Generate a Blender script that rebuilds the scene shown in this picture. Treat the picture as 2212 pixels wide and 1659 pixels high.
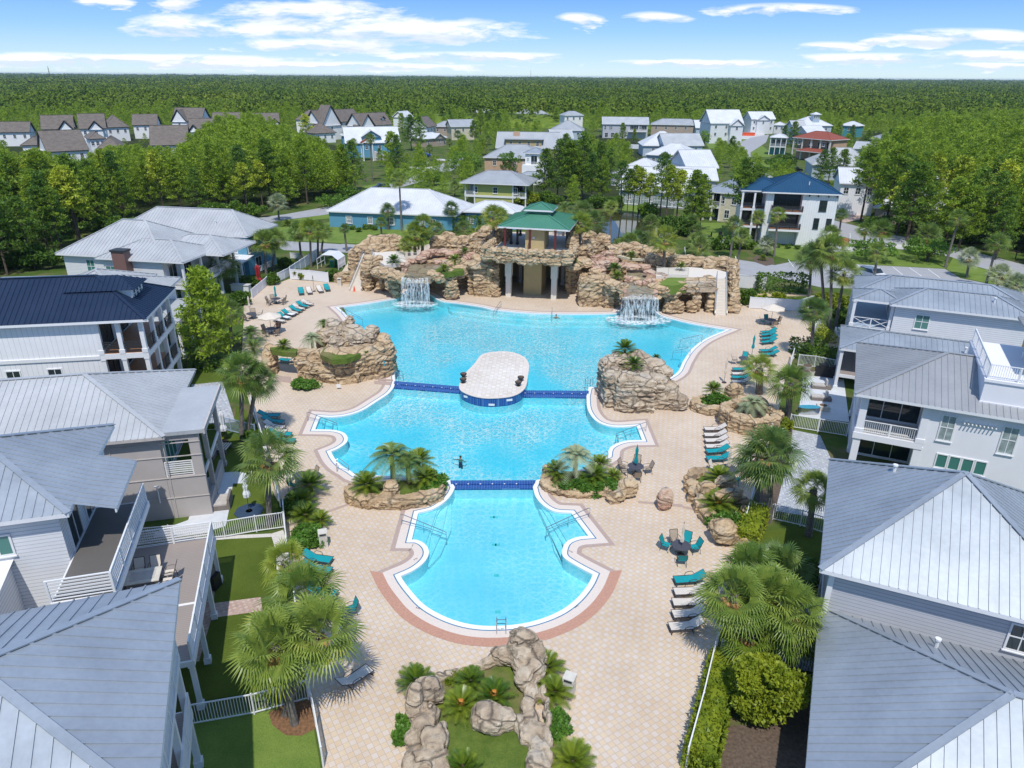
import bpy, bmesh, math, random
import numpy as np
from math import sin, cos, pi, sqrt, atan2, radians, hypot
from mathutils import Vector, Matrix, Euler, noise
from mathutils.geometry import tessellate_polygon
R = random.Random(7)
for o in list(bpy.data.objects): bpy.data.objects.remove(o)
S = bpy.context.scene; COL = S.collection

# ---------------------------------------------------------------- camera (eye 28 m up, 24 mm, pitched 23.5 deg down)
FD=1533.0; CX=1106.0; CY=829.5; H0=28.0
TH=math.atan(665.5/1533); RO=math.atan(15/2212)
_F=Vector((0,cos(TH),-sin(TH))); _R0=Vector((1,0,0)); _U0=Vector((0,sin(TH),cos(TH)))
_R=_R0*cos(RO)+_U0*sin(RO); _U=_U0*cos(RO)-_R0*sin(RO)
cd=bpy.data.cameras.new('camera'); cam=bpy.data.objects.new('camera',cd); COL.objects.link(cam)
cd.sensor_width=36; cd.lens=36*FD/2212; cd.clip_start=.5; cd.clip_end=40000
M=Matrix((_R,_U,-_F)).transposed().to_4x4(); M.translation=Vector((0,0,H0)); cam.matrix_world=M
S.camera=cam
# ---------------------------------------------------------------- sky
SUN_EL=60; SUN_AZ=180   # degrees; the sun stands behind the camera (towards -Y)
W=bpy.data.worlds.new('World'); S.world=W; W.use_nodes=True
nt=W.node_tree; nt.nodes.clear(); N=nt.nodes.new; L=nt.links.new
wo=N('ShaderNodeOutputWorld'); bg=N('ShaderNodeBackground'); sk=N('ShaderNodeTexSky')
sk.sky_type='NISHITA'; sk.sun_disc=False; sk.sun_elevation=radians(SUN_EL); sk.sun_rotation=radians(SUN_AZ)
sk.air_density=1.0; sk.dust_density=0.4; sk.ozone_density=4.0; sk.altitude=200
tc=N('ShaderNodeTexCoord'); sx=N('ShaderNodeSeparateXYZ'); L(tc.outputs['Generated'],sx.inputs[0])
def mth(op,a,b=None,c=None,t=None):
    t=t or nt; n=t.nodes.new('ShaderNodeMath'); n.operation=op
    for i,v in enumerate((a,b,c)):
        if v is None: continue
        if isinstance(v,(int,float)): n.inputs[i].default_value=v
        else: t.links.new(v,n.inputs[i])
    return n.outputs[0]
# clouds: banks of cumulus standing over the horizon where the photograph shows them, broken up by noise
yy_=mth('MAXIMUM',sx.outputs[1],.05); u_=mth('DIVIDE',sx.outputs[0],yy_); w_=mth('DIVIDE',sx.outputs[2],yy_)
cb=N('ShaderNodeCombineXYZ'); L(mth('MULTIPLY',u_,9),cb.inputs[0]); L(mth('MULTIPLY',w_,42),cb.inputs[1])
n1=N('ShaderNodeTexNoise'); n1.inputs['Scale'].default_value=1.5; n1.inputs['Detail'].default_value=9; n1.inputs['Roughness'].default_value=.62; n1.inputs['Distortion'].default_value=.25; L(cb.outputs[0],n1.inputs['Vector'])
n2=N('ShaderNodeTexNoise'); n2.inputs['Scale'].default_value=.7; n2.inputs['Detail'].default_value=3; L(cb.outputs[0],n2.inputs['Vector'])
u2=mth('ADD',u_,mth('MULTIPLY',mth('SUBTRACT',n2.outputs[0],.5),.10)); w2=mth('ADD',w_,mth('MULTIPLY',mth('SUBTRACT',n1.outputs[0],.5),.022))
def sky_uv(x,y): d=_F*FD+_R*(x-CX)-_U*(y-CY); return d.x/d.y,d.z/d.y
CL=[(405,58,110,20),(680,28,180,22),(820,66,300,22),(700,97,200,11),(390,8,60,10),(90,128,170,12),(340,128,330,9),(1240,42,48,11),(1420,40,60,11),(1690,20,120,10),(2080,80,170,14),(1050,122,210,8),(1800,100,70,7),(2140,118,130,8),(1500,136,200,6),(1900,126,200,9),(210,4,70,9),(620,140,420,6),(1880,88,40,6),(2150,142,110,6)]
fm=None; sh=None
for x_,y_,a_,b_ in CL:
    cu,cw=sky_uv(x_,y_); au=a_/FD*1.08; bw=b_/FD*1.25
    p_=mth('DIVIDE',mth('SUBTRACT',u2,cu),au); q_=mth('DIVIDE',mth('SUBTRACT',w2,cw),bw)
    f_=mth('SUBTRACT',1.0,mth('ADD',mth('MULTIPLY',p_,p_),mth('MULTIPLY',q_,q_)))
    fm=f_ if fm is None else mth('MAXIMUM',fm,f_); k_=mth('MULTIPLY',mth('MAXIMUM',f_,0.0),q_); sh=k_ if sh is None else mth('ADD',sh,k_)
dens=mth('ADD',fm,mth('MULTIPLY',mth('SUBTRACT',n1.outputs[0],.5),4.6))
r1=N('ShaderNodeValToRGB'); r1.color_ramp.elements[0].position=.02; r1.color_ramp.elements[1].position=.9; L(dens,r1.inputs[0])
r2=N('ShaderNodeValToRGB'); r2.color_ramp.elements[0].position=.30; r2.color_ramp.elements[1].position=.60
r2.color_ramp.elements[0].color=(5.2,5.9,7.2,1); r2.color_ramp.elements[1].color=(7.6,7.7,8.0,1); L(mth('ADD',mth('MULTIPLY',sh,.8),mth('ADD',mth('MULTIPLY',n1.outputs[0],.5),.25)),r2.inputs[0])
sat=N('ShaderNodeHueSaturation'); sat.inputs['Saturation'].default_value=1.1; L(sk.outputs[0],sat.inputs['Color'])
gr=N('ShaderNodeValToRGB'); e=gr.color_ramp.elements; e[0].position=0; e[0].color=(5.0,6.4,7.1,1); e[1].position=1; e[1].color=(1.9,2.8,4.6,1)
for p_,c_ in ((.018,(3.7,5.6,7.3,1)),(.05,(1.9,4.1,7.4,1)),(.105,(.55,2.2,7.2,1)),(.2,(1.2,2.6,5.6,1))):
    q_=e.new(p_); q_.color=c_
L(sx.outputs[2],gr.inputs[0])
sm=N('ShaderNodeMixRGB'); sm.inputs[0].default_value=.8; L(sat.outputs[0],sm.inputs[1]); L(gr.outputs[0],sm.inputs[2]); sat=sm
mx=N('ShaderNodeMixRGB'); L(mth('MULTIPLY',r1.outputs[0],mth('GREATER_THAN',sx.outputs[2],.0)),mx.inputs[0]); L(sat.outputs[0],mx.inputs[1]); L(r2.outputs[0],mx.inputs[2])
L(mx.outputs[0],bg.inputs[0]); bg.inputs[1].default_value=0.148; L(bg.outputs[0],wo.inputs[0])
# ---------------------------------------------------------------- sun
sd=bpy.data.lights.new('sun','SUN'); sun=bpy.data.objects.new('sun',sd); COL.objects.link(sun)
sd.energy=3.7; sd.angle=radians(.53); sd.color=(1,.96,.9)
sun.rotation_euler=(radians(90-SUN_EL),0,radians(3))   # light travels towards +Y and down
# ---------------------------------------------------------------- render
S.view_settings.view_transform='Standard'; S.view_settings.look='None'; S.view_settings.exposure=0.0; S.view_settings.gamma=1
S.render.engine='CYCLES'; S.cycles.max_bounces=6; S.cycles.transparent_max_bounces=12
S.cycles.diffuse_bounces=3; S.cycles.glossy_bounces=3; S.cycles.caustics_reflective=False; S.cycles.caustics_refractive=False

# ---------------------------------------------------------------- where things of the photograph stand on the ground
def G(x,y,z=0.0):
    d=_F*FD+_R*(x-CX)-_U*(y-CY); t=(z-H0)/d.z; return Vector((d.x*t,d.y*t,z))
def P(p):
    q=Vector((p[0],p[1],p[2]-H0)); w=q.dot(_F); return (CX+FD*q.dot(_R)/w, CY-FD*q.dot(_U)/w)
_k=.73733
TL={1:(0,147.5,1/3),2:(737.3,147.5,1/3),3:(1474.7,147.5,1/3),4:(0,589.9,1/3),5:(737.3,589.9,1/3),6:(1474.7,589.9,1/3),7:(0,1106,1/3),8:(737.3,1106,1/3),9:(1474.7,1106,1/3),
 'A':(0,1080*_k,.21333),'B':(0,290*_k,.2),'C':(480*_k,290*_k,.23333),'D':(1400*_k,300*_k,.2),'E':(1950*_k,290*_k,.34863),'F':(2400*_k,760*_k,.34863),
 'G':(1000*_k,660*_k,1/6),'H':(1420*_k,570*_k,.13333),'I':(1700*_k,660*_k,1/6),'J':(700*_k,760*_k,1/6),'K':(2050*_k,850*_k,.1502),'L':(1950*_k,1150*_k,1/6),'M':(700*_k,1150*_k,1/6),'N':(1000*_k,300*_k,.2),0:(0,0,1)}
def Dp(k,x,y): t=TL[k]; return (t[0]+x*t[2], t[1]+y*t[2])
def T(k,x,y,z=0.0): return G(*Dp(k,x,y),z)
def ZH(b,y):
    lo,hi=-5,27.5
    for _ in range(40):
        m=(lo+hi)/2
        if P((b[0],b[1],m))[1]>y: lo=m
        else: hi=m
    return (lo+hi)/2
def PTS(spec,z=0.0):
    """[(tile,x,y,x,y,...),...] -> world points on height z"""
    r=[]
    for s in spec:
        k=s[0]
        for i in range(1,len(s),2): r.append(T(k,s[i],s[i+1],z))
    return r

# ---------------------------------------------------------------- mesh builder
class MB:
    def __init__(s): s.v=[]; s.f=[]; s.m=[]
    def poly(s,pts,m=0):
        b=len(s.v); s.v.extend([tuple(p) for p in pts]); s.f.append(tuple(range(b,b+len(pts)))); s.m.append(m)
    def mesh(s,vs,fs,m=0):
        b=len(s.v); s.v.extend([tuple(p) for p in vs])
        for f in fs: s.f.append(tuple(i+b for i in f)); s.m.append(m)
    def box(s,x0,y0,z0,x1,y1,z1,m=0):
        v=[(x0,y0,z0),(x1,y0,z0),(x1,y1,z0),(x0,y1,z0),(x0,y0,z1),(x1,y0,z1),(x1,y1,z1),(x0,y1,z1)]
        s.mesh(v,[(0,3,2,1),(4,5,6,7),(0,1,5,4),(1,2,6,5),(2,3,7,6),(3,0,4,7)],m)
    def beam(s,p,q,w,h,m=0,up=(0,0,1)):
        p=Vector(p); q=Vector(q); d=(q-p)
        if d.length<1e-6: return
        d.normalize(); u=Vector(up); a=d.cross(u)
        if a.length<1e-3: a=d.cross(Vector((1,0,0)))
        a.normalize(); b=a.cross(d); a*=w/2; b*=h/2
        v=[p-a-b,p+a-b,p+a+b,p-a+b,q-a-b,q+a-b,q+a+b,q-a+b]
        s.mesh(v,[(0,1,2,3),(7,6,5,4),(0,4,5,1),(1,5,6,2),(2,6,7,3),(3,7,4,0)],m)
    def tube(s,pts,r,n=6,m=0,cap=True):
        pts=[Vector(p) for p in pts]; rr=r if isinstance(r,(list,tuple)) else [r]*len(pts)
        base=len(s.v); ref=None
        for i,p in enumerate(pts):
            d=(pts[min(i+1,len(pts)-1)]-pts[max(i-1,0)]).normalized()
            if ref is None: ref=Vector((0,0,1)) if abs(d.z)<.9 else Vector((1,0,0))
            a=d.cross(ref).normalized(); b=d.cross(a).normalized(); ref=a.cross(d) if a.length>0 else ref
            for k in range(n):
                t=2*pi*k/n; s.v.append(tuple(p+a*(cos(t)*rr[i])+b*(sin(t)*rr[i])))
        for i in range(len(pts)-1):
            for k in range(n):
                s.f.append((base+i*n+k,base+i*n+(k+1)%n,base+(i+1)*n+(k+1)%n,base+(i+1)*n+k)); s.m.append(m)
        if cap:
            s.f.append(tuple(base+k for k in range(n))[::-1]); s.m.append(m)
            e=base+(len(pts)-1)*n; s.f.append(tuple(e+k for k in range(n))); s.m.append(m)
    def prism(s,pts,z0,z1,m=0,mt=None,bottom=True):
        n=len(pts); P2=[(p[0],p[1]) for p in pts]
        A=sum(P2[i][0]*P2[(i+1)%n][1]-P2[(i+1)%n][0]*P2[i][1] for i in range(n))
        if A<0: P2=P2[::-1]
        for i in range(n):
            a=P2[i]; b=P2[(i+1)%n]; s.poly([(a[0],a[1],z0),(b[0],b[1],z0),(b[0],b[1],z1),(a[0],a[1],z1)],m)
        tess=tessellate_polygon([[Vector((p[0],p[1],0)) for p in P2]])
        b0=len(s.v); s.v.extend([(p[0],p[1],z1) for p in P2])
        for t in tess: s.f.append(fixw(t,P2,b0,1)); s.m.append(m if mt is None else mt)
        if bottom:
            b0=len(s.v); s.v.extend([(p[0],p[1],z0) for p in P2])
            for t in tess: s.f.append(fixw(t,P2,b0,-1)); s.m.append(m)
    def sheet(s,loops,z,m=0):
        Q=[[Vector((p[0],p[1],0)) for p in l] for l in loops]; flat=[(p.x,p.y) for l in Q for p in l]
        b0=len(s.v); s.v.extend([(p[0],p[1],z) for p in flat])
        for t in tessellate_polygon(Q): s.f.append(fixw(t,flat,b0,1)); s.m.append(m)
    def build(s,name,mats,parent=None,smooth=False):
        me=bpy.data.meshes.new(name); me.from_pydata(s.v,[],s.f)
        if not isinstance(mats,(list,tuple)): mats=[mats]
        for m in mats: me.materials.append(m)
        if len(mats)>1: me.polygons.foreach_set('material_index',s.m)
        if smooth: me.polygons.foreach_set('use_smooth',[True]*len(me.polygons))
        me.update()
        o=bpy.data.objects.new(name,me); COL.objects.link(o)
        if parent: o.parent=parent
        return o
def fixw(t,P2,b0,sg):
    a,b,c=[P2[i] for i in t]; A=(b[0]-a[0])*(c[1]-a[1])-(c[0]-a[0])*(b[1]-a[1])
    t=tuple(i+b0 for i in t); return t if A*sg>0 else t[::-1]
def tag(o,label,cat,group=None):
    o['label']=label; o['category']=cat
    if group: o['group']=group
    return o
def struct(o): o['kind']='structure'; return o
def stuff(o,label,cat): o['kind']='stuff'; o['label']=label; o['category']=cat; return o
def empty(name,loc,rz=0,label='',cat='',group=None):
    o=bpy.data.objects.new(name,None); o.empty_display_size=.3; COL.objects.link(o); o.location=loc; o.rotation_euler=(0,0,rz)
    if label: tag(o,label,cat,group)
    return o
def dup(root,loc,rz=0,sc=1,label=None,group=None):
    r=root.copy(); COL.objects.link(r); r.location=loc; r.rotation_euler=(0,0,rz); r.scale=(sc,)*3 if not isinstance(sc,tuple) else sc
    if label: r['label']=label
    if group: r['group']=group
    for ch in root.children:
        c=ch.copy(); COL.objects.link(c); c.parent=r
        for g in ch.children:
            d=g.copy(); COL.objects.link(d); d.parent=c
    return r
def crom(pts,corners=(),n=4):
    """smooth closed loop through pts, keeping the listed corner indices sharp"""
    m=len(pts); out=[]
    for i in range(m):
        p1=pts[i]; p2=pts[(i+1)%m]
        p0=pts[(i-1)%m] if i not in corners else p1+(p1-p2)*.3
        p3=pts[(i+2)%m] if (i+1)%m not in corners else p2+(p2-p1)*.3
        for k in range(n):
            t=k/n; out.append(.5*((2*p1)+(p2-p0)*t+(2*p0-5*p1+4*p2-p3)*t*t+(3*p1-p0-3*p2+p3)*t**3))
    return out
def offset(loop,d):
    """outward offset of a closed loop (either winding)"""
    n=len(loop); A=sum(loop[i][0]*loop[(i+1)%n][1]-loop[(i+1)%n][0]*loop[i][1] for i in range(n)); s=1 if A>0 else -1
    out=[]
    for i in range(n):
        a=Vector(loop[i-1][:2]); b=Vector(loop[i][:2]); c=Vector(loop[(i+1)%n][:2])
        e1=(b-a); e2=(c-b)
        if e1.length<1e-6: e1=e2
        if e2.length<1e-6: e2=e1
        e1.normalize(); e2.normalize()
        n1=Vector((e1.y,-e1.x)); n2=Vector((e2.y,-e2.x)); m=n1+n2
        if m.length<.2: m=n1
        m.normalize(); k=min(1/max(m.dot(n1),.35),2.2)
        q=b+m*(s*d*k); out.append(Vector((q.x,q.y,0)))
    return out
def strip(mb,l0,l1,z,m=0):
    n=len(l0)
    for i in range(n):
        j=(i+1)%n; q=[(l0[i][0],l0[i][1]),(l0[j][0],l0[j][1]),(l1[j][0],l1[j][1]),(l1[i][0],l1[i][1])]
        A=sum(q[k][0]*q[(k+1)%4][1]-q[(k+1)%4][0]*q[k][1] for k in range(4))
        if A<0: q=q[::-1]
        mb.poly([(a,b,z+(i%5)*.0004) for a,b in q],m)
# ================================================================ materials (all procedural)
MATS={}
def newmat(name):
    m=bpy.data.materials.new(name); m.use_nodes=True; t=m.node_tree; b=t.nodes['Principled BSDF']; MATS[name]=m; return m,t,b
def nd(t,ty,**k):
    n=t.nodes.new(ty)
    for a,v in k.items():
        if a in n.inputs: n.inputs[a].default_value=v
        else: setattr(n,a,v)
    return n
def coord(t,kind='Object',scale=(1,1,1),rot=0,loc=(0,0,0)):
    c=t.nodes.new('ShaderNodeTexCoord'); mp=t.nodes.new('ShaderNodeMapping'); mp.inputs['Scale'].default_value=scale
    mp.inputs['Rotation'].default_value=(0,0,rot); mp.inputs['Location'].default_value=loc
    t.links.new(c.outputs[kind],mp.inputs[0]); return mp.outputs[0]
def mixc(t,f,a,b,mode='MIX'):
    n=t.nodes.new('ShaderNodeMixRGB'); n.blend_type=mode
    for i,v in enumerate((f,a,b)):
        if isinstance(v,(int,float)): n.inputs[i].default_value=v
        elif isinstance(v,tuple): n.inputs[i].default_value=v if len(v)==4 else v+(1,)
        else: t.links.new(v,n.inputs[i])
    return n.outputs[0]
def ramp(t,f,*st):
    n=t.nodes.new('ShaderNodeValToRGB'); e=n.color_ramp.elements
    while len(e)<len(st): e.new(.5)
    for i,(p,c) in enumerate(st): e[i].position=p; e[i].color=c if len(c)==4 else tuple(c)+(1,)
    t.links.new(f,n.inputs[0]); return n.outputs[0]
def noise_(t,v,s,d=4,r=.55,dist=0):
    n=nd(t,'ShaderNodeTexNoise'); n.inputs['Scale'].default_value=s; n.inputs['Detail'].default_value=d; n.inputs['Roughness'].default_value=r; n.inputs['Distortion'].default_value=dist
    if v is not None: t.links.new(v,n.inputs['Vector'])
    return n.outputs[0]
def bump(t,b,h,st=.3,dist=.02):
    n=t.nodes.new('ShaderNodeBump'); n.inputs['Strength'].default_value=st; n.inputs['Distance'].default_value=dist; t.links.new(h,n.inputs['Height']); t.links.new(n.outputs[0],b.inputs['Normal']); return n
def basic(name,c,rough=.6,metal=0,var=.12,scale=3,bmp=0,bscale=30,spec=.5,streak=False,coordk='Object'):
    m,t,b=newmat(name); b.inputs['Roughness'].default_value=rough; b.inputs['Metallic'].default_value=metal; b.inputs['Specular IOR Level'].default_value=spec
    v=coord(t,coordk,(1,1,.25) if streak else (1,1,1)); f=noise_(t,v,scale,5)
    k=tuple(x*(1-var) for x in c); h=tuple(min(1,x*(1+var)) for x in c)
    t.links.new(ramp(t,f,(.3,k),(.7,h)),b.inputs['Base Color'])
    if bmp: bump(t,b,noise_(t,v,bscale,4),bmp,.03)
    return m
def lines(t,v,axis,period,width):
    """1 on thin lines every `period` metres along axis (string like 'z' or 'xy')"""
    s=t.nodes.new('ShaderNodeSeparateXYZ'); t.links.new(v,s.inputs[0])
    a=s.outputs['XYZ'.index(axis[0].upper())]
    if len(axis)>1: a=mth('ADD',a,s.outputs['XYZ'.index(axis[1].upper())],t=t)
    fr=mth('FRACT',mth('DIVIDE',a,period,t=t),t=t)
    return mth('LESS_THAN',fr,width/period,t=t), fr
def siding(name,c,axis='z',period=.2,width=.028,dark=.55,rough=.55):
    m,t,b=newmat(name); b.inputs['Roughness'].default_value=rough; v=coord(t)
    l,fr=lines(t,v,axis,period,width); f=noise_(t,v,1.3,5)
    base=ramp(t,f,(.3,tuple(x*.93 for x in c)),(.75,c))
    t.links.new(mixc(t,l,base,tuple(x*dark for x in c)),b.inputs['Base Color'])
    bump(t,b,fr,.35,.02); return m
def metalroof(name,c,rough=.42,metal=.55,var=.07):
    m,t,b=newmat(name); b.inputs['Roughness'].default_value=rough; b.inputs['Metallic'].default_value=metal
    v=coord(t); f=noise_(t,v,.35,6,.6); f2=noise_(t,v,5,3)
    base=ramp(t,f,(.3,tuple(x*(1-var) for x in c)),(.7,tuple(min(1,x*(1+var)) for x in c)))
    t.links.new(mixc(t,.12,base,f2,'OVERLAY'),b.inputs['Base Color'])
    t.links.new(ramp(t,f,(.3,(rough-.06,)*3),(.7,(rough+.08,)*3)),b.inputs['Roughness']); return m
def shingle(name,c):
    m,t,b=newmat(name); b.inputs['Roughness'].default_value=.9; v=coord(t)
    br=nd(t,'ShaderNodeTexBrick'); t.links.new(v,br.inputs[0]); br.inputs['Scale'].default_value=1; br.inputs['Brick Width'].default_value=1.0; br.inputs['Row Height'].default_value=.35; br.inputs['Mortar Size'].default_value=.02
    br.inputs['Color1'].default_value=tuple(x*1.25 for x in c)+(1,); br.inputs['Color2'].default_value=tuple(x*.75 for x in c)+(1,); br.inputs['Mortar'].default_value=tuple(x*.5 for x in c)+(1,)
    t.links.new(mixc(t,.35,br.outputs[0],ramp(t,noise_(t,v,2.2,6,.7),(.35,tuple(x*.7 for x in c)),(.65,tuple(x*1.3 for x in c)))),b.inputs['Base Color']); return m
def leaf(name,c1,c2,trans=.25,scale=1.2,rough=.5,c3=None):
    m,t,b=newmat(name); b.inputs['Roughness'].default_value=rough; b.inputs['Specular IOR Level'].default_value=.35
    v=coord(t); f=noise_(t,v,scale,5,.65)
    oi=t.nodes.new('ShaderNodeObjectInfo')
    g=mth('ADD',f,mth('MULTIPLY',mth('SUBTRACT',oi.outputs['Random'],.5,t=t),.22,t=t),t=t)
    st=[(.33,c1),(.66,c2)]+([(.74,c3)] if c3 else [])
    col=ramp(t,g,*st); t.links.new(col,b.inputs['Base Color'])
    tr=t.nodes.new('ShaderNodeBsdfTranslucent'); t.links.new(col,tr.inputs[0]); mx=t.nodes.new('ShaderNodeMixShader'); mx.inputs[0].default_value=trans
    out=t.nodes['Material Output']; t.links.new(b.outputs[0],mx.inputs[1]); t.links.new(tr.outputs[0],mx.inputs[2]); t.links.new(mx.outputs[0],out.inputs[0]); return m

# deck pavers: square stones laid diagonally, warm sand and pale grey in turn
def pavers(name,size,rot,cols,grout,strength=1):
    m,t,b=newmat(name); b.inputs['Roughness'].default_value=.8; v=coord(t,'Object',(1/size,)*2+(1,),rot)
    s=t.nodes.new('ShaderNodeSeparateXYZ'); t.links.new(v,s.inputs[0])
    fx=mth('FLOOR',s.outputs[0],t=t); fy=mth('FLOOR',s.outputs[1],t=t)
    cbn=t.nodes.new('ShaderNodeCombineXYZ'); t.links.new(fx,cbn.inputs[0]); t.links.new(fy,cbn.inputs[1])
    wn=t.nodes.new('ShaderNodeTexWhiteNoise'); wn.noise_dimensions='2D'; t.links.new(cbn.outputs[0],wn.inputs['Vector'])
    par=mth('MULTIPLY',mth('FRACT',mth('MULTIPLY',mth('ADD',fx,fy,t=t),.5,t=t),t=t),2,t=t)
    sel=mth('ADD',mth('MULTIPLY',par,.72,t=t),mth('MULTIPLY',wn.outputs[0],.28,t=t),t=t)
    c=ramp(t,sel,(.05,cols[0]),(.26,cols[1]),(.74,cols[2]),(.98,cols[3]))
    ex=mth('ABSOLUTE',mth('SUBTRACT',mth('FRACT',s.outputs[0],t=t),.5,t=t),t=t); ey=mth('ABSOLUTE',mth('SUBTRACT',mth('FRACT',s.outputs[1],t=t),.5,t=t),t=t)
    g=mth('GREATER_THAN',mth('MAXIMUM',ex,ey,t=t),.468,t=t)
    c=mixc(t,mth('MULTIPLY',g,strength,t=t),c,grout)
    v2=coord(t); st=noise_(t,v2,.12,6,.6)
    c=mixc(t,.9,c,ramp(t,st,(.3,(.86,.83,.80)),(.55,(1,1,1))),'MULTIPLY'); c=mixc(t,.5,c,ramp(t,noise_(t,v2,1.1,6,.7),(.35,(.88,.86,.84)),(.6,(1,1,1))),'MULTIPLY')
    t.links.new(c,b.inputs['Base Color']); return m
pavers('deck_paver',.296,radians(-31.6),[(.65,.50,.345),(.67,.535,.375),(.64,.53,.43),(.66,.57,.495)],(.46,.37,.28))
pavers('grey_paver',.22,radians(12),[(.36,.38,.41),(.48,.50,.53),(.58,.60,.62),(.42,.44,.47)],(.28,.29,.31))
pavers('pink_paver',.2,radians(12),[(.45,.30,.25),(.55,.40,.33),(.60,.47,.40),(.50,.38,.33)],(.32,.25,.22))
pavers('island_paver',.4,radians(3),[(.70,.62,.52),(.74,.68,.60),(.80,.76,.70),(.72,.66,.60)],(.56,.5,.44))
def tile(name,c,g,size):
    m,t,b=newmat(name); b.inputs['Roughness'].default_value=.15; v=coord(t)
    br=nd(t,'ShaderNodeTexBrick',offset=0.0); t.links.new(v,br.inputs[0]); br.inputs['Scale'].default_value=1; br.inputs['Brick Width'].default_value=size; br.inputs['Row Height'].default_value=size; br.inputs['Mortar Size'].default_value=size*.07
    br.inputs['Color1'].default_value=c+(1,); br.inputs['Color2'].default_value=tuple(x*.7 for x in c)+(1,); br.inputs['Mortar'].default_value=g+(1,)
    t.links.new(br.outputs[0],b.inputs['Base Color']); return m
tile('blue_tile',(.02,.085,.33),(.10,.2,.42),.2)
basic('coping',(.72,.62,.54),.7,var=.05,scale=8); basic('drain_teal',(.3,.68,.64),.5); basic('pool_rim',(.86,.86,.84),.4,var=.03)
basic('brick_border',(.50,.27,.19),.8,var=.15,scale=9); basic('brick_border_pale',(.44,.33,.28),.8,var=.12,scale=9)
basic('blue_line',(.10,.22,.34),.3,var=.2,scale=6)
# pool plaster, with the faint mottling of pebble finish
m,t,b=newmat('plaster'); b.inputs['Roughness'].default_value=.6; v=coord(t)
t.links.new(ramp(t,noise_(t,v,.25,5,.6),(.3,(.66,.78,.82)),(.7,(.80,.88,.90))),b.inputs['Base Color'])
basic('plaster_step',(.86,.9,.9),.6,var=.03); basic('plaster_wall',(.55,.72,.80),.6,var=.05)
def water(name,tint,light,ior,bs,scale,calm=.5):
    m,t,b=newmat(name); t.nodes.remove(b); out=t.nodes['Material Output']; v=coord(t,'Object',(1,1.1,1))
    tr=t.nodes.new('ShaderNodeBsdfTransparent'); gl=t.nodes.new('ShaderNodeBsdfGlossy'); gl.inputs['Roughness'].default_value=.05
    ds=nd(t,'ShaderNodeTexNoise'); ds.inputs['Scale'].default_value=scale*.7; ds.inputs['Detail'].default_value=3; t.links.new(v,ds.inputs['Vector'])
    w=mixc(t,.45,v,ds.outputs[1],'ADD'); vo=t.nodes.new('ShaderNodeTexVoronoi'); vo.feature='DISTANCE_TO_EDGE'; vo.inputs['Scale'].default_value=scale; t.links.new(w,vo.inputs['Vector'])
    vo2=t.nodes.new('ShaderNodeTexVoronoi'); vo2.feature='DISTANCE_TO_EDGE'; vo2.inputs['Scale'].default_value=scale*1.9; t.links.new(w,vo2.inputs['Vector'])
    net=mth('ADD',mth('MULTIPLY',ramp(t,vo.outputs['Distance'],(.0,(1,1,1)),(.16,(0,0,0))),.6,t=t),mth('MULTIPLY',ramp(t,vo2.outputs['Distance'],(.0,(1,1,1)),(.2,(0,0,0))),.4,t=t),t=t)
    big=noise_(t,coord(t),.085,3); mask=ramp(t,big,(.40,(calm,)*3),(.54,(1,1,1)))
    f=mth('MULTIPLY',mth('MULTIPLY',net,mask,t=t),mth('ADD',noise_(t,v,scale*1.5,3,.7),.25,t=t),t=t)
    t.links.new(mixc(t,mth('MINIMUM',mth('MULTIPLY',f,1.7,t=t),1.0,t=t),tint,light),tr.inputs[0])  # sunlight caustics painted as a bright network into the transmission colour
    h=mth('ADD',mth('MULTIPLY',net,.5,t=t),noise_(t,v,scale*.8,4,.65),t=t); bm=t.nodes.new('ShaderNodeBump'); bm.inputs['Distance'].default_value=.10
    t.links.new(mth('MULTIPLY',mask,bs,t=t),bm.inputs['Strength']); t.links.new(h,bm.inputs['Height'])
    fr=t.nodes.new('ShaderNodeFresnel'); fr.inputs[0].default_value=ior
    for n in (gl,fr): t.links.new(bm.outputs[0],n.inputs['Normal'])
    mx=t.nodes.new('ShaderNodeMixShader'); t.links.new(fr.outputs[0],mx.inputs[0]); t.links.new(tr.outputs[0],mx.inputs[1]); t.links.new(gl.outputs[0],mx.inputs[2])
    t.links.new(mx.outputs[0],out.inputs[0]); return m
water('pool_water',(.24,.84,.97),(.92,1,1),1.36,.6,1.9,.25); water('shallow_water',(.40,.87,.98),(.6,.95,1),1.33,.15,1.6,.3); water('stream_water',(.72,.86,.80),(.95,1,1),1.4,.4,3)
# waterfall: falling white strands over gaps
m,t,b=newmat('falling_water'); b.inputs['Base Color'].default_value=(.88,.95,.98,1); b.inputs['Roughness'].default_value=.4
v=coord(t,'Object',(5,5,.35)); v2=coord(t,'Object',(14,14,2.2)); f=mth('ADD',mth('MULTIPLY',noise_(t,v,1,4,.6),.65,t=t),mth('MULTIPLY',noise_(t,v2,1,3,.7),.42,t=t),t=t)
t.links.new(ramp(t,f,(.50,(.0,)*3),(.70,(.75,)*3)),b.inputs['Alpha'])
m,t,b=newmat('foam'); b.inputs['Base Color'].default_value=(.95,.97,.98,1); b.inputs['Roughness'].default_value=.7; v=coord(t,'Object')
t.links.new(ramp(t,noise_(t,v,2.2,7,.75),(.42,(.0,)*3),(.64,(.8,)*3)),b.inputs['Alpha'])
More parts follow.
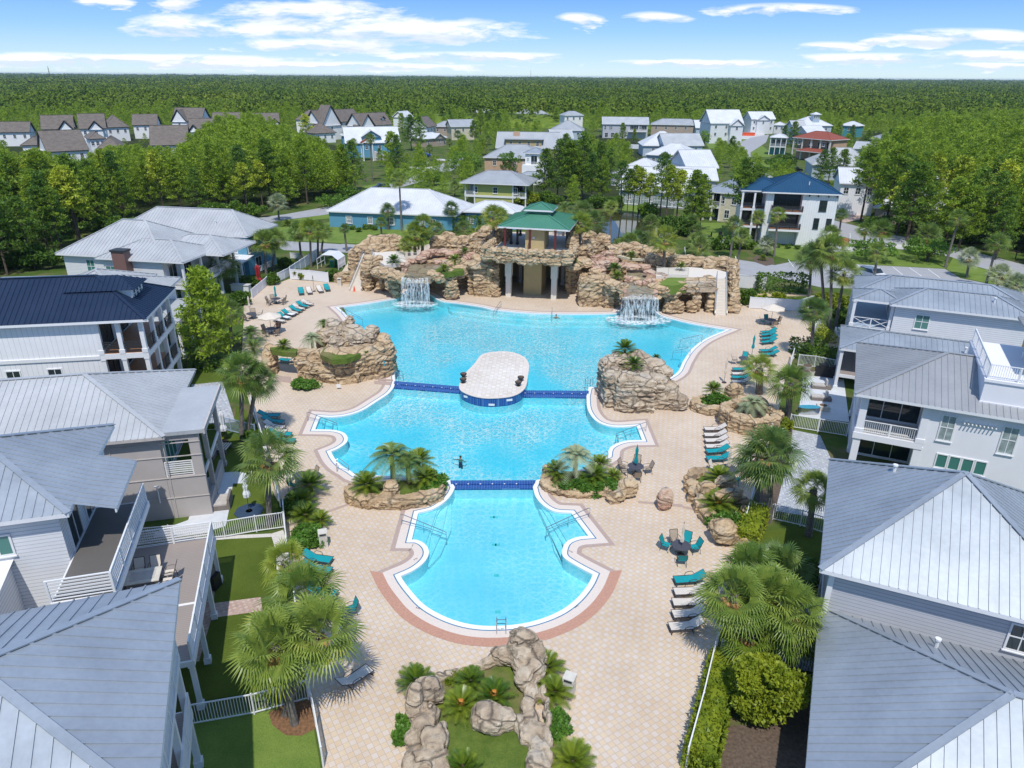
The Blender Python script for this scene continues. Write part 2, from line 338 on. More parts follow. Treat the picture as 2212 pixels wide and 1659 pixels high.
# ground covers
def grass(name,c1,c2,s=.8,c3=None):
    m,t,b=newmat(name); b.inputs['Roughness'].default_value=.9; b.inputs['Specular IOR Level'].default_value=.1; v=coord(t)
    c=ramp(t,noise_(t,v,s,7,.65),(.3,c1),(.7,c2))
    if c3: c=mixc(t,ramp(t,noise_(t,v,.25,5,.6),(.5,(0,)*3),(.68,(1,)*3)),c,c3)
    t.links.new(mixc(t,.5,c,noise_(t,v,14,3,.8),'OVERLAY'),b.inputs['Base Color']); bump(t,b,noise_(t,v,18,4,.7),.6,.05); return m
grass('ground_cover',(.045,.085,.015),(.10,.15,.03),.3,(.16,.13,.07)); grass('lawn',(.115,.185,.035),(.19,.26,.055),.5); grass('turf',(.07,.105,.015),(.115,.155,.025),.3)
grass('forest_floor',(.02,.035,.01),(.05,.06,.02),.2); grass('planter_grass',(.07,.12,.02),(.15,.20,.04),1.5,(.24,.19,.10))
basic('road_asphalt',(.36,.36,.37),.85,var=.07,scale=.8,bmp=.1); basic('cream_step',(.70,.64,.56),.8,var=.04); basic('concrete',(.55,.54,.52),.85,var=.07,scale=.6); basic('white_paint',(.8,.8,.8),.5,var=.04)
basic('white_tile_paving',(.62,.64,.66),.6,var=.06,scale=2); basic('mulch',(.12,.085,.06),.95,var=.35,scale=6,bmp=.5); basic('pine_straw',(.20,.105,.05),.95,var=.35,scale=7,bmp=.5); basic('gravel',(.6,.57,.52),.9,var=.25,scale=20)
basic('sand',(.55,.42,.26),.95,var=.2,scale=3)
m,t,b=newmat('pond'); b.inputs['Base Color'].default_value=(.05,.05,.018,1); b.inputs['Specular IOR Level'].default_value=.35; b.inputs['Roughness'].default_value=.03; v=coord(t); bump(t,b,noise_(t,v,1.2,3),.04,.05)
# rock: warm tan, ochre and grey bands
def nd_noise(t,v): n=nd(t,'ShaderNodeTexNoise'); n.inputs['Scale'].default_value=1.3; n.inputs['Detail'].default_value=4; t.links.new(v,n.inputs['Vector']); return n.outputs[1]
def rock(name,a,b_,c,d):
    m,t,b=newmat(name); b.inputs['Roughness'].default_value=.85; v=coord(t,'Object',(1,1,2.6)); v1=coord(t)
    f=noise_(t,v,.55,8,.65,.6); f2=noise_(t,v1,2.6,7,.7)
    base=ramp(t,f,(.30,a),(.44,b_),(.56,c),(.70,d))
    base=mixc(t,ramp(t,f2,(.34,(.6,)*3),(.46,(0,)*3)),base,tuple(x*.42 for x in a))
    geo=t.nodes.new('ShaderNodeNewGeometry'); pt=ramp(t,geo.outputs['Pointiness'],(.42,(.55,)*3),(.5,(1,)*3),(.56,(1.25,)*3))  # crevice shade and brighter edges painted into the rock colour
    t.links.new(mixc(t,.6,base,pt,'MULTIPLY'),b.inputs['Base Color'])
    vw=mixc(t,.35,coord(t,'Object',(.75,.75,1.9)),nd_noise(t,v1),'ADD'); ve=t.nodes.new('ShaderNodeTexVoronoi'); ve.feature='DISTANCE_TO_EDGE'; ve.inputs['Scale'].default_value=.62; t.links.new(vw,ve.inputs['Vector'])
    ck=ramp(t,ve.outputs['Distance'],(.0,(1,1,1)),(.05,(0,0,0))); old=b.inputs['Base Color'].links[0].from_socket; t.links.new(mixc(t,mth('MULTIPLY',ck,.7,t=t),old,tuple(x*.22 for x in a)),b.inputs['Base Color'])
    h=mth('SUBTRACT',mth('ADD',f2,mth('MULTIPLY',noise_(t,v,3.2,6,.7),.8,t=t),t=t),mth('MULTIPLY',ck,.9,t=t),t=t); bump(t,b,h,.8,.10); return m
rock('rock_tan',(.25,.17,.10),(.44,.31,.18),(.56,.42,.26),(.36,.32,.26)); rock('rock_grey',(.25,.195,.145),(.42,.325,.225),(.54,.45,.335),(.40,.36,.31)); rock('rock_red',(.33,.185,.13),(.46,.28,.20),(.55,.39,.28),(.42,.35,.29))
# buildings
basic('white_wall',(.85,.85,.84),.6,var=.03,scale=1); siding('white_siding',(.80,.81,.82)); siding('white_batten',(.86,.86,.86),'xy',.4,.04,.75); siding('blue_siding',(.13,.36,.52)); siding('pale_blue_siding',(.50,.60,.68))
siding('grey_siding',(.56,.57,.60)); siding('yellow_siding',(.52,.52,.16)); siding('tan_siding',(.55,.42,.22)); basic('peach_stucco',(.55,.37,.25),.8); basic('taupe_stucco',(.46,.42,.40),.85,var=.05,scale=.8,bmp=.1); basic('taupe_trim',(.50,.46,.43),.8)
basic('stucco_grey',(.80,.79,.81),.85,var=.03,scale=.7,bmp=.08); basic('blue_grey_wall',(.34,.44,.56),.6,var=.04); basic('cream_wall',(.62,.56,.42),.8); basic('mustard_stucco',(.50,.39,.19),.85,var=.06,scale=.8); siding('teal_siding',(.10,.36,.42)); basic('tan_stucco',(.42,.34,.27),.85)
siding('brick_wall',(.24,.13,.11),'z',.09,.02,.6); basic('column_white',(.72,.68,.60),.7,var=.05,scale=1)
metalroof('galv_roof',(.46,.475,.485),.55,.15,.10); metalroof('blue_galv_roof',(.38,.42,.46),.42,.38,.12); metalroof('white_roof',(.62,.635,.65),.6,.05,.08); metalroof('grey_roof',(.36,.37,.38),.5,.3); metalroof('navy_roof',(.018,.035,.075),.35,.3); metalroof('steel_blue_roof',(.02,.085,.17),.4,.3); metalroof('green_roof',(.075,.25,.165),.5,.15); metalroof('far_grey_roof',(.40,.42,.44),.6,.3)
shingle('shingle_roof',(.17,.145,.125)); basic('red_roof',(.27,.07,.04),.7,var=.2,scale=2)
basic('trim_white',(.78,.78,.78),.5,var=.03); basic('trim_dark',(.03,.032,.035),.5); basic('soffit',(.6,.6,.6),.7); basic('red_post',(.12,.025,.02),.6); basic('wood_floor',(.42,.19,.08),.6,var=.2,scale=5); siding('deck_board',(.34,.29,.26),'y',.14,.015,.5); siding('dark_board',(.14,.13,.12),'y',.14,.015,.5); basic('interior_dark',(.03,.03,.032),.8)
m,t,b=newmat('glass'); b.inputs['Base Color'].default_value=(.02,.035,.04,1); b.inputs['Roughness'].default_value=.06; b.inputs['Specular IOR Level'].default_value=.8
m,t,b=newmat('glass_green'); b.inputs['Base Color'].default_value=(.06,.20,.17,1); b.inputs['Roughness'].default_value=.12
basic('curtain_glass',(.30,.36,.35),.2,var=.3,scale=3)
# things
basic('teal_fabric',(.0,.30,.33),.7,var=.08,scale=5); basic('cream_fabric',(.66,.60,.53),.8,var=.05,scale=5); basic('brown_frame',(.05,.038,.032),.45); basic('bronze_mesh',(.07,.068,.08),.5); basic('tan_sling',(.38,.31,.24),.8)
basic('beige_fabric',(.70,.62,.52),.8,var=.05); basic('red_fabric',(.30,.015,.02),.7,var=.15); basic('steel',(.55,.57,.6),.25,.9); basic('bin_beige',(.62,.58,.50),.6); basic('orange',(.75,.10,.03),.5); basic('black_thing',(.015,.015,.017),.5)
basic('wicker',(.20,.17,.15),.8,var=.15,scale=12); basic('cushion',(.50,.46,.42),.9); basic('car_white',(.75,.76,.77),.25,var=.02); basic('car_blue',(.01,.04,.22),.2,var=.03); basic('car_black',(.012,.013,.016),.2); basic('tyre',(.015,.015,.015),.8)
basic('skin',(.42,.22,.14),.55,var=.05); basic('swimwear',(.02,.02,.05),.7); basic('hair',(.03,.018,.01),.8); basic('blue_short',(.04,.08,.25),.8); basic('towel',(.75,.77,.8),.9); basic('sign_blue',(.05,.30,.42),.5); basic('vinyl_fence',(.74,.76,.79),.45,var=.02); basic('navy_mat',(.03,.06,.11),.8); basic('bin_green',(.01,.20,.10),.5)
# plants
leaf('palm_leaf',(.11,.20,.035),(.30,.38,.07),.30,.9,.38,(.44,.42,.10)); leaf('palm_leaf_green',(0.088,0.168,0.041),(0.228,0.304,0.068),.25,.9,.36); leaf('palm_leaf_yellow',(.16,.25,.03),(.34,.40,.055),.3,.9,.4,(.40,.36,.06)); leaf('blue_palm_leaf',(0.228,0.288,0.162),(0.490,0.528,0.297),.2,1,.5)
leaf('cycad_leaf',(0.061,0.136,0.014),(0.228,0.288,0.027),.2,1.5,.32); leaf('dead_leaf',(0.280,0.160,0.068),(0.525,0.320,0.121),.1,1); leaf('hedge_leaf',(0.061,0.136,0.016),(0.149,0.256,0.027),.2,1.4,.5); leaf('lime_leaf',(0.158,0.224,0.016),(0.350,0.400,0.027),.25,1.2,.5); leaf('ivy_leaf',(0.052,0.144,0.020),(0.140,0.288,0.041),.2,2,.4)
leaf('pine_needle',(0.088,0.182,0.018),(0.343,0.463,0.037),.38,.5,.55); leaf('pine_needle_dark',(0.065,0.154,0.024),(0.224,0.350,0.037),.35,.5,.55); leaf('pine_needle_light',(0.210,0.307,0.020),(0.539,0.587,0.052),.25,.5,.55); leaf('oak_leaf',(0.088,0.196,0.020),(0.224,0.364,0.037),.2,.6,.5)
basic('palm_trunk',(.17,.15,.13),.95,var=.4,scale=5,bmp=.8,bscale=8); basic('pine_trunk',(.11,.08,.06),.95,var=.35,scale=4,bmp=.6,bscale=6); basic('boots',(.13,.08,.05),.95,var=.4,scale=6); basic('cone_orange',(.55,.22,.04),.8)
m,t,b=newmat('far_forest'); b.inputs['Roughness'].default_value=.85; b.inputs['Specular IOR Level'].default_value=.1; v=coord(t)
c=ramp(t,mth('ADD',mth('MULTIPLY',noise_(t,v,.035,6,.7),.6,t=t),mth('MULTIPLY',noise_(t,v,.3,5,.7),.45,t=t),t=t),(.36,(.035,.085,.014)),(.54,(.14,.205,.025)),(.68,(.24,.29,.05))); c=mixc(t,.75,c,ramp(t,noise_(t,v,.006,4,.6),(.35,(.55,.68,.6)),(.52,(1,1,1)),(.68,(1.25,1.12,.8))),'MULTIPLY'); t.links.new(c,b.inputs['Base Color'])
MT=MATS
# ================================================================ pool outline
def loopspec(spec):
    pts=[];cor=set()
    for s in spec:
        k,x,y=s[:3]; p=T(k,x,y,0)
        if len(s)>3: cor.add(len(pts))
        pts.append(Vector((p.x,p.y,0)))
    return pts,cor
UP_TOP=[('J',1290,625,1),('G',300,1022),('G',640,965),('G',770,935),('G',830,880),('G',970,850),('G',1140,895),('G',1280,980),('G',1500,1012),('G',1800,1057),('T',0,0)]
UP_TOP=UP_TOP[:-1]+[(5,1000,240),(5,1200,260),(5,1400,267),(5,1600,268),(5,1760,264),('I',500,1130),('I',560,1070),('I',740,1040),('I',930,1070),('I',1030,1165),('I',1400,1268),('I',1895,1355,1)]
UP_RIGHT=[(6,150,425),(6,60,492),(6,5,570),(5,2165,655),(5,2000,720),(5,1750,735),(5,1605,738,1),(5,1590,800,1)]
MID_RIGHT=[(5,1597,880),(5,1640,948),(5,1710,985),(5,1800,997),(5,1915,990,1),(5,1950,1082,1),(5,1860,1085),(5,1790,1103),(5,1740,1135),(5,1728,1185,1),(5,1600,1255),(5,1420,1310),(5,1262,1343,1)]
LOW_RIGHT=[(5,1243,1388,1),(5,1262,1450),(5,1310,1505),(5,1385,1545),(8,1490,5,1),(8,1603,155,1),(8,1530,163),(8,1465,190),(8,1437,235),(8,1440,290),(8,1520,345),(8,1632,405,1)]
BOWL=[(8,1600,470),(8,1530,558),(8,1430,635),(8,1300,692),(8,1150,728),(8,960,740),(8,800,722),(8,650,670),(8,530,597),(8,445,505),(8,400,445),(8,383,415,1)]
LOW_LEFT=[(8,465,378),(8,530,330),(8,563,280),(8,560,235),(8,530,200),(8,490,182),(8,455,180,1),(8,497,5,1),(5,590,1530),(5,665,1485),(5,712,1435),(5,735,1388,1)]
MID_LEFT=[(5,706,1343,1),(5,600,1330),(5,400,1320),(5,200,1310),('M',1540,1075),('M',1440,1015),('M',1330,950),('M',1243,860),('M',1190,765,1),('M',1290,722),('M',1385,655),('M',1408,590),('M',1370,530),('M',1290,497),('M',1180,482),('M',985,478,1),('M',1050,310,1),('M',1200,318),('M',1400,295),('M',1600,230),('M',1790,112),('M',1940,12),(5,340,738,1)]
UP_LEFT=[(5,350,702,1),(5,345,650),(5,320,560),(5,270,450),(5,150,370),('J',1500,880),('J',1440,780),('J',1370,695)]
_all=UP_TOP+UP_RIGHT+MID_RIGHT+LOW_RIGHT+BOWL+LOW_LEFT+MID_LEFT+UP_LEFT
_pp,_cc=loopspec(_all); POOL=crom(_pp,_cc,4)
# ground sheet to the horizon with the pool cut out
FARG=[Vector((-9000,-60,0)),Vector((9000,-60,0)),Vector((14000,16000,0)),Vector((-14000,16000,0))]
HOLE=PTS([(0,730,640,1000,625,1400,640,1590,705,1480,870,1410,960,1290,1060,1330,1240,1200,1345,1080,1365,950,1340,850,1240,900,1080,740,1010,650,900,800,850,790,760)])
mb=MB(); mb.sheet([FARG,HOLE[::-1]],-.03); struct(mb.build('ground',MT['ground_cover']))
DECK=PTS([(0,722,1830),(7,2098,1659,1995,1130,1870,300,1845,20),(4,1760,1400,1690,1060,1625,870),(4,1560,640,1580,300),('J',60,560,380,310,530,300,660,250,690,260,1240,300,1400,60),(2,60,1180,500,1150,1100,1060,1550,1060,1700,1130,2212,1220),(3,330,1330,330,1480,440,1500),(6,440,225,740,245,890,340,850,400,690,590,600,920,545,1150,500,1300,400,1659),(9,270,660,120,1250,20,1659),(0,1436,1830)])
mb=MB(); mb.sheet([DECK,POOL[::-1]],0); struct(mb.build('pool_deck',MT['deck_paver']))
def band(name,l0,l1,z,mat): mb=MB(); strip(mb,l0,l1,z); return struct(mb.build(name,MT[mat]))
band('pool_rim',offset(POOL,-.02),offset(POOL,.30),.006,'pool_rim')
band('tile_line',offset(POOL,.30),offset(POOL,.38),.008,'blue_line')
band('pool_coping',offset(POOL,.38),offset(POOL,.92),.010,'coping')
band('brick_border',offset(POOL,.92),offset(POOL,1.22),.012,'brick_border_pale')
# wide red brick border of the round bowl
bs=[i for i,p in enumerate(POOL)]
a0=T(8,1632,405); a1=T(8,383,415)
i0=min(bs,key=lambda i:(POOL[i]-Vector((a0.x,a0.y,0))).length); i1=min(bs,key=lambda i:(POOL[i]-Vector((a1.x,a1.y,0))).length)
oA=offset(POOL,.90); oB=offset(POOL,1.55); mb=MB()
for i in range(i0,i1):
    q=[oA[i],oA[i+1],oB[i+1],oB[i]]; A=sum(q[k][0]*q[(k+1)%4][1]-q[(k+1)%4][0]*q[k][1] for k in range(4))
    if A<0: q=q[::-1]
    mb.poly([(p[0],p[1],.016) for p in q])
struct(mb.build('bowl_border',MT['brick_border']))
# shell and water
mb=MB(); n=len(POOL)
for i in range(n):
    a=POOL[i]; b=POOL[(i+1)%n]; mb.poly([(a.x,a.y,.006),(b.x,b.y,.006),(b.x,b.y,-1.0),(a.x,a.y,-1.0)])
struct(mb.build('pool_wall',MT['plaster']))
mb=MB(); mb.sheet([POOL],-.95); struct(mb.build('pool_floor',MT['plaster']))
def idx(spec): p=T(*spec); return min(range(n),key=lambda i:hypot(POOL[i].x-p.x,POOL[i].y-p.y))
iR=idx((5,1262,1343)); iL=idx((5,706,1343)); iR2=idx((5,1243,1388)); iL2=idx((5,735,1388))
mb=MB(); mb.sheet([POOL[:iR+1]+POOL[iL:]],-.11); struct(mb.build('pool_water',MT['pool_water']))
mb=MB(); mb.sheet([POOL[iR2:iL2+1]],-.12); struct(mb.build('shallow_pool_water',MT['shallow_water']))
# submerged steps
def step_fan(spec,z,name):
    mb=MB(); mb.prism(PTS(spec),-1.1,z*.72); struct(mb.build(name,MT['plaster_step']))
for k,(spec,z) in enumerate([([(8,1490,5,1603,155,1470,182,1325,-60,1385,-30)],-.30),([(8,1440,10,1500,120,1450,200,1290,-70,1385,-35)],-.50),([(8,1385,10,1435,190,1432,260,1280,-60,1385,-25)],-.72),([(8,1335,0,1380,190,1432,275,1285,-60,1345,-40)],-.95),
    ([(8,497,5,455,180,540,205,620,-30)],-.30),([(8,497,5,480,190,560,230,580,120,620,-10,650,-60)],-.50),([(8,500,0,470,190,565,275,600,200,655,80,690,-90,600,-60)],-.72),([(8,500,5,500,190,563,300,640,220,710,60,710,-120,600,-60)],-.95),
    ([(5,1830,1000,1915,990,1950,1082,1860,1085)],-.35),([(5,1790,1003,1830,1000,1860,1085,1810,1095)],-.7),([('M',985,478,1050,310,1120,318,1085,480)],-.35),([('M',1120,318,1210,318,1185,482,1085,480)],-.7),
    ([(5,690,197,1000,240,1300,264,1750,266,1720,285,1300,283,1000,258,700,212)],-.4),([(5,690,210,1000,257,1300,282,1740,283,1740,302,1300,302,1000,275,720,232)],-.8),
    ([(6,285,365,150,425,60,492,5,570,-20,560,30,475,120,410,210,355)],-.4),([('J',1290,625,1370,695,1440,780,1500,860,1560,850,1500,770,1420,690,1340,640)],-.5)]):
    step_fan(spec,z,'pool_step')
# floor drains
for i,(k,x,y) in enumerate(((8,978,33),(8,1000,33),(8,990,212),(8,1012,212),(8,1005,411),(8,1014,647))):
    p=T(k,x,y,-.94); mb=MB(); mb.box(p.x-.16,p.y-.13,-1,p.x+.16,p.y+.13,-.94); tag(mb.build('pool_drain',MT['drain_teal']),'small teal drain grate on the front pool floor, '+('left of the farthest pair','right of the farthest pair','left of the second pair','right of the second pair','single one in mid pool','single one nearest the ladder')[i],'drain','drains of the front pool')
# blue tiled weirs
def weir(label,pts_back,pts_front):
    w=empty('weir',(0,0,0),0,label,'pool weir','blue tiled weirs between the pools')
    b=PTS(pts_back); f=PTS(pts_front); mids=[(b[i]*.5+f[i]*.5) for i in range(2)]
    mb=MB(); mb.prism([b[0],b[1],mids[1],mids[0]],-.19,.02); mb.build('weir_crest',MT['blue_tile'],w); mb=MB(); mb.prism([b[0],b[1],f[1],f[0]],-1.1,-.2); mb.build('weir_base',MT['plaster'],w)
    mb=MB(); mb.prism([mids[0],mids[1],f[1],f[0]],-.19,-.06); mb.build('weir_step',MT['blue_tile'],w)
    mb=MB(); a,c=mids; d=c-a; L_=d.length; d.normalize(); nn=int(L_/.9)
    for i in range(nn): q=a+d*(i*.9+.4); mb.box(q.x-.05,q.y-.05,.021,q.x+.05,q.y+.05,.028)
    st=mb.build('weir_stud_row',MT['trim_white'],w); st['kind']='stuff'
weir('blue tiled weir left of the oval platform',[(5,345,700,770,735)],[(5,335,738,770,772)])
weir('blue tiled weir right of the oval platform',[(5,1165,760,1605,764)],[(5,1165,797,1600,802)])
weir('blue tiled weir between the front pool and the middle pool',[(5,706,1345,1262,1343)],[(5,714,1392,1245,1390)])
# oval platform in the pool
pl=empty('island_platform',(0,0,0),0,'oval paved platform with blue tiled sides standing in the pool','platform')
top=crom(PTS([(5,768,738,805,655,865,590,915,530,1000,511,1100,513,1180,545,1210,590,1205,660,1185,745,1115,792,1000,808,900,804,810,778)],.75),(),4)
mb=MB(); mb.prism(top,-.18,.70); mb.build('tiled_wall',MT['blue_tile'],pl); mb=MB(); mb.prism(top,-1.1,-.181); mb.build('plaster_foot',MT['plaster'],pl)
mb=MB(); mb.prism(offset(top,.08),.70,.76); mb.build('platform_rim',MT['coping'],pl)
mb=MB(); mb.prism(offset(top,-.22),.76,.775,bottom=False); mb.build('paving',MT['island_paver'],pl)
for (k,x,y) in ((5,818,800),(5,1083,822),(5,973,850)):
    p=T(k,x,y,.45); d=Vector((p.x,p.y-.15,.35)); 
# brick edged steps in the deck
def sband(spec,z=.02,mat='brick_border_pale',name='deck_step'):
    mb=MB(); mb.prism(PTS(spec),-.02,z); struct(mb.build(name,MT[mat]))
sband([('M',1140,1535,1440,1430,1445,1450,1145,1562)]); sband([(5,1925,1478,2212,1500,2212,1518,1925,1490)]); sband([(6,0,1510,105,1530,105,1545,0,1522)])
sband([(5,215,700,325,708,320,728,212,718)],.05); sband([(5,240,688,335,695,332,703,238,697)],.09); sband([(6,0,855,112,878,112,893,0,868)],.05); sband([(4,1785,668,1885,675,1885,712,1785,700)],.05); sband([(5,1640,760,1720,770,1720,800,1640,790)],.05)
# yards, paths, roads
def patch(name,spec,mat,z=-.02,kind='structure'):
    mb=MB(); mb.sheet([PTS(spec)],z); o=mb.build(name,MT[mat]); o['kind']=kind; return o
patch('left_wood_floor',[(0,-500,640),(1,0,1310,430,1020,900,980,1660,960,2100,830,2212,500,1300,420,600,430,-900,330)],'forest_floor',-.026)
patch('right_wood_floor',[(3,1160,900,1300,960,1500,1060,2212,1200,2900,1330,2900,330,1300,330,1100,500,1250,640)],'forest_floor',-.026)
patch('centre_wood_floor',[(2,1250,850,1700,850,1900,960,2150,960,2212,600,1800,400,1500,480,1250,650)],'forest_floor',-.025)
patch('lawn',[(7,1275,190,1775,155,1840,400,1800,900,1850,1140,1250,1230,1100,900,1300,700)],'turf',-.018)
patch('lawn',[(7,1250,1360,2000,1200,2100,1800,1200,1900)],'lawn',-.019)
patch('lawn',[(4,1290,1040,1560,1060,1660,1100,1640,1280,1600,1300,1530,1285,1400,1300,1330,1350)],'turf',-.018); patch('lawn',[(4,1510,1360,1720,1360,1830,1560,1470,1600)],'turf',-.018)
patch('lawn',[(4,1200,640,1500,560,1530,700,1440,705,1250,720),],'turf',-.018); patch('lawn',[(4,1530,860,1570,860,1640,960,1520,965)],'turf',-.018)
patch('gravel_strip',[(7,1262,165,1500,150,1760,138,1835,115,1880,260,1870,420,1800,520,1785,240,1760,160,1500,172,1275,190)],'gravel',-.012)
patch('brick_path',[(7,1380,590,1690,550,1700,640,1370,685)],'pink_paver',-.012); patch('brick_patio',[(7,1385,580,1370,690,1290,965,1195,990,1090,700,1250,420,1400,380)],'pink_paver',-.014)
patch('white_patio',[(4,1530,1285,1625,1300,1590,1362,1510,1362,1470,1600,1360,1659,1200,1659,1300,1350,1400,1295)],'white_tile_paving',-.012); patch('white_walk',[(7,1000,130,1360,0,1485,-20,1462,90,1270,145,1000,165)],'white_tile_paving',-.013)
patch('paver_patio',[(4,1240,722,1442,702,1525,965,1290,980)],'grey_paver',-.012)
patch('pine_straw_bed',[(7,1740,1300,1860,1235,2005,1215,2050,1400,1950,1450,1850,1445,1765,1380)],'pine_straw',-.010)
patch('white_patio',[(6,780,655,1045,690,1080,965,750,925)],'white_tile_paving',-.012); patch('paver_path',[(6,712,1015,890,1050,960,1200,960,1600,600,1540,640,1380,690,1200)],'grey_paver',-.012); patch('paver_path',[(9,560,560,700,480,860,560,880,1040,690,1010,540,860)],'grey_paver',-.012)
patch('mulch_bed',[(9,280,1380,480,1380,900,1000,1000,1900,180,1900)],'mulch',-.014); patch('mulch_bed',[(6,590,1330,640,1380,600,1540,480,1560,500,1420)],'mulch',-.015); patch('mulch_bed',[(6,610,960,715,1015,690,1200,600,1080)],'mulch',-.015)
patch('lawn',[(9,500,130,720,90,900,140,900,400,520,420)],'turf',-.017); patch('lawn',[(6,710,940,1060,960,1060,1060,720,1010)],'turf',-.017)
patch('sand_bed',[(6,880,460,960,390,1060,350,1100,500,1040,510,900,475)],'mulch',-.014); patch('sand_bed',[(6,930,470,985,385,1050,370,1050,500)],'sand',-.010)
patch('sand_bed',[(3,400,1432,690,1448,860,1475,440,1480)],'sand',-.012)
patch('road',[(1,1560,985,1850,945,2130,895,2212,880,2212,925,2110,948,1900,975,1740,997,1600,1020)],'road_asphalt',-.010)
patch('road',[(1,1780,1115,2212,1140),(2,0,1137,500,1165,1000,1190,2300,1260),(2,2300,1330,0,1192),(1,1840,1178,1780,1150)],'road_asphalt',-.010)
patch('road',[('N',120,1010,360,955,520,885,700,840,880,740,1150,640,1400,560,1450,600,1180,740,1050,765,900,845,700,900,560,935,400,1020,120,1050)],'road_asphalt',-.010)
patch('road',[(3,350,490,440,450,520,435,560,430,540,480,440,545,440,590,520,660,620,730,660,780,520,760,440,650,365,580)],'road_asphalt',-.010)
patch('road',[(3,520,400,300,430,280,455,420,460,540,455)],'concrete',-.011)
patch('road',[(3,940,975,1100,1015,1350,1080,1550,1105,1800,1168,2212,1272,2500,1340,2500,1440,2212,1368,1900,1282,1740,1222,1560,1190,1300,1160,1000,1080)],'road_asphalt',-.010)
patch('driveway',[(3,940,1125,1200,1120,1500,1150,1470,1168,1330,1172,1100,1190,950,1185)],'concrete',-.008)
patch('driveway',[(3,985,975,1100,940,1160,930,1170,975,1050,1000)],'pink_paver',-.009)
patch('driveway',[('N',700,690,900,700,1010,690,960,715,760,712)],'concrete',-.012); patch('driveway',[('N',1010,600,1180,620,1240,600,1190,635,1000,622)],'concrete',-.008)
patch('parking_lot',[(3,-300,1150,-40,1205,360,1240,600,1275,720,1250,1100,1268,1700,1300,1800,1360,1990,1398,2212,1425,2600,1480,2600,1560,1500,1440,900,1420,560,1342,340,1338,330,1290,-60,1250,-300,1215)],'road_asphalt',-.009)
mb=MB()
for a in ((685,1240,722,1292),(1130,1270,1192,1322),(1240,1275,1306,1330),(1360,1285,1426,1338),(1470,1292,1548,1346),(1590,1302,1668,1357)):
    p=T(3,a[0],a[1]); q=T(3,a[2],a[3]); mb.beam((p.x,p.y,-.004),(q.x,q.y,-.004),.12,.004)
for a in ((1355,280,1365,400),(1580,380,1600,430),(1800,390,1810,440),(2010,400,2030,460)):
    p=T('I',a[0],a[1]); q=T('I',a[2],a[3]); mb.beam((p.x,p.y,-.004),(q.x,q.y,-.004),.12,.004)
struct(mb.build('parking_lines',MT['white_paint']))
for sp in ([(3,440,1160,730,1150,1100,1180,1340,1172,1475,1168,1560,1195,1730,1260,1700,1298,1100,1266,720,1248,600,1215,480,1210)],[(3,1710,1300,1760,1215,1900,1285,2212,1372,2500,1445,2500,1480,2212,1420,1990,1393,1800,1355)],[(3,1000,1040,1150,1060,1300,1090,1500,1115,1480,1145,1200,1115,1000,1110)],[(3,960,880,1150,870,1165,935,1050,945,985,970)],[(3,110,1000,330,1000,380,1110,100,1100)],
    [(3,150,480,290,455,425,460,350,490,330,515,170,520)],[(3,410,520,500,490,590,560,560,575,440,575)],[(3,470,600,600,590,640,680,560,650)],[(1,1790,1030,2212,990),(2,0,990,700,1060,700,1150,0,1132),(1,2212,1132,1840,1112)],[(1,1860,985,2120,945,2212,930,2212,965,2000,985)],
    [('N',220,905,520,860,540,880,350,950,210,1000)],[('N',620,720,950,715,880,740,780,800,620,820)],[('N',790,870,1290,860,1300,930,1050,950,780,925)],[(2,1800,870,2000,880,2000,950,1810,940)]):
    patch('lawn',sp,'lawn',-.016)
patch('pond_water',[(2,1600,950,1720,925,1950,950,2120,1000,2150,1070,1900,1150,1720,1165,1620,1100)],'pond',-.006)
patch('planting_bed',[(3,455,1228,500,1205,590,1235,595,1270,540,1280,465,1255)],'mulch',.0)
# ================================================================ houses
def clip_line(poly2,s):
    """range of t where the vertical line u=s crosses a convex polygon of (u,t)"""
    ts=[]
    n=len(poly2)
    for i in range(n):
        a=poly2[i]; b=poly2[(i+1)%n]
        if (a[0]-s)*(b[0]-s)<0: k=(s-a[0])/(b[0]-a[0]); ts.append(a[1]+k*(b[1]-a[1]))
    return (min(ts),max(ts)) if len(ts)>=2 else None
def plane(mb,pts,spacing,m=0,rib=.045,rw=.05):
    """roof plane: pts[0]-pts[1] is the eave; standing seams run up the slope"""
    pts=[Vector(p) for p in pts]; e=(pts[1]-pts[0]).normalized(); n=None
    for i in range(2,len(pts)):
        n=(pts[1]-pts[0]).cross(pts[i]-pts[0])
        if n.length>1e-4: break
    n.normalize()
    if n.z<0: n=-n; pts=pts[:1]+pts[:0:-1] if False else pts[::-1]
    mb.poly(pts,m)
    if not spacing: return
    up=n.cross(e); o=pts[0]; q=[((p-o).dot(e),(p-o).dot(up)) for p in pts]; lo=min(a for a,b in q); hi=max(a for a,b in q)
    s=lo+spacing*.5
    while s<hi:
        c=clip_line(q,s)
        if c and c[1]-c[0]>.15:
            a=o+e*s+up*c[0]; b=o+e*s+up*c[1]; w=e*(rw/2); h=n*rib
            mb.mesh([a-w,a+w,a+w+h,a-w+h,b-w,b+w,b+w+h,b-w+h],[(3,2,6,7),(0,3,7,4),(2,1,5,6),(0,1,2,3)],m)
        s+=spacing
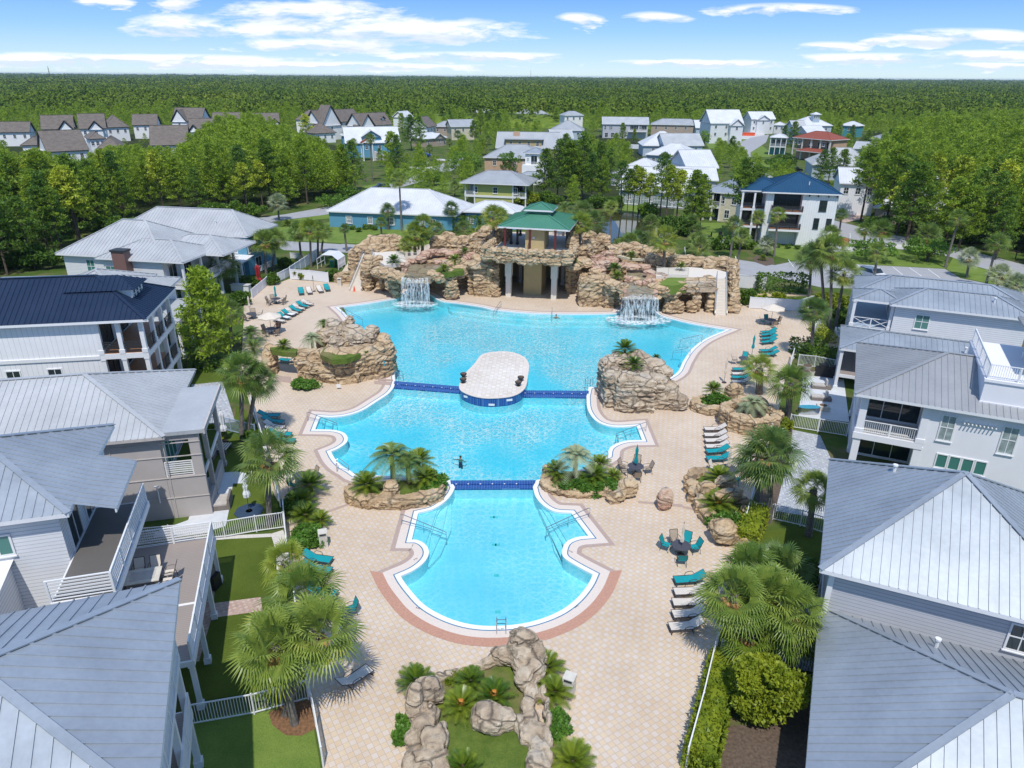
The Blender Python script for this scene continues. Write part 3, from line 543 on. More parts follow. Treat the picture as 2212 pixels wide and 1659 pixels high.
class House:
    def __init__(s,name,label,origin,ang,wall,roof,trim='trim_white',cat='house',group=None,seam=.45,oh=.6):
        s.root=empty(name,(origin[0],origin[1],0),radians(ang),label,cat,group); s.o=origin; s.ang=radians(ang)
        s.wm=MT[wall]; s.rm=MT[roof]; s.tm=MT[trim]; s.seam=seam; s.oh=oh
        s.W=MB(); s.Rf=MB(); s.blocks=[]
    def world(s,x,y,z=0): c,k=cos(s.ang),sin(s.ang); return Vector((s.o[0]+c*x-k*y,s.o[1]+k*x+c*y,z))
    def local(s,p): c,k=cos(s.ang),sin(s.ang); dx,dy=p[0]-s.o[0],p[1]-s.o[1]; return (c*dx+k*dy,-k*dx+c*dy)
    def block(s,x0,y0,x1,y1,ze,pitch=.5,kind='hip',wall=True,z0=0,seam=None,oh=None,cap=True,axis=None,m=0):
        R_=s.Rf; seam=s.seam if seam is None else seam; oh=s.oh if oh is None else oh; w=x1-x0; d=y1-y0
        ax=axis or ('x' if w>=d else 'y'); A=(x0,y0,ze);B=(x1,y0,ze);C=(x1,y1,ze);D_=(x0,y1,ze)
        if kind=='flat':
            R_.box(x0,y0,ze-.18,x1,y1,ze+.12,m)
        else:
            h=min(w,d)/2 if kind=='hip' else (d/2 if ax=='x' else w/2); rz=ze+h*pitch
            if ax=='x':
                k=h if kind=='hip' else 0; r0=(x0+k,(y0+y1)/2,rz); r1=(x1-k,(y0+y1)/2,rz)
                pl=[([A,B,r1,r0],1),([C,D_,r0,r1],1)]+([([B,C,r1],1),([D_,A,r0],1)] if kind=='hip' else [])
                hips=[(r0,r1),(A,r0),(D_,r0),(B,r1),(C,r1)] if kind=='hip' else [(r0,r1)]
            else:
                k=h if kind=='hip' else 0; r0=((x0+x1)/2,y0+k,rz); r1=((x0+x1)/2,y1-k,rz)
                pl=[([B,C,r1,r0],1),([D_,A,r0,r1],1)]+([([A,B,r0],1),([C,D_,r1],1)] if kind=='hip' else [])
                hips=[(r0,r1),(A,r0),(B,r0),(C,r1),(D_,r1)] if kind=='hip' else [(r0,r1)]
            for p,_ in pl:
                q=[p[0]]
                for v in p[1:]:
                    if (Vector(v)-Vector(q[-1])).length>1e-3: q.append(v)
                plane(R_,q,seam,m)
            if cap:
                for a,b in hips:
                    if (Vector(a)-Vector(b)).length>.1: R_.beam(Vector(a)+Vector((0,0,.03)),Vector(b)+Vector((0,0,.03)),.3,.05,m)
            # fascia and soffit
            t=.22; e=.02
            for a,b in ((A,B),(B,C),(C,D_),(D_,A)):
                if kind=='gable' and ((ax=='x' and a[0]==b[0]) or (ax=='y' and a[1]==b[1])): continue
                R_.poly([(b[0],b[1],b[2]),(a[0],a[1],a[2]),(a[0],a[1],a[2]-t),(b[0],b[1],b[2]-t)][::-1],2)
            R_.poly([(x0+e,y0+e,ze-t+.03),(x0+e,y1-e,ze-t+.03),(x1-e,y1-e,ze-t+.03),(x1-e,y0+e,ze-t+.03)],3)
            if kind=='gable':  # gable walls and raked trim
                for sgn in (0,1):
                    if ax=='x':
                        x=(x0+oh if sgn==0 else x1-oh); xe=x0 if sgn==0 else x1
                        if wall: s.W.poly([(x,y0+oh,ze-.2),(x,y1-oh,ze-.2),(x,(y0+y1)/2,ze-.2+(h-oh)*pitch+.15)],0)
                        for ya in (y0,y1): R_.beam((xe,ya,ze-.06),(xe,(y0+y1)/2,rz-.06),.07,.26,2)
                    else:
                        y=(y0+oh if sgn==0 else y1-oh); ye=y0 if sgn==0 else y1
                        if wall: s.W.poly([(x0+oh,y,ze-.2),(x1-oh,y,ze-.2),((x0+x1)/2,y,ze-.2+(h-oh)*pitch+.15)],0)
                        for xa in (x0,x1): R_.beam((xa,ye,ze-.06),((x0+x1)/2,ye,rz-.06),.07,.26,2)
        if wall: s.W.box(x0+oh,y0+oh,z0-.1,x1-oh,y1-oh,ze-.19)
        s.blocks.append((x0+oh,y0+oh,x1-oh,y1-oh,ze))
        return s
    def win(s,b,face,u,z,w=.9,h=1.5,glass='glass',mull=1,rail=True,frame='trim_white',name='window',sill=True):
        """window on face f/r/b/l of block b, u metres along from its left end as seen from outside, z = sill"""
        x0,y0,x1,y1,_=s.blocks[b] if isinstance(b,int) else b
        o,e,n={'f':((x0,y0),(1,0),(0,-1)),'r':((x1,y0),(0,1),(1,0)),'b':((x1,y1),(-1,0),(0,1)),'l':((x0,y1),(0,-1),(-1,0))}[face]
        def bx(mb,u0,u1,z0,z1,d0,d1):
            xs=[o[0]+e[0]*u0+n[0]*d0,o[0]+e[0]*u1+n[0]*d1]; ys=[o[1]+e[1]*u0+n[1]*d0,o[1]+e[1]*u1+n[1]*d1]
            mb.box(min(xs),min(ys),z0,max(xs),max(ys),z1)
        F_=MB(); t=.09; bx(F_,u-t,u,z-t,z+h+t,.0,.07); bx(F_,u+w,u+w+t,z-t,z+h+t,.0,.07); bx(F_,u,u+w,z+h,z+h+t,.0,.07); bx(F_,u,u+w,z-t,z,.0,.07)
        for i in range(mull): c=u+w*(i+1)/(mull+1); bx(F_,c-.025,c+.025,z,z+h,.0,.05)
        if rail: bx(F_,u,u+w,z+h*.52-.03,z+h*.52+.03,.0,.052)
        f=F_.build(name,MT[frame],s.root); Pn=MB(); bx(Pn,u,u+w,z,z+h,.0,.025); Pn.build('pane',MT[glass],f)
        if sill: Sl=MB(); bx(Sl,u-.13,u+w+.13,z-t-.06,z-t,.0,.12); Sl.build('sill',MT[frame],f)
        return f
    def auto(s,b,face,z0,n,w=.9,h=1.4,**k):
        x0,y0,x1,y1,_=s.blocks[b]; Lh=(x1-x0) if face in 'fb' else (y1-y0)
        for i in range(n): s.win(b,face,Lh*(i+.5)/n-w/2,z0,w,h,**k)
    def part(s,name,mb,mat,parent=None): return mb.build(name,[MT[m] for m in mat] if isinstance(mat,(list,tuple)) else MT[mat],parent or s.root)
    def rail(s,pts,z,h=1.0,style='v',mat='trim_white',name='railing',sp=.14,post=2.0,close=False):
        mb=MB(); pts=list(pts)+([pts[0]] if close else [])
        for a,b in zip(pts,pts[1:]):
            a=Vector((a[0],a[1],z));b=Vector((b[0],b[1],z)); d=b-a; Lh=d.length; d.normalize(); U=Vector((0,0,1))
            mb.beam(a+U*h,b+U*h,.08,.05); mb.beam(a+U*.12,b+U*.12,.05,.04)
            k=max(1,int(round(Lh/post)))
            for i in range(0 if a==Vector((pts[0][0],pts[0][1],z)) else 1,k+1): q=a+d*(Lh*i/k); mb.box(q.x-.05,q.y-.05,z,q.x+.05,q.y+.05,z+h+.02)
            if style=='v':
                m_=int(Lh/sp)
                for i in range(1,m_): q=a+d*(Lh*i/m_); mb.beam(q+U*.12,q+U*h,.03,.03,up=d)
            elif style=='h':
                for i in range(1,6): mb.beam(a+U*(.12+i*(h-.12)/6),b+U*(.12+i*(h-.12)/6),.03,.085)
            elif style=='x':
                for i in range(k):
                    q0=a+d*(Lh*i/k); q1=a+d*(Lh*(i+1)/k); mb.beam(q0+U*.12,q1+U*h,.05,.05); mb.beam(q0+U*h,q1+U*.12,.05,.05)
        return s.part(name,mb,mat)
    def post(s,x,y,z0,z1,w=.3,mat='trim_white',name='post',base=True):
        mb=MB(); mb.box(x-w/2,y-w/2,z0,x+w/2,y+w/2,z1)
        if base and z1-z0>1.5: mb.box(x-w/2-.06,y-w/2-.06,z0,x+w/2+.06,y+w/2+.06,z0+.35); mb.box(x-w/2-.04,y-w/2-.04,z1-.15,x+w/2+.04,y+w/2+.04,z1)
        return s.part(name,mb,mat)
    def slab(s,x0,y0,x1,y1,z,t=.3,mat='trim_white',top='deck_board',name='balcony_floor'):
        mb=MB(); mb.box(x0,y0,z-t,x1,y1,z); mb.box(x0+.1,y0+.1,z+.001,x1-.1,y1-.1,z+.03,1); return s.part(name,mb,[mat,top])
    def recess(s,b,face,u,z,w,h,name='doorway',glass='glass',frame='trim_white',bays=2):
        """dark porch opening with glass doors: shallow box look, set proud of the wall by millimetres"""
        return s.win(b,face,u,z,w,h,glass=glass,mull=bays-1,rail=False,frame=frame,name=name,sill=False)
    def done(s):
        if s.W.f: s.W.build('wall',s.wm,s.root)
        if s.Rf.f: s.Rf.build('roof',[s.rm,s.rm,s.tm,MT['soffit']],s.root)
        return s
def vent(H,x,y,z,name='roof_vent'):
    mb=MB(); mb.tube([(x,y,z),(x,y,z+.45)],.09,8); mb.tube([(x,y,z+.45),(x,y,z+.55)],.14,8); H.part(name,mb,'trim_white')

# ---- bottom left: blue-grey metal roof over stacked balconies
H=House('beach_house','house with ridged blue-grey metal roof cut by the bottom left corner',G(*Dp(7,1165,435),9.3),20,'pale_blue_siding','blue_galv_roof',seam=.5)
H.block(-20,-10.4,0,0,9.3,.40)
for z in (3.1,6.2): H.slab(-3.2,-10,-.5,-.7,z); H.rail([(-.55,-.8),(-.55,-9.9)],z,style='h')
for y in (-.9,-3.6,-6.6,-9.6): H.post(-.7,y,0,9.05,.26)
H.blocks[0]=(-19.4,-9.8,-3.2,-.6,9.3); H.W=MB(); H.W.box(-19.4,-9.8,-.1,-3.2,-.6,9.1)
for z in (.3,3.4,6.5): H.recess(0,'r',1.5,z,2.4,2.2); H.recess(0,'r',5.2,z,2.4,2.2)
vent(H,-12,-1.5,9.9); H.done()
# ---- white sided house with balcony and timber deck
H=House('beach_house','white house with fan of blue-grey roof seams and a slatted balcony over a timber deck',G(*Dp('A',690,1465),9.2),15.8,'white_siding','blue_galv_roof',seam=.42)
H.block(-16,0,0,9.5,9.2,.45)
a=H.local(G(*Dp('A',1005,870),9.2)); b=H.local(G(*Dp('A',1205,930),8.9)); c=H.local(G(*Dp('A',965,1440),8.9)); d=H.local(G(*Dp('A',735,1380),9.2))
plane(H.Rf,[(1.75,d[1]+.1,8.62),(1.75,a[1],8.62),(-.1,a[1],9.22),(-.1,d[1]+.1,9.22)],.42); H.Rf.box(1.68,d[1]+.1,8.42,1.75,a[1],8.61,2)
H.W=MB(); H.W.box(-15.4,.6,-.1,-.7,8.9,9.0); H.blocks[0]=(-15.4,.6,-.7,8.9,9.2)
# two storey wing towards the viewer
H.W.box(-14,-2.2,-.1,-3.2,.59,6.3); H.blocks.append((-14,-2.2,-3.2,.6,6.3)); H.Rf.poly([(-14.2,-2.4,6.32),(-3,-2.4,6.32),(-3,.62,6.75),(-14.2,.62,6.75)],2)
H.win(0,'f',11.4,7.1,1.1,1.0,glass='glass_green',mull=1,rail=False); H.win(1,'f',7.6,3.9,1.1,1.7); H.win(1,'f',9.1,3.9,1.1,1.7)
H.slab(-.7,-2.6,2.0,5.4,6.2,.35,top='dark_board'); H.rail([(-.7,-2.5),(1.9,-2.5),(1.9,5.3)],6.2,1.15,'h')
for y in (1.2,3.8): H.recess(0,'r',y-.4,6.3,1.6,2.1)
for y in (.8,2.4,4.0,5.6): H.win(0,'r',y,3.6,.9,2.0)
# lower deck
mb=MB(); 
H.slab(-3.1,-4.4,5.0,-.2,3.1,.3); H.slab(-.7,-.2,5.0,5.6,3.1,.3); H.rail([(-1.5,5.5),(4.9,5.5),(4.9,-4.3)],3.1,1.1,'h')
for y in (-4.2,-1.2,2.2,5.4): H.post(4.8,y,0,2.8,.22)
vent(H,-8,7.5,10.2); H.done(); DECKH=H
# ---- taupe stucco house with flat porch roof
H=House('beach_house','taupe stucco house with long pale metal hip roof and flat porch roof',G(*Dp('A',1660,690),6.5),13.1,'taupe_stucco','galv_roof',trim='taupe_trim',seam=.42)
H.block(-19,0,0,11.7,6.5,.43,oh=.55)
H.Rf.box(-2.4,.35,6.35,2.3,7.8,6.62,0); H.Rf.box(2.3,.3,6.3,2.42,7.9,6.68,2)
# front wall reaches under the flat roof with an opening for the terrace
H.W.box(-.54,.56,-.1,1.9,.85,3.2); H.W.box(1.25,.56,3.2,1.9,.85,5.9); H.W.box(1.65,.85,-.1,1.9,6.5,1.0); H.W.box(-.54,.56,5.9,1.9,.85,6.33)
H.slab(-.5,.9,1.8,7.6,3.1,.3,top='turf' if 'turf' in MT else 'deck_board')
H.rail([(-.5,.7),(1.2,.7)],3.2,1.05,'h',mat='grey_bar' if 'grey_bar' in MT else 'trim_white')
for y in (3.,7.4): H.post(1.75,y,0,6.3,.3,'taupe_trim')
H.recess(0,'r',1.0,3.3,2.6,2.5,bays=3,glass='glass_green'); H.recess(0,'r',5,3.3,2.4,2.3); H.recess(0,'r',1.0,.2,3,2.3)
mb=MB()
for z in (1.55,3.1,4.7,5.7): mb.box(-18.4,.5,z,1.95,.548,z+.06)
for x in (-12,-7.4,-3.6,-.35): mb.box(x,.49,0,x+.05,.538,6.2)
H.part('joint_trim',mb,'taupe_trim'); mb=MB(); mb.tube([(-1.2,.4,1.4),(-1.2,.4,2.6)],.04); mb.tube([(-1.35,.35,2.7),(-1.05,.35,2.7)],.05); H.part('gas_pipe',mb,'trim_white'); H.done()
# ---- white board-and-batten house with navy roof
H=House('beach_house','white board-and-batten house with dark navy metal roof and timber-floored porches',G(*Dp(4,940,300),9.3),10,'white_batten','navy_roof',seam=.42)
H.block(-22,0,0,9.7,9.3,.55); H.W=MB(); H.W.box(-21.4,.6,-.1,-4.3,9.1,9.1); H.blocks[0]=(-21.4,.6,-4.3,9.1,9.3)
for z in (3.1,6.2):
    H.slab(-4.3,.55,-.45,9.2,z,.45,top='wood_floor')
    H.rail([(-4.2,.7),(-.6,.7),(-.6,9.0)],z,1.0,'h',mat='trim_dark')
for z0,z1 in ((0,2.65),(3.1,5.75),(6.2,9.1)):
    for x,y in ((-4.15,.75),(-2.5,.75),(-.7,.75),(-.7,3.5),(-.7,6.2),(-.7,8.9)): H.post(x,y,z0,z1,.34)
for z in (.3,3.3,6.4): H.recess(0,'r',1.2,z,2.2,2.2,frame='trim_dark'); H.recess(0,'r',5.0,z,2.4,2.2,frame='trim_dark')
for u in (6.4,9.6,12.8): H.win(0,'f',u,4.45,1.0,.65,mull=1,rail=False)
H.part('belt_trim',(lambda m:(m.box(-21.42,.5,5.8,-4.3,.6,6.1),m)[1])(MB()),'trim_white')
D2=MB(); D2.box(-6.0,3.3,9.4,-1.75,6.3,11.05); H.part('dormer_wall',D2,'white_wall')
mb=MB(); plane(mb,[(-1.3,2.9,11.05),(-1.3,6.7,11.05),(-3.0,4.8,11.93)],.4); plane(mb,[(-7.0,2.9,11.05),(-1.3,2.9,11.05),(-3.0,4.8,11.93),(-7.0,4.8,11.93)],.4); plane(mb,[(-1.3,6.7,11.05),(-7.0,6.7,11.05),(-7.0,4.8,11.93),(-3.0,4.8,11.93)],.4); H.part('dormer_roof',mb,'navy_roof')
for i in range(3): H.win((-6.0,3.3,-1.75,6.3,0),'r',.35+i*.8,10.1,.5,.75,mull=0,frame='trim_white')
vent(H,-15.5,2.6,10.7); H.done()
# ---- house between navy roof and white hipped house
p=G(*Dp(1,1170,1355),6.5); H=House('beach_house','pale metal roofed house half hidden behind the navy roof',p,8,'white_siding','galv_roof',seam=.45)
H.block(-21,-9.5,0,0,6.5,.36); H.block(-12,-8,-3,1.5,6.6,.42); H.block(-3.5,-9.5,2.0,-1,4.2,.3,wall=False)
for y in (-9.2,-5.5,-1.3): H.post(1.8,y,0,4.0,.3)
H.recess(0,'r',1.2,.3,2.2,2.2); H.recess(0,'r',5.2,.3,2.2,2.2); H.win(0,'r',2,4.2,1,1.5); H.done()
# ---- white house, pale hipped roofs, brick chimney
H=House('beach_house','white two-storey house with pale hipped metal roofs and a brown chimney',G(*Dp(1,355,1200),6.4),-10,'white_siding','galv_roof',seam=.5)
H.block(0,0,15.5,12.3,6.4,.58); H.block(6.6,-1.0,19.0,7.4,6.4,.42); H.block(-1.5,9,5,15,6.2,.3); H.block(10,4,21.5,12.5,6.3,.38,wall=False)
H.W=MB(); H.W.box(.6,.6,-.1,15,11.7,6.2); H.W.box(7.2,-.4,-.1,15.6,6.8,6.2); H.blocks[1]=(7.2,-.4,15.6,6.8,6.4)
mb=MB(); mb.box(9.6,-1.6,0,11.4,-.42,7.6); mb.box(9.5,-1.7,7.4,11.5,-.3,7.65,1); H.part('chimney',mb,['brick_wall','trim_dark'])
H.win(0,'f',3.3,3.9,1.1,1.7,glass='glass_green'); H.win(1,'f',.3,4.0,1.3,1.2,glass='glass_green')
H.slab(15.6,-.6,18.6,11.5,3.1,.4); H.rail([(15.7,-.5),(18.5,-.5),(18.5,11.4)],3.1,1.0,'h')
for y in (-.4,3.5,7.4,11.3):
    H.post(18.4,y,0,2.7,.32); H.post(18.4,y,3.1,6.2,.28)
for z in (.2,3.3): H.recess(1,'r',1,z,1.6,2.2); H.recess(1,'r',3.6,z,2.2,2.2)
vent(H,7,3.5,7.9); H.done()
# ---- blue house with grey hip roof
H=House('beach_house','deep blue sided house with long light grey hip roof beside the pine wood',G(*Dp(1,1600,1090),6.2),-10.5,'blue_siding','galv_roof',seam=.5)
H.block(-22,0,0,9.4,6.2,.62); H.W=MB(); H.W.box(-21.4,.6,-.1,-.7,8.8,6.0); H.blocks[0]=(-21.4,.6,-.7,8.8,6.2)
H.win(0,'f',18.2,3.6,.95,1.6,glass='curtain_glass'); H.win(0,'r',.4,3.5,.9,1.7,glass='curtain_glass'); H.win(0,'r',1.6,3.5,.9,1.7,glass='curtain_glass'); H.win(0,'r',5,3.6,.9,1.6)
H.slab(-4.5,-2.2,-.2,.6,3.0,.35); mb=MB(); plane(mb,[(-5,-2.6,2.95),(.3,-2.6,2.95),(.3,.6,3.3),(-5,.6,3.3)],.5); H.part('porch_roof',mb,'trim_white')
for x in (-4.3,-.4): H.post(x,-2.0,0,2.65,.3)
H.rail([(-4.4,-2.0),(-.3,-2.0)],.4,.9,'v'); H.rail([(.2,.8),(.2,6)],.4,.9,'v'); H.recess(0,'f',17.2,.3,2.6,2.1); H.recess(0,'r',2,.3,1.6,2.1); vent(H,-6,2,7.4); H.done()
# ================ right row
H=House('beach_house','grey sided house with steep blue-grey and white seamed hip roofs filling the bottom right',G(*Dp(9,890,370),6.3),-24.2,'grey_siding','blue_galv_roof',seam=.4)
H.block(0,0,11.8,11.8,6.3,.62); H.block(.4,-12,16,1.25,3.3,.5,seam=.42)
H.win(0,'f',7.6,4.2,.95,1.35,frame='trim_white')
mb=MB(); mb.box(.5,.5,0,.75,.75,6.1); H.part('corner_board',mb,'trim_white')
H.recess(0,'l',1.5,.2,2.4,2.2); H.recess(0,'l',6,.2,2.4,2.2); H.win(0,'l',3,4,1,1.5); H.win(0,'l',7,4,1,1.5)
vent(H,3.1,8.0,8.1); vent(H,5.2,-1.2,4.5); H.done()
# ---- white stucco house with porches and roof terrace tower
H=House('beach_house','white stucco house with grey hip roof, screened porches and a railed rooftop terrace',G(*Dp(6,1115,780),6.6),-24.5,'stucco_grey','grey_roof',seam=.42)
H.block(0,0,14,12.2,6.6,.35); H.W=MB(); H.W.box(5.2,.6,-.1,20,11.6,6.4); H.W.box(.6,3.6,-.1,5.3,8.6,6.4); H.blocks[0]=(5.2,.6,20,11.6,6.6)
for z0,z1 in ((0,3.0),(3.3,6.4)):
    for x,y in ((.85,.85),(4.95,.8),(.85,4.0),(.85,8),(.85,11.3)): H.post(x,y,z0,z1,.5,'stucco_grey')
H.slab(.5,.5,5.2,3.6,3.3,.5,mat='stucco_grey',top='concrete'); H.slab(.5,3.6,1.2,11.7,3.3,.5,mat='stucco_grey',top='concrete')
H.rail([(1.0,.7),(4.8,.7)],3.3,1.0,'v'); H.rail([(.75,1),(.75,11.2)],3.3,1.0,'x',post=1.8)
H.win((.6,3.6,5.3,8.6,0),'f',.5,.2,3.8,2.5,mull=2,rail=False,name='doorway',sill=False); H.win((.6,3.6,5.3,8.6,0),'f',.5,3.5,3.8,2.5,mull=2,rail=False,name='doorway',sill=False)
H.win(0,'f',.8,3.9,.8,1.9,glass='curtain_glass'); H.win(0,'f',4.6,3.7,.85,2.0,glass='curtain_glass'); H.win(0,'f',8.2,3.7,.9,2.0,glass='curtain_glass')
for i in range(4): H.win(0,'f',1.1+i*.82,1.7,.62,1.0,mull=0,rail=False,glass='glass_green')
mb=MB(); mb.box(3.0+.2,.2,5.35,5.4,.55,5.45) if False else None
mb=MB(); 
for i in range(9): mb.box(7.3+i*.24,.25,5.5,7.38+i*.24,.58,5.56)
H.part('awning_slat_frame',mb,'trim_white') 
# tower with terrace
H.W.box(8.0,1.2,6.3,20,9.8,8.6); mb=MB(); mb.box(7.9,1.1,8.6,20.1,9.9,8.8); mb.box(7.95,1.15,6.9,20.1,1.2,7.1); H.part('parapet_trim',mb,'stucco_grey')
H.rail([(8.1,9.6),(8.1,1.3),(13.5,1.3)],8.8,1.05,'v'); 
for x,y in ((11.3,7.3),(12.0,5.2),(13.2,3.6)): H.post(x,y,8.8,11.2,.35)
mb=MB(); plane(mb,[(10.6,1.9,11.2),(20,1.9,11.2),(20,5.9,12.4),(14.6,5.9,12.4)],.42); plane(mb,[(10.6,9.9,11.2),(10.6,1.9,11.2),(14.6,5.9,12.4)],.42); mb.box(10.62,1.92,11.0,20,9.9,11.18); H.part('terrace_roof',mb,'grey_roof')
H.W.box(13.6,4.0,8.6,20,9.6,11.1); H.done()
# ---- sided house with blue-grey hip roof and x-braced porches
H=House('beach_house','white sided house with pale blue hip roof and x-braced porch railings',G(*Dp(6,1345,200),7.4),-23.8,'white_siding','blue_galv_roof',seam=.45)
H.block(0,0,12.5,6.5,7.4,.36); H.block(-3.4,.8,1.5,5.2,7.3,.32,wall=False); H.block(-3.2,4.5,13,11.5,7.2,.36,wall=False); H.W.box(.6,5.9,-.1,12,11,7.0)
H.block(-4,-6.5,12,1.0,4.3,.28); H.blocks[3]=(-1.4,-5.9,11.4,.4,4.3)
H.W=MB(); H.W.box(.6,.6,-.1,11.9,11,7.2); H.W.box(-1.2,-5.9,-.1,11.4,.5,4.1)
H.win(0,'f',2.0,5.1,1.15,1.35,glass='glass_green')
H.slab(-3.2,.9,.6,10.8,4.4,.35,top='blue_grey_wall'); H.rail([(.5,1.0),(-3.1,1.0),(-3.1,10.6)],4.4,1.0,'x',post=1.7)
for x,y in ((-3.1,1.0),(.4,1.0),(-3.1,4.2),(-3.1,7.4),(-3.1,10.5)): H.post(x,y,4.4,7.1,.28,'trim_white'); H.post(x,y,0,4.05,.28,'trim_white')
H.rail([(-3.6,-6.2),(-3.6,.6)],1.6,1.0,'x',post=1.7)
for y in (-6.2,-3.9,-1.6,.6): H.post(-3.7,y,0,4.1,.28,'trim_white')
H.slab(-3.8,-6.3,-1.3,.8,1.6,.3); H.win((.6,.6,11.9,11,0),'l',3,4.6,1.8,2.0,mull=1,rail=False,sill=False,name='doorway')
vent(H,9,2,8.1); vent(H,6.5,-4.8,4.9); H.done()
# ================================================================ houses further away
def bh(name,label,k,fl,fr,ze,ridge,pitch=.5,kind='hip',wall='white_wall',roof='white_roof',cross=(),nf=0,nr=0,z1=None,seam=0,group=None,depth=None,win=(.9,1.3),axis=None,trim='trim_white',done=True,oh=.5,glass='glass',storeys=1):
    a=G(*Dp(k,*fl),ze); b=G(*Dp(k,*fr),ze); W_=hypot(b.x-a.x,b.y-a.y); ang=math.degrees(atan2(b.y-a.y,b.x-a.x))
    H=House(name,label,a,ang,wall,roof,trim=trim,group=group,seam=seam,oh=oh)
    if depth is None:
        yt=Dp(k,0,ridge)[1]; lo,hi=2,40
        for _ in range(40):
            m=(lo+hi)/2; q=H.world(W_/2,m/2,ze+pitch*m/2)
            if P(q)[1]>yt: lo=m
            else: hi=m
        depth=max(4,(lo+hi)/2)
        if depth>15 or depth<8:
            depth=min(15,max(8,depth)); lo,hi=.15,2.2
            for _ in range(40):
                m=(lo+hi)/2; q=H.world(W_/2,depth/2,ze+m*depth/2)
                if P(q)[1]>yt: lo=m
                else: hi=m
            pitch=(lo+hi)/2
    H.block(0,0,W_,depth,ze,pitch,kind,axis=axis or ('x' if kind=='gable' else None))
    H.Wd=W_; H.Dd=depth
    for c in cross:
        u0,u1,pr,zz,pp=c[:5]; H.block(W_*u0,-pr,W_*u1,depth*.5,zz or ze,pp,'gable',axis='y',cap=False)
        H.win(len(H.blocks)-1,'f',W_*(u1-u0)/2-.5-.45,(zz or ze)-2.0,.9,1.2)
    fs=[] 
    if not nf and storeys==1 and wall!='shingle' and W_>8: nf=3
    for s in range(storeys):
        z=(z1 if z1 is not None else ze-2.3)-3.1*s
        if z<.3: continue
        if nf: H.auto(0,'f',z,nf,*win,glass=glass)
        if nr: H.auto(0,'r' if a.x<40 else 'l',z,nr,*win,glass=glass)
    return H.done() if done else H
SG='grey shingle-roofed white houses beyond the left wood'
sh=dict(wall='white_wall',roof='shingle_roof',trim='trim_dark')
bh('house','shingle-roofed house at the far left edge with blue-shaded wall','B',(-150,362),(322,356),5.5,243,.9,'gable',nf=4,group=SG,**sh)
bh('house','shingle house with white end gable and one front gable, left of its twin','B',(440,328),(800,322),7,172,1.15,'gable',cross=[(.5,1.02,1.2,6.6,1.2)],group=SG,**sh)
bh('house','taller shingle house with white left gable and small front gable','B',(850,322),(1150,316),7,156,1.15,'gable',cross=[(.32,.9,1.2,6.8,1.1)],group=SG,**sh)
bh('house','white house with pointed shingle hip roof between the gabled houses','B',(1130,308),(1400,300),6,187,.95,'hip',nf=3,nr=2,group=SG,depth=14,**sh)
bh('house','shingle house with white right end gable beside tall pines','B',(1420,282),(1700,280),6,162,1.0,'gable',nf=3,group=SG,**sh)
bh('house','big shingle house with steep roof, front gable and dark garage door','B',(1850,236),(2180,240),7,92,1.1,'gable',cross=[(.02,.55,1.5,6.8,1.35)],group=SG,**sh)
bh('house','wide low shingle roof nearest the wood on the left','B',(500,572),(965,548),4.5,335,.75,'gable',group=SG,**sh)
bh('house','shingle hip-roofed house stepping down at the left of the wide roof','B',(215,500),(470,495),4.5,395,.7,'hip',group=SG,depth=14,**sh)
bh('house','white house with low shingle hip and paired windows behind the pyramid roof','B',(950,432),(1145,425),5.8,325,.7,'hip',nf=3,group=SG,depth=13,**sh)
bh('house','square shingle pyramid-roofed garage among the pine tops','B',(1045,532),(1320,525),4.2,368,.85,'hip',nf=2,group=SG,depth=15,**sh)
bh('house','large plain shingle slope between yellow-green pines','B',(1615,502),(2040,494),4.5,283,.85,'gable',group=SG,nf=3,**sh)
bh('house','shingle house with twin-window front gable left of the dark pine','C',(225,292),(480,290),6,178,.9,'gable',cross=[(0,.42,.8,5.6,1.2)],group=SG,**sh)
bh('house','shingle house with white front gable half hidden by the dark pine','C',(440,225),(720,225),6.5,122,1.0,'gable',cross=[(0,.42,2,6.3,1.2)],group=SG,**sh)
bh('house','shingle house with white end gable right of the dark pine','C',(830,215),(1075,212),6.5,128,.9,'gable',cross=[(.6,1,1.5,5.6,1.1)],group=SG,**sh)
bh('house','shingle hip-roofed house behind a leaning pine','C',(1210,190),(1490,195),6.5,100,.8,'hip',group=SG,nf=2,**sh)
bh('house','tall shingle house with white front gable left of the blue dormer house','C',(1440,225),(1830,200),7.5,97,1.1,'gable',cross=[(0,.45,2.0,6.5,1.4)],group=SG,**sh)
H=bh('house','shingle house with dormer and white gable right behind the blue dormer house','C',(1820,252),(2120,235),6.5,127,.95,'gable',cross=[(0,.42,1.0,6.3,1.3)],group=SG,done=False,**sh)
H.block(H.Wd*.72,1.5,H.Wd*.85,7,9.2,.8,'gable',axis='y'); H.done()
bh('house','low shingle roof partly hidden at the right of the leaning pine','C',(1390,320),(1600,310),4.2,222,.8,'hip',group=SG,**sh)
# blue dormer house and its neighbours
H=bh('house','white-roofed blue house with a big gabled dormer behind a tall fan palm','N',(40,440),(640,430),5.2,262,.55,'gable',wall='blue_siding',roof='white_roof',nf=4,done=False)
H.block(H.Wd*.30,.5,H.Wd*.66,9,7.3,.62,'gable',axis='y'); H.block(-1,H.Dd*.4,H.Wd*.4,H.Dd*.9,7.4,.35,'hip'); H.win(1,'f',2.3,6.3,2.0,1.5,mull=2); H.done()
H=House('entry_porch','small entry porch with red tiled gable and long white stair',G(*Dp('N',215,620)),-70,'white_wall','red_roof',oh=.2)
H.block(0,0,5,4,6,.6,'gable',wall=False); 
for x,y in ((.3,.3),(4.6,.3),(.3,3.6),(4.6,3.6)): H.post(x,y,0,5.8,.3)
mb=MB()
for i in range(14): mb.box(1,4+i*.55,0,4,4.55+i*.55,3.2-i*.22)
H.part('stair',mb,'concrete'); H.done()
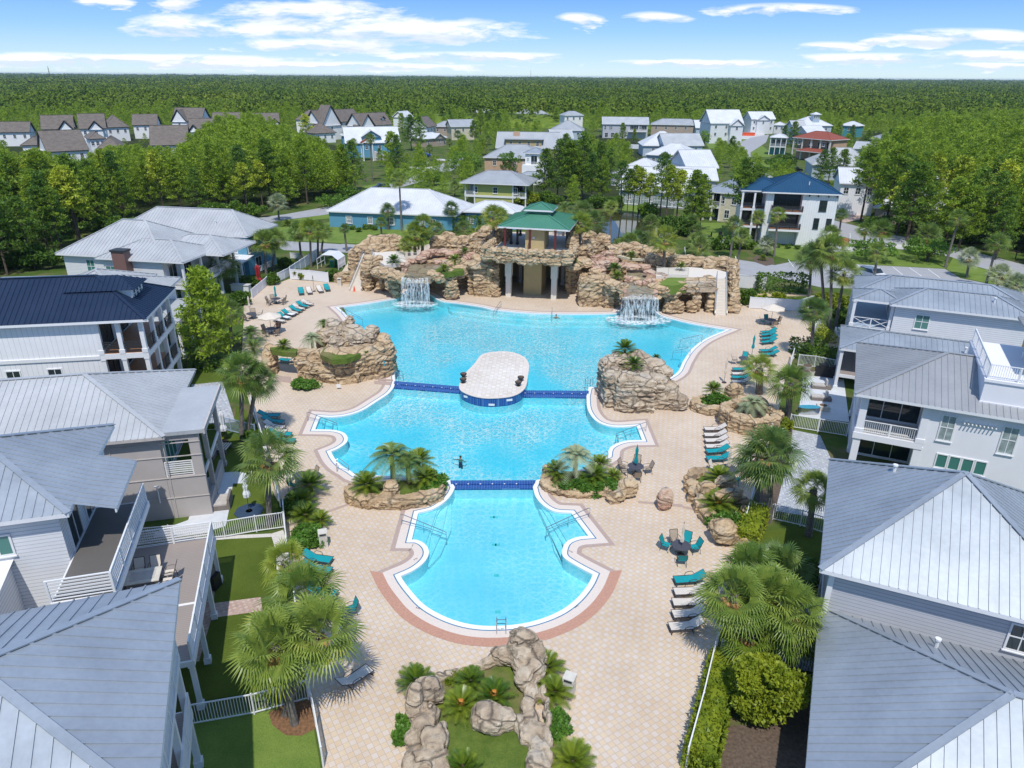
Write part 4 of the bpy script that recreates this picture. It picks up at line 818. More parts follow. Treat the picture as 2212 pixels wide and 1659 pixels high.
bh('house','tan house with grey hip roof behind pines left of centre','N',(985,258),(1245,262),5.5,200,.5,'hip',wall='tan_stucco',roof='far_grey_roof',nf=3)
bh('house','cream house with bright end wall and grey gable roof behind pines','N',(1180,262),(1455,258),6,182,.5,'gable',wall='cream_wall',roof='far_grey_roof',nf=3)
bh('house','low pale-roofed bungalow with small gable among palms','N',(900,395),(1150,375),3.4,322,.45,'hip',wall='tan_stucco',roof='white_roof',cross=[(.4,.85,.6,3.4,.6)])
bh('house','sliver of white gable roof deep in the wood, left of centre','N',(680,160),(780,150),6,92,.9,'gable')
bh('house','white gable peeping out of the wood above centre','N',(1510,110),(1620,100),6,40,.9,'gable')
bh('house','shingle gable showing behind pines above the tan house','N',(930,270),(1035,250),6,152,.9,'gable',**sh)
# blue bungalow with hedge
H=bh('bungalow','long blue-sided bungalow with white metal hip roof beside the lawn','N',(-175,1172),(1240,1226),3.2,930,.52,'hip',wall='blue_siding',roof='white_roof',seam=.5,done=False,depth=14.5)
H.blocks[0]=H.blocks[0]
H.block(H.Wd+.1,4.6,H.Wd+11.5,12.5,3.3,.42,wall=True)
for x,w,h in ((13,.9,1.3),(19.2,.9,2.0),(22.2,1.2,.7),(4,.9,1.3),(8.5,.9,1.3)): H.win(0,'f',x-.4,1.0 if h<1.5 else .4,w,h,glass='curtain_glass' if h>1 else 'glass')
H.win(1,'f',.6,.9,1.0,1.6,glass='curtain_glass'); H.win(1,'f',4.2,1.3,1.0,.8); H.done()
# yellow house
H=bh('house','yellow-sided house on a raised base with grey hip roof and corner porches','N',(1275,864),(2032,893),5.2,735,.42,'hip',wall='yellow_siding',roof='far_grey_roof',seam=.5,done=False,oh=1.1)
W_=H.Wd; H.W=MB(); H.W.box(3.4,1.1,-.1,W_-4.2,H.Dd-1,5.0); H.W.box(1.1,3.2,-.1,W_-1.1,H.Dd-1,5.0); H.slab(.9,.9,W_-.9,3.5,2.3,.4,top='concrete'); H.slab(.9,.9,1.2,3.5,2.7,.4)
H.rail([(3.4,1.0),(1,1.0),(1,3.2)],2.3,1.0,'v'); H.rail([(W_-4.2,1.0),(W_-1,1.0),(W_-1,3.2)],2.3,1.0,'v')
for x in (1.1,3.3,W_-4.1,W_-1.1): H.post(x,1.1,0,5,.26)
H.win((1.1,3.2,W_-1.1,9,0),'f',.6,2.4,1.6,2.1,mull=1,rail=False,sill=False,glass='curtain_glass'); H.win((1.1,3.2,W_-1.1,9,0),'f',W_-4.9,2.4,1.6,2.1,mull=1,rail=False,sill=False); H.done()
# yellow shed-dormer house, peach house, white tower house
H=bh('house','big grey-roofed house with a long yellow shed dormer and balcony','D',(190,490),(880,500),3.2,318,.55,'gable',wall='tan_siding',roof='far_grey_roof',done=False)
W_=H.Wd; H.W.box(W_*.16,.9,3,W_*.72,6,6.1); H.Rf.box(W_*.13,.2,6.15,W_*.75,6.2,6.3,0); 
for i in range(4): H.win((W_*.16,.9,W_*.72,6,0),'f',1.4+i*W_*.14,3.9,.9,1.5)
H.rail([(W_*.3,0.1),(W_*.55,0.1)],3.4,.9,'v'); mb=MB(); mb.box(W_*.26,5.4,5,W_*.36,6.6,8.6); H.part('chimney',mb,'peach_stucco'); H.done()
bh('house','peach stucco house with broad grey hip roof behind a round pine','D',(52,592),(740,606),5.0,452,.5,'hip',wall='peach_stucco',roof='far_grey_roof')
H=House('tower_house','narrow white tower house with slate pyramid roof and small balcony',G(*Dp('D',490,545),8.2),-12,'white_wall','blue_galv_roof',trim='trim_white',seam=0,oh=.35)
H.block(0,0,6.3,6,8.2,.42,wall=False); H.W.box(.5,.5,5.0,5.8,5.5,8.0); H.W.box(-.1,-1.2,-.1,6.2,6,5.0); H.block(-.2,-3.5,6.5,0,2.8,.4)
H.win((.5,.5,5.8,5.5,0),'f',1.7,5.2,1.7,2.2,mull=1,rail=False,sill=False); H.win((.5,.5,5.8,5.5,0),'f',.5,6,.6,.8,glass='curtain_glass'); H.win((.5,.5,5.8,5.5,0),'f',4.1,6,.6,.8,glass='curtain_glass'); H.rail([(.1,-.9),(5.9,-.9)],5.0,.9,'v'); H.done()
# pale houses in the centre distance
H=bh('house','white two-storey house with small grey hip roof and dark garage in the wood edge','D',(395,122),(565,128),6.2,68,.55,'hip',roof='far_grey_roof',nf=3); 
bh('house','white house with grey hip roof beside the garage house, in the wood edge','D',(618,130),(770,130),6,83,.55,'hip',roof='far_grey_roof',nf=3,nr=1)
bh('house','tall white cube house with grey hip roof above the grey roofs','D',(932,140),(1148,138),8.2,92,.5,'hip',roof='far_grey_roof',wall='white_wall',nf=0)
bh('house','wide grey hip roof in front of the tall white cube house','D',(780,300),(1150,305),4.2,195,.5,'hip',roof='far_grey_roof',wall='pale_blue_siding')
bh('house','white-walled house with pale roof directly behind the yellow dormer','D',(785,385),(1035,385),5.2,288,.5,'gable',roof='galv_roof',wall='white_siding',nf=3)
H=bh('house','long two-storey grey-blue house with white balcony and pale roof','D',(1342,232),(1852,238),6.6,156,.42,'gable',roof='galv_roof',wall='grey_siding',done=False)
W_=H.Wd; H.auto(0,'f',4.2,2,.8,1.2) if False else None
for u in (.8,3.8): H.win(0,'f',u,4.2,.8,1.4)
H.win(0,'f',W_*.58,3.9,W_*.17,2.2,mull=4,rail=False,sill=False); H.win(0,'f',W_*.77,3.9,W_*.16,2.2,mull=3,rail=False,sill=False); H.slab(W_*.56,-1.6,W_*.95,.5,3.5,.4); H.rail([(W_*.56,-1.5),(W_*.95,-1.5)],3.5,1,'v'); H.win(0,'f',1.2,.4,1.4,2.1); H.win(0,'f',4.2,.4,1.4,2.1); H.done()
bh('house','tan house with grey hip roof right of the long grey-blue house','D',(1865,236),(2420,246),6,176,.45,'hip',roof='far_grey_roof',wall='tan_stucco',nf=5)
# white roofed cluster right of centre
bh('house','white-roofed house with recessed roof window, uppermost of the white cluster','D',(1775,465),(2250,470),4.0,310,.5,'hip',roof='white_roof',wall='pale_blue_siding',nf=2)
bh('house','white-roofed house with blue inner gable in the middle of the white cluster','D',(1800,560),(2330,590),3.6,440,.5,'hip',roof='white_roof',wall='pale_blue_siding',cross=[(.3,.6,1.2,3.6,.6)])
bh('house','low white roof nearest the pond pines','D',(1415,760),(2000,800),3.4,600,.5,'hip',roof='white_roof',wall='white_siding',seam=.6)
H=bh('house','broad white metal roof with blue-shaded poolside wall behind the pond pines','D',(1500,935),(2250,985),3.6,700,.45,'gable',roof='white_roof',wall='white_siding',seam=.6,done=False); H.auto(0,'f',.4,6,2.2,2.2,glass='curtain_glass',mull=2); H.done()
bh('house','house with bright square white roof left of the curving street','E',(130,428),(332,426),6.2,314,.42,'gable',roof='white_roof',wall='pale_blue_siding',seam=.6)
bh('house','pale flat-pitched roof behind the bright square roof','E',(-10,288),(240,288),4.6,212,.45,'gable',roof='galv_roof',wall='pale_blue_siding')
bh('house','low white roof spreading left below the bright square roof','E',(60,500),(330,505),4.2,420,.4,'gable',roof='white_roof',wall='grey_siding',seam=.6)
# street end
bh('house','low white-roofed blue cottage at the start of the cul-de-sac lawn','E',(185,178),(370,180),5.0,130,.5,'gable',roof='white_roof',wall='pale_blue_siding',nf=3,nr=0)
bh('sunroom','small blue sunroom with white roof facing the lawn','E',(262,222),(356,225),3.0,192,.5,'hip',roof='white_roof',wall='blue_siding',nf=4,z1=.8)
bh('house','tall white gabled house at the left of the cul-de-sac','E',(278,150),(486,150),8.8,65,.75,'gable',roof='white_roof',wall='white_siding',cross=[(.55,.98,2.0,8.0,.8)],nf=3,storeys=2)
bh('house','white front-gabled house with a round window facing down the street','E',(532,124),(684,124),7.6,77,.6,'gable',roof='white_roof',wall='white_siding',cross=[(.2,.78,1.0,7.2,.6)],nf=4,storeys=2,glass='glass')
bh('house','low white house joining the street-end house on its right','E',(668,160),(745,162),4.5,136,.5,'hip',roof='white_roof',wall='white_siding',nf=2)
bh('house','grey-roofed blue house with steep front gable above the red roof','E',(800,205),(890,205),5.5,132,.7,'gable',roof='galv_roof',wall='pale_blue_siding',cross=[(.3,1.0,2,5.2,.8)],nf=0)
bh('house','bright white flat-pitched roof above the red roof','E',(880,215),(1005,215),5.5,165,.4,'gable',roof='white_roof',wall='grey_siding')
H=bh('house','white house topped with a small lookout cupola at the wood edge','E',(830,165),(1040,165),6,108,.5,'hip',roof='white_roof',wall='pale_blue_siding',done=False); H.block(H.Wd*.42,2,H.Wd*.66,6,11.2,.5); H.auto(1,'f',9.4,3,.7,1.1); H.done()
bh('house','teal house with white hip roof half hidden in pines at the right','E',(1078,162),(1192,168),5.5,137,.5,'hip',roof='white_roof',wall='teal_siding')
H=bh('house','two-storey teal porch house on tall white posts left of the red roof','E',(645,236),(760,240),6.6,208,.4,'hip',roof='white_roof',wall='teal_siding',done=False,oh=.5); H.W=MB(); H.W.box(.6,3,-.1,H.Wd-.6,H.Dd-.6,6.4); H.slab(.4,.3,H.Wd-.4,3,3.2,.35); H.rail([(.5,.4),(H.Wd-.5,.4)],3.2,1,'v')
for i in range(4): H.post(.5+i*(H.Wd-1)/3,.4,0,6.4,.25)
H.blocks[0]=(.6,3,H.Wd-.6,H.Dd-.6,6.6); H.auto(0,'f',3.6,3,1.2,1.9); H.done()
H=bh('villa','tan arcaded villa with terracotta red hip roof beside the street','E',(785,236),(1026,256),7.6,200,.42,'hip',roof='red_roof',wall='peach_stucco',trim='trim_white',done=False,oh=.5)
W_=H.Wd; H.W=MB(); H.W.box(.6,2.8,-.1,W_-.6,H.Dd-.6,7.4); H.slab(.4,.4,W_-.4,2.9,3.7,.45,mat='peach_stucco',top='concrete'); H.rail([(.5,.5),(W_-.5,.5)],3.7,1,'v',mat='trim_dark')
for i in range(5): H.post(.6+i*(W_-1.2)/4,.6,0,7.4,.5,'column_white')
H.blocks[0]=(.6,2.8,W_-.6,H.Dd-.6,7.6); H.auto(0,'f',4.2,4,1.4,2.2,mull=1); H.block(W_*.25,-2.2,W_*.95,2.8,3.3,.4,wall=False); H.done()
H=bh('house','wide pale-roofed house right of the red villa','E',(905,405),(1330,418),4.4,300,.42,'hip',roof='galv_roof',wall='pale_blue_siding',seam=.6)
bh('house','grey-roofed house rising behind the wide pale roof','E',(1160,305),(1400,318),6.5,266,.4,'gable',roof='galv_roof',wall='pale_blue_siding')
bh('house','tall plain white-sided house behind a lone pine beyond the navy roof','E',(1078,520),(1330,530),6.8,425,.5,'gable',roof='white_roof',wall='white_batten',seam=.6)
bh('house','grey roofed house deep among pines at the right','T' if 0 else 3,(1190,455),(1330,475),6,395,.5,'hip',roof='far_grey_roof',wall='pale_blue_siding')
bh('house','long white-roofed sided house behind the row of pines at the right','T' if 0 else 3,(1235,900),(1880,960),3.2,690,.35,'hip',roof='white_roof',wall='tan_stucco',seam=.6,nf=4)
bh('house','small pale gable showing through pines at far right','T' if 0 else 3,(1800,430),(1870,435),6,392,.7,'gable',roof='white_roof')
bh('house','sliver of pale wall among pines at the right edge','T' if 0 else 3,(2180,560),(2260,565),7,470,.6,'gable',roof='galv_roof',wall='blue_siding')
bh('house','pale roof far out in the wood at the left edge',1,(-30,212),(40,212),6,195,.5,'gable',roof='white_roof')
# cream balcony house beside the navy-roofed one
H=bh('house','cream two-storey house with pale hip roof and white balcony left of the navy-roofed house','E',(232,570),(480,590),6.0,478,.45,'hip',roof='blue_galv_roof',wall='cream_wall',seam=.5,done=False,oh=.5)
W_=H.Wd; H.W=MB(); H.W.box(W_*.45,.5,-.1,W_-.5,H.Dd,5.8); H.W.box(.5,3,-.1,W_*.5,H.Dd,5.8); H.slab(.4,.3,W_*.45,3,3,.4); H.rail([(.5,.4),(W_*.44,.4)],3,1,'v')
for i in range(3): H.post(.5+i*W_*.2,.4,0,5.8,.3,'column_white')
H.win((.5,3,W_*.5,8,0),'f',.6,3.3,3,2.0,mull=2,rail=False,sill=False); H.win((.5,3,W_*.5,8,0),'f',.6,.2,3,2.2,mull=2,rail=False,sill=False); H.win((W_*.45,.5,W_,8,0),'f',1.2,.8,.9,1.6); H.done()
# three storey white house with navy roof
H=House('beach_house','three-storey white batten house with deep blue roof and black balcony rails',G(*Dp(3,520,803),9.5),-11.9,'white_batten','steel_blue_roof',seam=.45)
W_=13.4; H.block(0,.6,W_,14,9.5,.42); H.block(-3.5,2.5,5,13.5,9.4,.42); H.W=MB(); H.W.box(2.2,3.0,-.1,7.2,13,9.3); H.W.box(7.0,1.2,-.1,W_-.55,13,9.3); H.W.box(-3,5.2,-.1,2.4,13,9.2); H.W.box(.9,1.4,-.1,2.2,13,9.3)
H.win((2.2,3.0,7.2,13,0),'f',.2,6.5,4.5,2.3,mull=3,rail=False,sill=False,frame='trim_dark',glass='glass'); H.win((2.2,3.0,7.2,13,0),'f',.2,3.4,4.5,2.3,mull=3,rail=False,sill=False,frame='trim_dark')
H.slab(1.9,.3,7.3,3.0,6.2,.35,top='wood_floor'); H.rail([(2.0,3),(2.0,.4),(7.2,.4),(7.2,3)],6.2,1.0,'h',mat='trim_dark'); H.slab(1.9,.3,7.3,3.0,3.1,.35,top='wood_floor'); H.rail([(2.0,3),(2.0,.4),(7.2,.4),(7.2,3)],3.1,1.0,'h',mat='trim_dark')
b=(7.0,1.2,W_-.55,13,0); H.win(b,'f',3.0,6.5,1.1,1.7,frame='trim_dark'); H.win(b,'f',2.5,3.4,.75,1.7,mull=0,frame='trim_dark'); H.win(b,'f',4.6,3.4,.75,1.7,mull=0,frame='trim_dark')
for z in (3.1,6.2):
    H.slab(-3.2,2.6,1.0,5.2,z,.35,top='wood_floor'); H.rail([(-3.1,5),(-3.1,2.7),(.9,2.7)],z,1.0,'h',mat='trim_dark')
for z0,z1_ in ((0,2.7),(3.1,5.8),(6.2,9.2)):
    for x in (-3.0,-.9): H.post(x,2.8,z0,z1_,.32)
for z in (.3,3.4,6.5): H.win((-3,5.2,2.4,13,0),'f',.6,z,3,2.0,mull=2,rail=False,sill=False,frame='trim_dark')
mb=MB()
for x in (8,9.5,11.2,12.6): mb.box(x-.06,.75,8.85,x+.06,1.2,9.25)
H.part('eave_bracket_frame',mb,'trim_dark'); vent(H,8,3.0,10.6); H.done()
# red garden stair and seats
st=empty('porch_stair',G(*Dp(3,1045,1150)),radians(-12),'red-brown timber stair with white handrails beside the driveway','stair')
mb=MB(); 
for i in range(5): mb.box(-.9,.3*i,0,.9,.3*i+.3,.22*(i+1))
mb.build('steps',MT['wood_floor'],st); mb=MB()
for x in (-.95,.95): mb.beam((x,0,.9),(x,1.5,2.0),.08,.08); mb.box(x-.05,-.05,0,x+.05,.05,.95); mb.box(x-.05,1.45,0,x+.05,1.55,2.05)
mb.build('handrail',MT['trim_white'],st)
# ================================================================ artificial rock
def blobmesh(mb,c,r,rot=0,seed=0,box=False):
    rr=random.Random(seed); bm=bmesh.new()
    if box: 
        bmesh.ops.create_cube(bm,size=2)
        bmesh.ops.subdivide_edges(bm,edges=bm.edges[:],cuts=2,use_grid_fill=True)
    else: bmesh.ops.create_icosphere(bm,subdivisions=2,radius=1)
    k=cos(rot); s=sin(rot); off=Vector((rr.random()*50,rr.random()*50,0))
    vs=[]
    for v in bm.verts:
        p=v.co.copy()
        if not box:   # a little squarer than a ball
            q=max(abs(p.x),abs(p.y),abs(p.z)); p=p.lerp(p/q*.92,.35)
        p*=1+.22*noise.noise(p*1.3+off)
        x,y,z=p.x*r[0],p.y*r[1],p.z*r[2]; vs.append((c[0]+x*k-y*s,c[1]+x*s+y*k,c[2]+z))
    bm.verts.ensure_lookup_table(); mb.mesh(vs,[tuple(v.index for v in f.verts) for f in bm.faces]); bm.free()
def rockobj(name,mb,voxel,mat,amp=.35,parent=None,freq=.8,origin=None,strata=1):
    o=mb.build('tmp',MT[mat]); md=o.modifiers.new('r','REMESH'); md.mode='VOXEL'; md.voxel_size=voxel; md.use_smooth_shade=False
    dg=bpy.context.evaluated_depsgraph_get(); dg.update(); me=bpy.data.meshes.new_from_object(o.evaluated_get(dg)); bpy.data.objects.remove(o)
    n=len(me.vertices); co=np.empty(n*3,'f'); no=np.empty(n*3,'f'); me.vertices.foreach_get('co',co); me.vertices.foreach_get('normal',no); co=co.reshape(-1,3); no=no.reshape(-1,3)
    out=co.copy(); amp*=.74
    for i in range(n):
        p=Vector(co[i]); w=p+Vector((noise.noise(p*.35),noise.noise(p*.35+Vector((9,0,0))),0))*.8
        q=Vector((w.x*freq,w.y*freq,w.z*freq*2.0*strata)); d,_=noise.voronoi(q,distance_metric='DISTANCE')
        cr=min(1,(d[1]-d[0])*5.5); t=noise.fractal(p*1.5,1.0,2.0,3)
        q2=Vector((w.x*freq*2.3,w.y*freq*2.3,w.z*freq*6)); d2,_=noise.voronoi(q2); c2=min(1,(d2[1]-d2[0])*3)
        a=amp*(-.85+1.0*cr)+amp*.30*(c2-.6)+amp*.25*t+amp*.5*(noise.noise(q*.9)) 
        nn=no[i]; f=1 if nn[2]<.75 else .45; lz=(p.z+.35*noise.noise(Vector((p.x*.5,p.y*.5,p.z*.3))))*(1.5 if strata==1 else .6)/max(.6,amp*3.2); lz-=math.floor(lz); a=a*.72+(amp*.62*(lz**1.6-.4) if abs(nn[2])<.75 else 0)
        out[i]=co[i]+nn*a*f
    me.vertices.foreach_set('co',out.reshape(-1)); me.update(); me.materials.clear(); me.materials.append(MT[mat])
    o=bpy.data.objects.new(name,me); COL.objects.link(o)
    if parent: o.parent=parent
    return o
def rocks(name,label,cat,spec,mat='rock_tan',voxel=.22,amp=.35,freq=.8,parent=None,seed=1,group=None,strata=1):
    """spec rows: (tile,x,y,z,rx,ry,rz[,'c']) - centre seen at that pixel at height z; 'c' fills the lump down to the ground"""
    mb=MB()
    for i,s in enumerate(spec):
        c=T(s[0],s[1],s[2],s[3]); rr=random.Random(seed*100+i)
        blobmesh(mb,c,s[4:7],rr.uniform(-.4,.4),seed*50+i)
        if len(s)>7:
            h=s[3]/2
            blobmesh(mb,(c.x,c.y,h*.95),(s[4]*.86,s[5]*.86,h*1.12),rr.uniform(-.3,.3),seed*70+i,box=True)
    o=rockobj(name,mb,voxel,mat,amp,parent,freq,strata=strata)
    if label: tag(o,label,cat,group)
    return o
WT=4.1
# ---- left half of the waterfall grotto
gl=empty('rock_grotto',(0,0,0),0,'left half of the big artificial rock grotto beside the stair with the orange cone','rock grotto','halves of the rock grotto')
L1=[('G',330,560,3.2,1.0,1.1,1.0),('G',330,700,1.6,.8,.9,2.1),('G',420,470,3.9,1.1,1.2,.7,),('G',350,440,4.3,.8,.9,.7),('G',480,430,4.3,.7,.8,.5),
 ('G',480,600,3.3,1.1,1.2,.8),('G',600,620,3.3,1.2,1.3,.8),('G',700,660,3.3,1.1,1.3,.8),('G',780,680,3.4,.8,1.0,.8),('G',640,760,1.9,.9,.8,1.2),('G',715,830,1.2,.7,.9,1.5),('G',560,700,1.6,.5,1.6,1.9),
 ('G',1180,650,3.4,.9,1.1,.75),('G',1280,670,3.2,1.1,1.1,.8),('G',1400,650,3.2,1.1,1.2,1.0),('G',1520,600,3.3,1.2,1.3,1.0),('G',1600,540,3.7,1.0,1.3,1.0),('G',1430,800,1.7,.95,1.0,1.4),('G',1430,880,.8,1.1,.9,1.0),
 ('G',1710,680,2.2,.8,1.1,2.6,'c'),('G',1790,700,2.2,.9,1.1,2.6,'c'),('G',1880,700,2.2,.8,1.1,2.6,'c'),('G',1975,760,1.6,.8,1.0,1.9,'c'),('G',2000,850,.8,.8,.8,1.0),
 ('G',1740,520,4.2,1.3,1.3,.6),('G',1880,500,4.4,1.4,1.5,.6),('G',1980,560,4.0,.8,1.2,.6),('G',1760,440,4.8,1.0,1.0,.7)]
mbg=MB()
for i,s in enumerate(L1):
    c=T(*s[:4]); blobmesh(mbg,c,s[4:7],R.uniform(-.4,.4),i)
    if len(s)>7: blobmesh(mbg,(c.x,c.y,1.9),(s[4]*.9,s[5]*.9,2.2),0,i+90,box=True)
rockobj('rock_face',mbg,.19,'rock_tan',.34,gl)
# back ridges and cave backing
mbg=MB()
for i,(x,y,z,a,b,c_) in enumerate([(250,370,3.4,1.2,1.4,1.6),(330,300,4.0,1.3,1.3,1.4),(420,240,4.6,1.3,1.3,1.4),(540,230,4.8,1.4,1.3,1.3),(660,220,4.8,1.3,1.3,1.4),(740,240,4.6,.9,1.2,1.4),(200,480,2.2,1.0,1.2,1.8),(180,420,2.8,1.1,1.2,1.6),
  (450,310,4.2,1.5,1.4,.9),(600,300,4.2,1.6,1.4,.9),(1260,230,4.9,1.5,1.2,1.2),(1380,190,5.2,1.3,1.1,1.4),(1480,230,5.0,1.5,1.1,1.1),(1600,230,5.1,1.4,1.2,1.3),(1760,200,5.4,1.5,1.2,1.4),(1890,120,6.4,1.3,1.2,1.6),(1820,300,4.9,1.3,1.2,1.1),(2080,80,6.9,1.4,1.2,1.3),(2050,130,6.2,1.2,1.2,1.6)]):
    c=T('G',x,y,z); blobmesh(mbg,c,(a,b,c_),R.uniform(-.5,.5),200+i); blobmesh(mbg,(c.x,c.y,z/2),(a*.9,b*.9,z/2),0,300+i,box=True)
for x in range(330,1680,110):
    c=T('G',x,560,WT-.9); blobmesh(mbg,(c.x,c.y+2.6,1.5),(1.2,1.3,2.2),0,400+x,box=True)
rockobj('rock_ridge',mbg,.27,'rock_tan',.38,gl)
# red stepped stream rocks and basin
mbg=MB()
for i,(x,y,z,a,b,c_) in enumerate([(1040,430,4.3,.8,.9,.7),(1100,380,4.4,1.0,.9,.6),(1200,350,4.4,1.1,.9,.55),(1320,340,4.4,1.0,.8,.5),(1420,380,4.3,.9,.9,.6),(1560,350,4.5,1.2,1.0,.5),(1660,400,4.4,1.0,1.0,.6),(1620,460,4.2,.9,.9,.7),(1250,480,3.8,.7,.7,.4),(820,520,3.8,.7,.9,.5),(820,590,3.6,.5,.8,.5),(900,470,3.9,1.0,.7,.4),(790,660,3.5,.6,.7,.5),(1150,640,3.5,.5,.8,.5)]):
    c=T('G',x,y,z); blobmesh(mbg,c,(a,b,c_),R.uniform(-.5,.5),500+i)
rockobj('stream_rock',mbg,.19,'rock_red',.26,gl)
mbg=MB(); mbg.prism(PTS([('G',780,690,860,520,1000,430,1400,420,1560,480,1250,620,1160,700)],WT-.9),WT-1.5,WT-.52); mbg.build('basin_floor',MT['rock_red'],gl)
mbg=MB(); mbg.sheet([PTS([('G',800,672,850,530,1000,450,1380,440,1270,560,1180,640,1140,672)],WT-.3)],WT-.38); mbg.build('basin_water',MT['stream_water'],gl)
mbg=MB(); mbg.prism(PTS([('G',420,420,430,335,600,325,720,345,800,370,860,480,560,520)],WT-.1),WT-.6,WT-.05); mbg.build('terrace',MT['cream_step'],gl)
mbg=MB(); mbg.prism(PTS([('G',1180,600,1260,560,1560,530,1590,590,1350,625)],WT-.2),WT-.8,WT-.12); mbg.build('planting_pocket',MT['planter_grass'],gl)
# ---- right half
gr_=empty('rock_grotto',(0,0,0),0,'right half of the big artificial rock grotto, with the curved waterfall','rock grotto','halves of the rock grotto')
mbg=MB()
for i,s in enumerate([(210,620,3.6,1.2,1.2,.8),(300,700,3.3,1.1,1.1,.8),(400,760,3.2,1.1,1.1,.7),(480,800,3.1,1.0,1.1,.7),(560,820,3.1,.9,1.0,.8),(60,760,2.0,.8,.9,1.5,1),(60,900,1.0,1.0,.9,1.3),(130,860,1.4,.7,.8,1.2),(240,840,2.0,1.0,1.0,1.0),(380,880,1.9,.8,.8,1.6,1),(300,980,.6,1.3,.8,.8),(580,930,2.6,.8,.8,.3),
  (980,820,3.2,1.0,1.1,.8),(1080,850,3.0,1.0,1.0,.8),(1190,860,2.7,1.2,1.1,.8),(1170,960,1.6,.9,1.0,1.6,1),(1270,1060,.8,.8,.7,1.0),(1150,1080,.6,.8,.8,.8),(1300,790,3.3,1.2,1.1,.7),(1420,780,3.3,1.3,1.2,.8),(1380,850,2.6,1.2,.9,.5),(1550,760,3.4,1.3,1.2,.9),(1660,740,3.4,1.1,1.2,1.0),(1500,960,1.5,.6,.9,1.7,1),(1440,1060,.7,.8,.7,.9),(1690,950,1.6,.6,.9,1.7,1),(1680,1060,.7,.6,.6,.9),
  (960,930,2.6,.9,.7,.3),(700,700,3.4,.9,.9,.5)]):
    c=T('I',*s[:3]); blobmesh(mbg,c,s[3:6],R.uniform(-.4,.4),600+i)
    if len(s)>6: blobmesh(mbg,(c.x,c.y,1.5),(s[3]*.85,s[4]*.85,1.8),0,690+i,box=True)
rockobj('rock_face',mbg,.19,'rock_tan',.34,gr_)
mbg=MB()
for i,(x,y,z,a,b,c_) in enumerate([(560,320,4.8,1.3,1.2,1.2),(680,310,4.8,1.4,1.2,1.2),(800,340,4.7,1.4,1.2,1.1),(930,360,4.7,1.4,1.2,1.1),(1060,370,4.6,1.3,1.2,1.0),(1150,380,4.6,1.0,1.2,1.2),(1250,460,4.4,1.4,1.2,.9),(1400,460,4.5,1.5,1.2,.9),(1550,470,4.4,1.5,1.2,.8),(1700,490,4.6,1.3,1.2,1.0),(1850,490,4.6,1.2,1.2,1.1),(1960,530,4.4,1.0,1.2,1.2),(1985,640,3.9,.7,1.1,1.2),(1985,760,3.2,.65,1.1,1.3),(1985,880,2.2,.75,1.0,1.3),(1990,990,1.3,.9,1.0,1.2),(1990,1070,.6,.9,.8,.8),
   (970,450,4.6,.9,1.0,.8),(900,420,4.5,.8,1.0,.8),(290,230,5.6,1.3,1.0,1.6),(120,170,5.8,1.2,1.0,1.2),(440,330,4.9,1.2,1.1,1.0),(60,330,5.0,1.2,1.3,1.2),(130,260,5.4,1.1,1.1,1.0)]):
    c=T('I',x,y,z); blobmesh(mbg,c,(a,b,c_),R.uniform(-.5,.5),700+i); blobmesh(mbg,(c.x,c.y,z/2),(a*.9,b*.9,z/2),0,800+i,box=True)
for x in list(range(120,520,100))+list(range(1020,1720,100)):
    c=T('I',x,780,WT-.9); blobmesh(mbg,(c.x,c.y+2.2,1.5),(1.2,1.2,2.2),0,900+x,box=True)
rockobj('rock_ridge',mbg,.27,'rock_tan',.38,gr_)
mbg=MB()
for i,(x,y,z,a,b,c_) in enumerate([(230,430,4.6,1.1,.9,.6),(350,380,4.8,1.1,.9,.6),(300,500,4.3,1.1,.9,.6),(420,450,4.5,1.0,.9,.5),(560,520,4.2,1.2,.9,.45),(700,540,4.1,1.2,.8,.4),(830,540,4.1,1.0,.8,.4),(250,580,4.0,1.0,.9,.6),(900,620,3.9,.9,.9,.5),(1000,650,3.8,1.0,.8,.45),(1100,670,3.8,.8,.6,.4),(620,700,3.6,.8,.8,.5),(780,760,3.5,1.0,.6,.5),(900,720,3.6,.8,.7,.4),(180,520,4.2,.9,1.0,.8)]):
    c=T('I',x,y,z); blobmesh(mbg,c,(a,b,c_),R.uniform(-.5,.5),950+i)
rockobj('stream_rock',mbg,.19,'rock_red',.26,gr_)
mbg=MB(); mbg.prism(PTS([('I',560,900,600,600,860,580,1060,700,1000,900)],WT-1),WT-1.6,WT-.75); mbg.build('basin_floor',MT['rock_red'],gr_)
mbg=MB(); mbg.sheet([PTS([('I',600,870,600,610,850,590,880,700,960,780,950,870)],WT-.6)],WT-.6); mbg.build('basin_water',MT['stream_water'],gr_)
mbg=MB(); mbg.prism(PTS([('I',990,560,1380,545,1745,570,1890,610,1890,690,1760,700,1380,670,980,660)],WT-.1),WT-.7,WT-.05); mbg.build('terrace',MT['cream_step'],gr_)
mbg=MB(); mbg.prism(PTS([('I',990,770,1130,690,1370,662,1380,760,1200,790)],WT-.3),WT-1.4,WT-.22); mbg.build('planting_pocket',MT['lawn'],gr_)
mbg=MB(); mbg.prism(PTS([('I',1370,670,1765,690,1765,760,1370,760)],WT-.3),WT-1.4,WT-.10); mbg.build('rock_shelf',MT['rock_grey'],gr_)
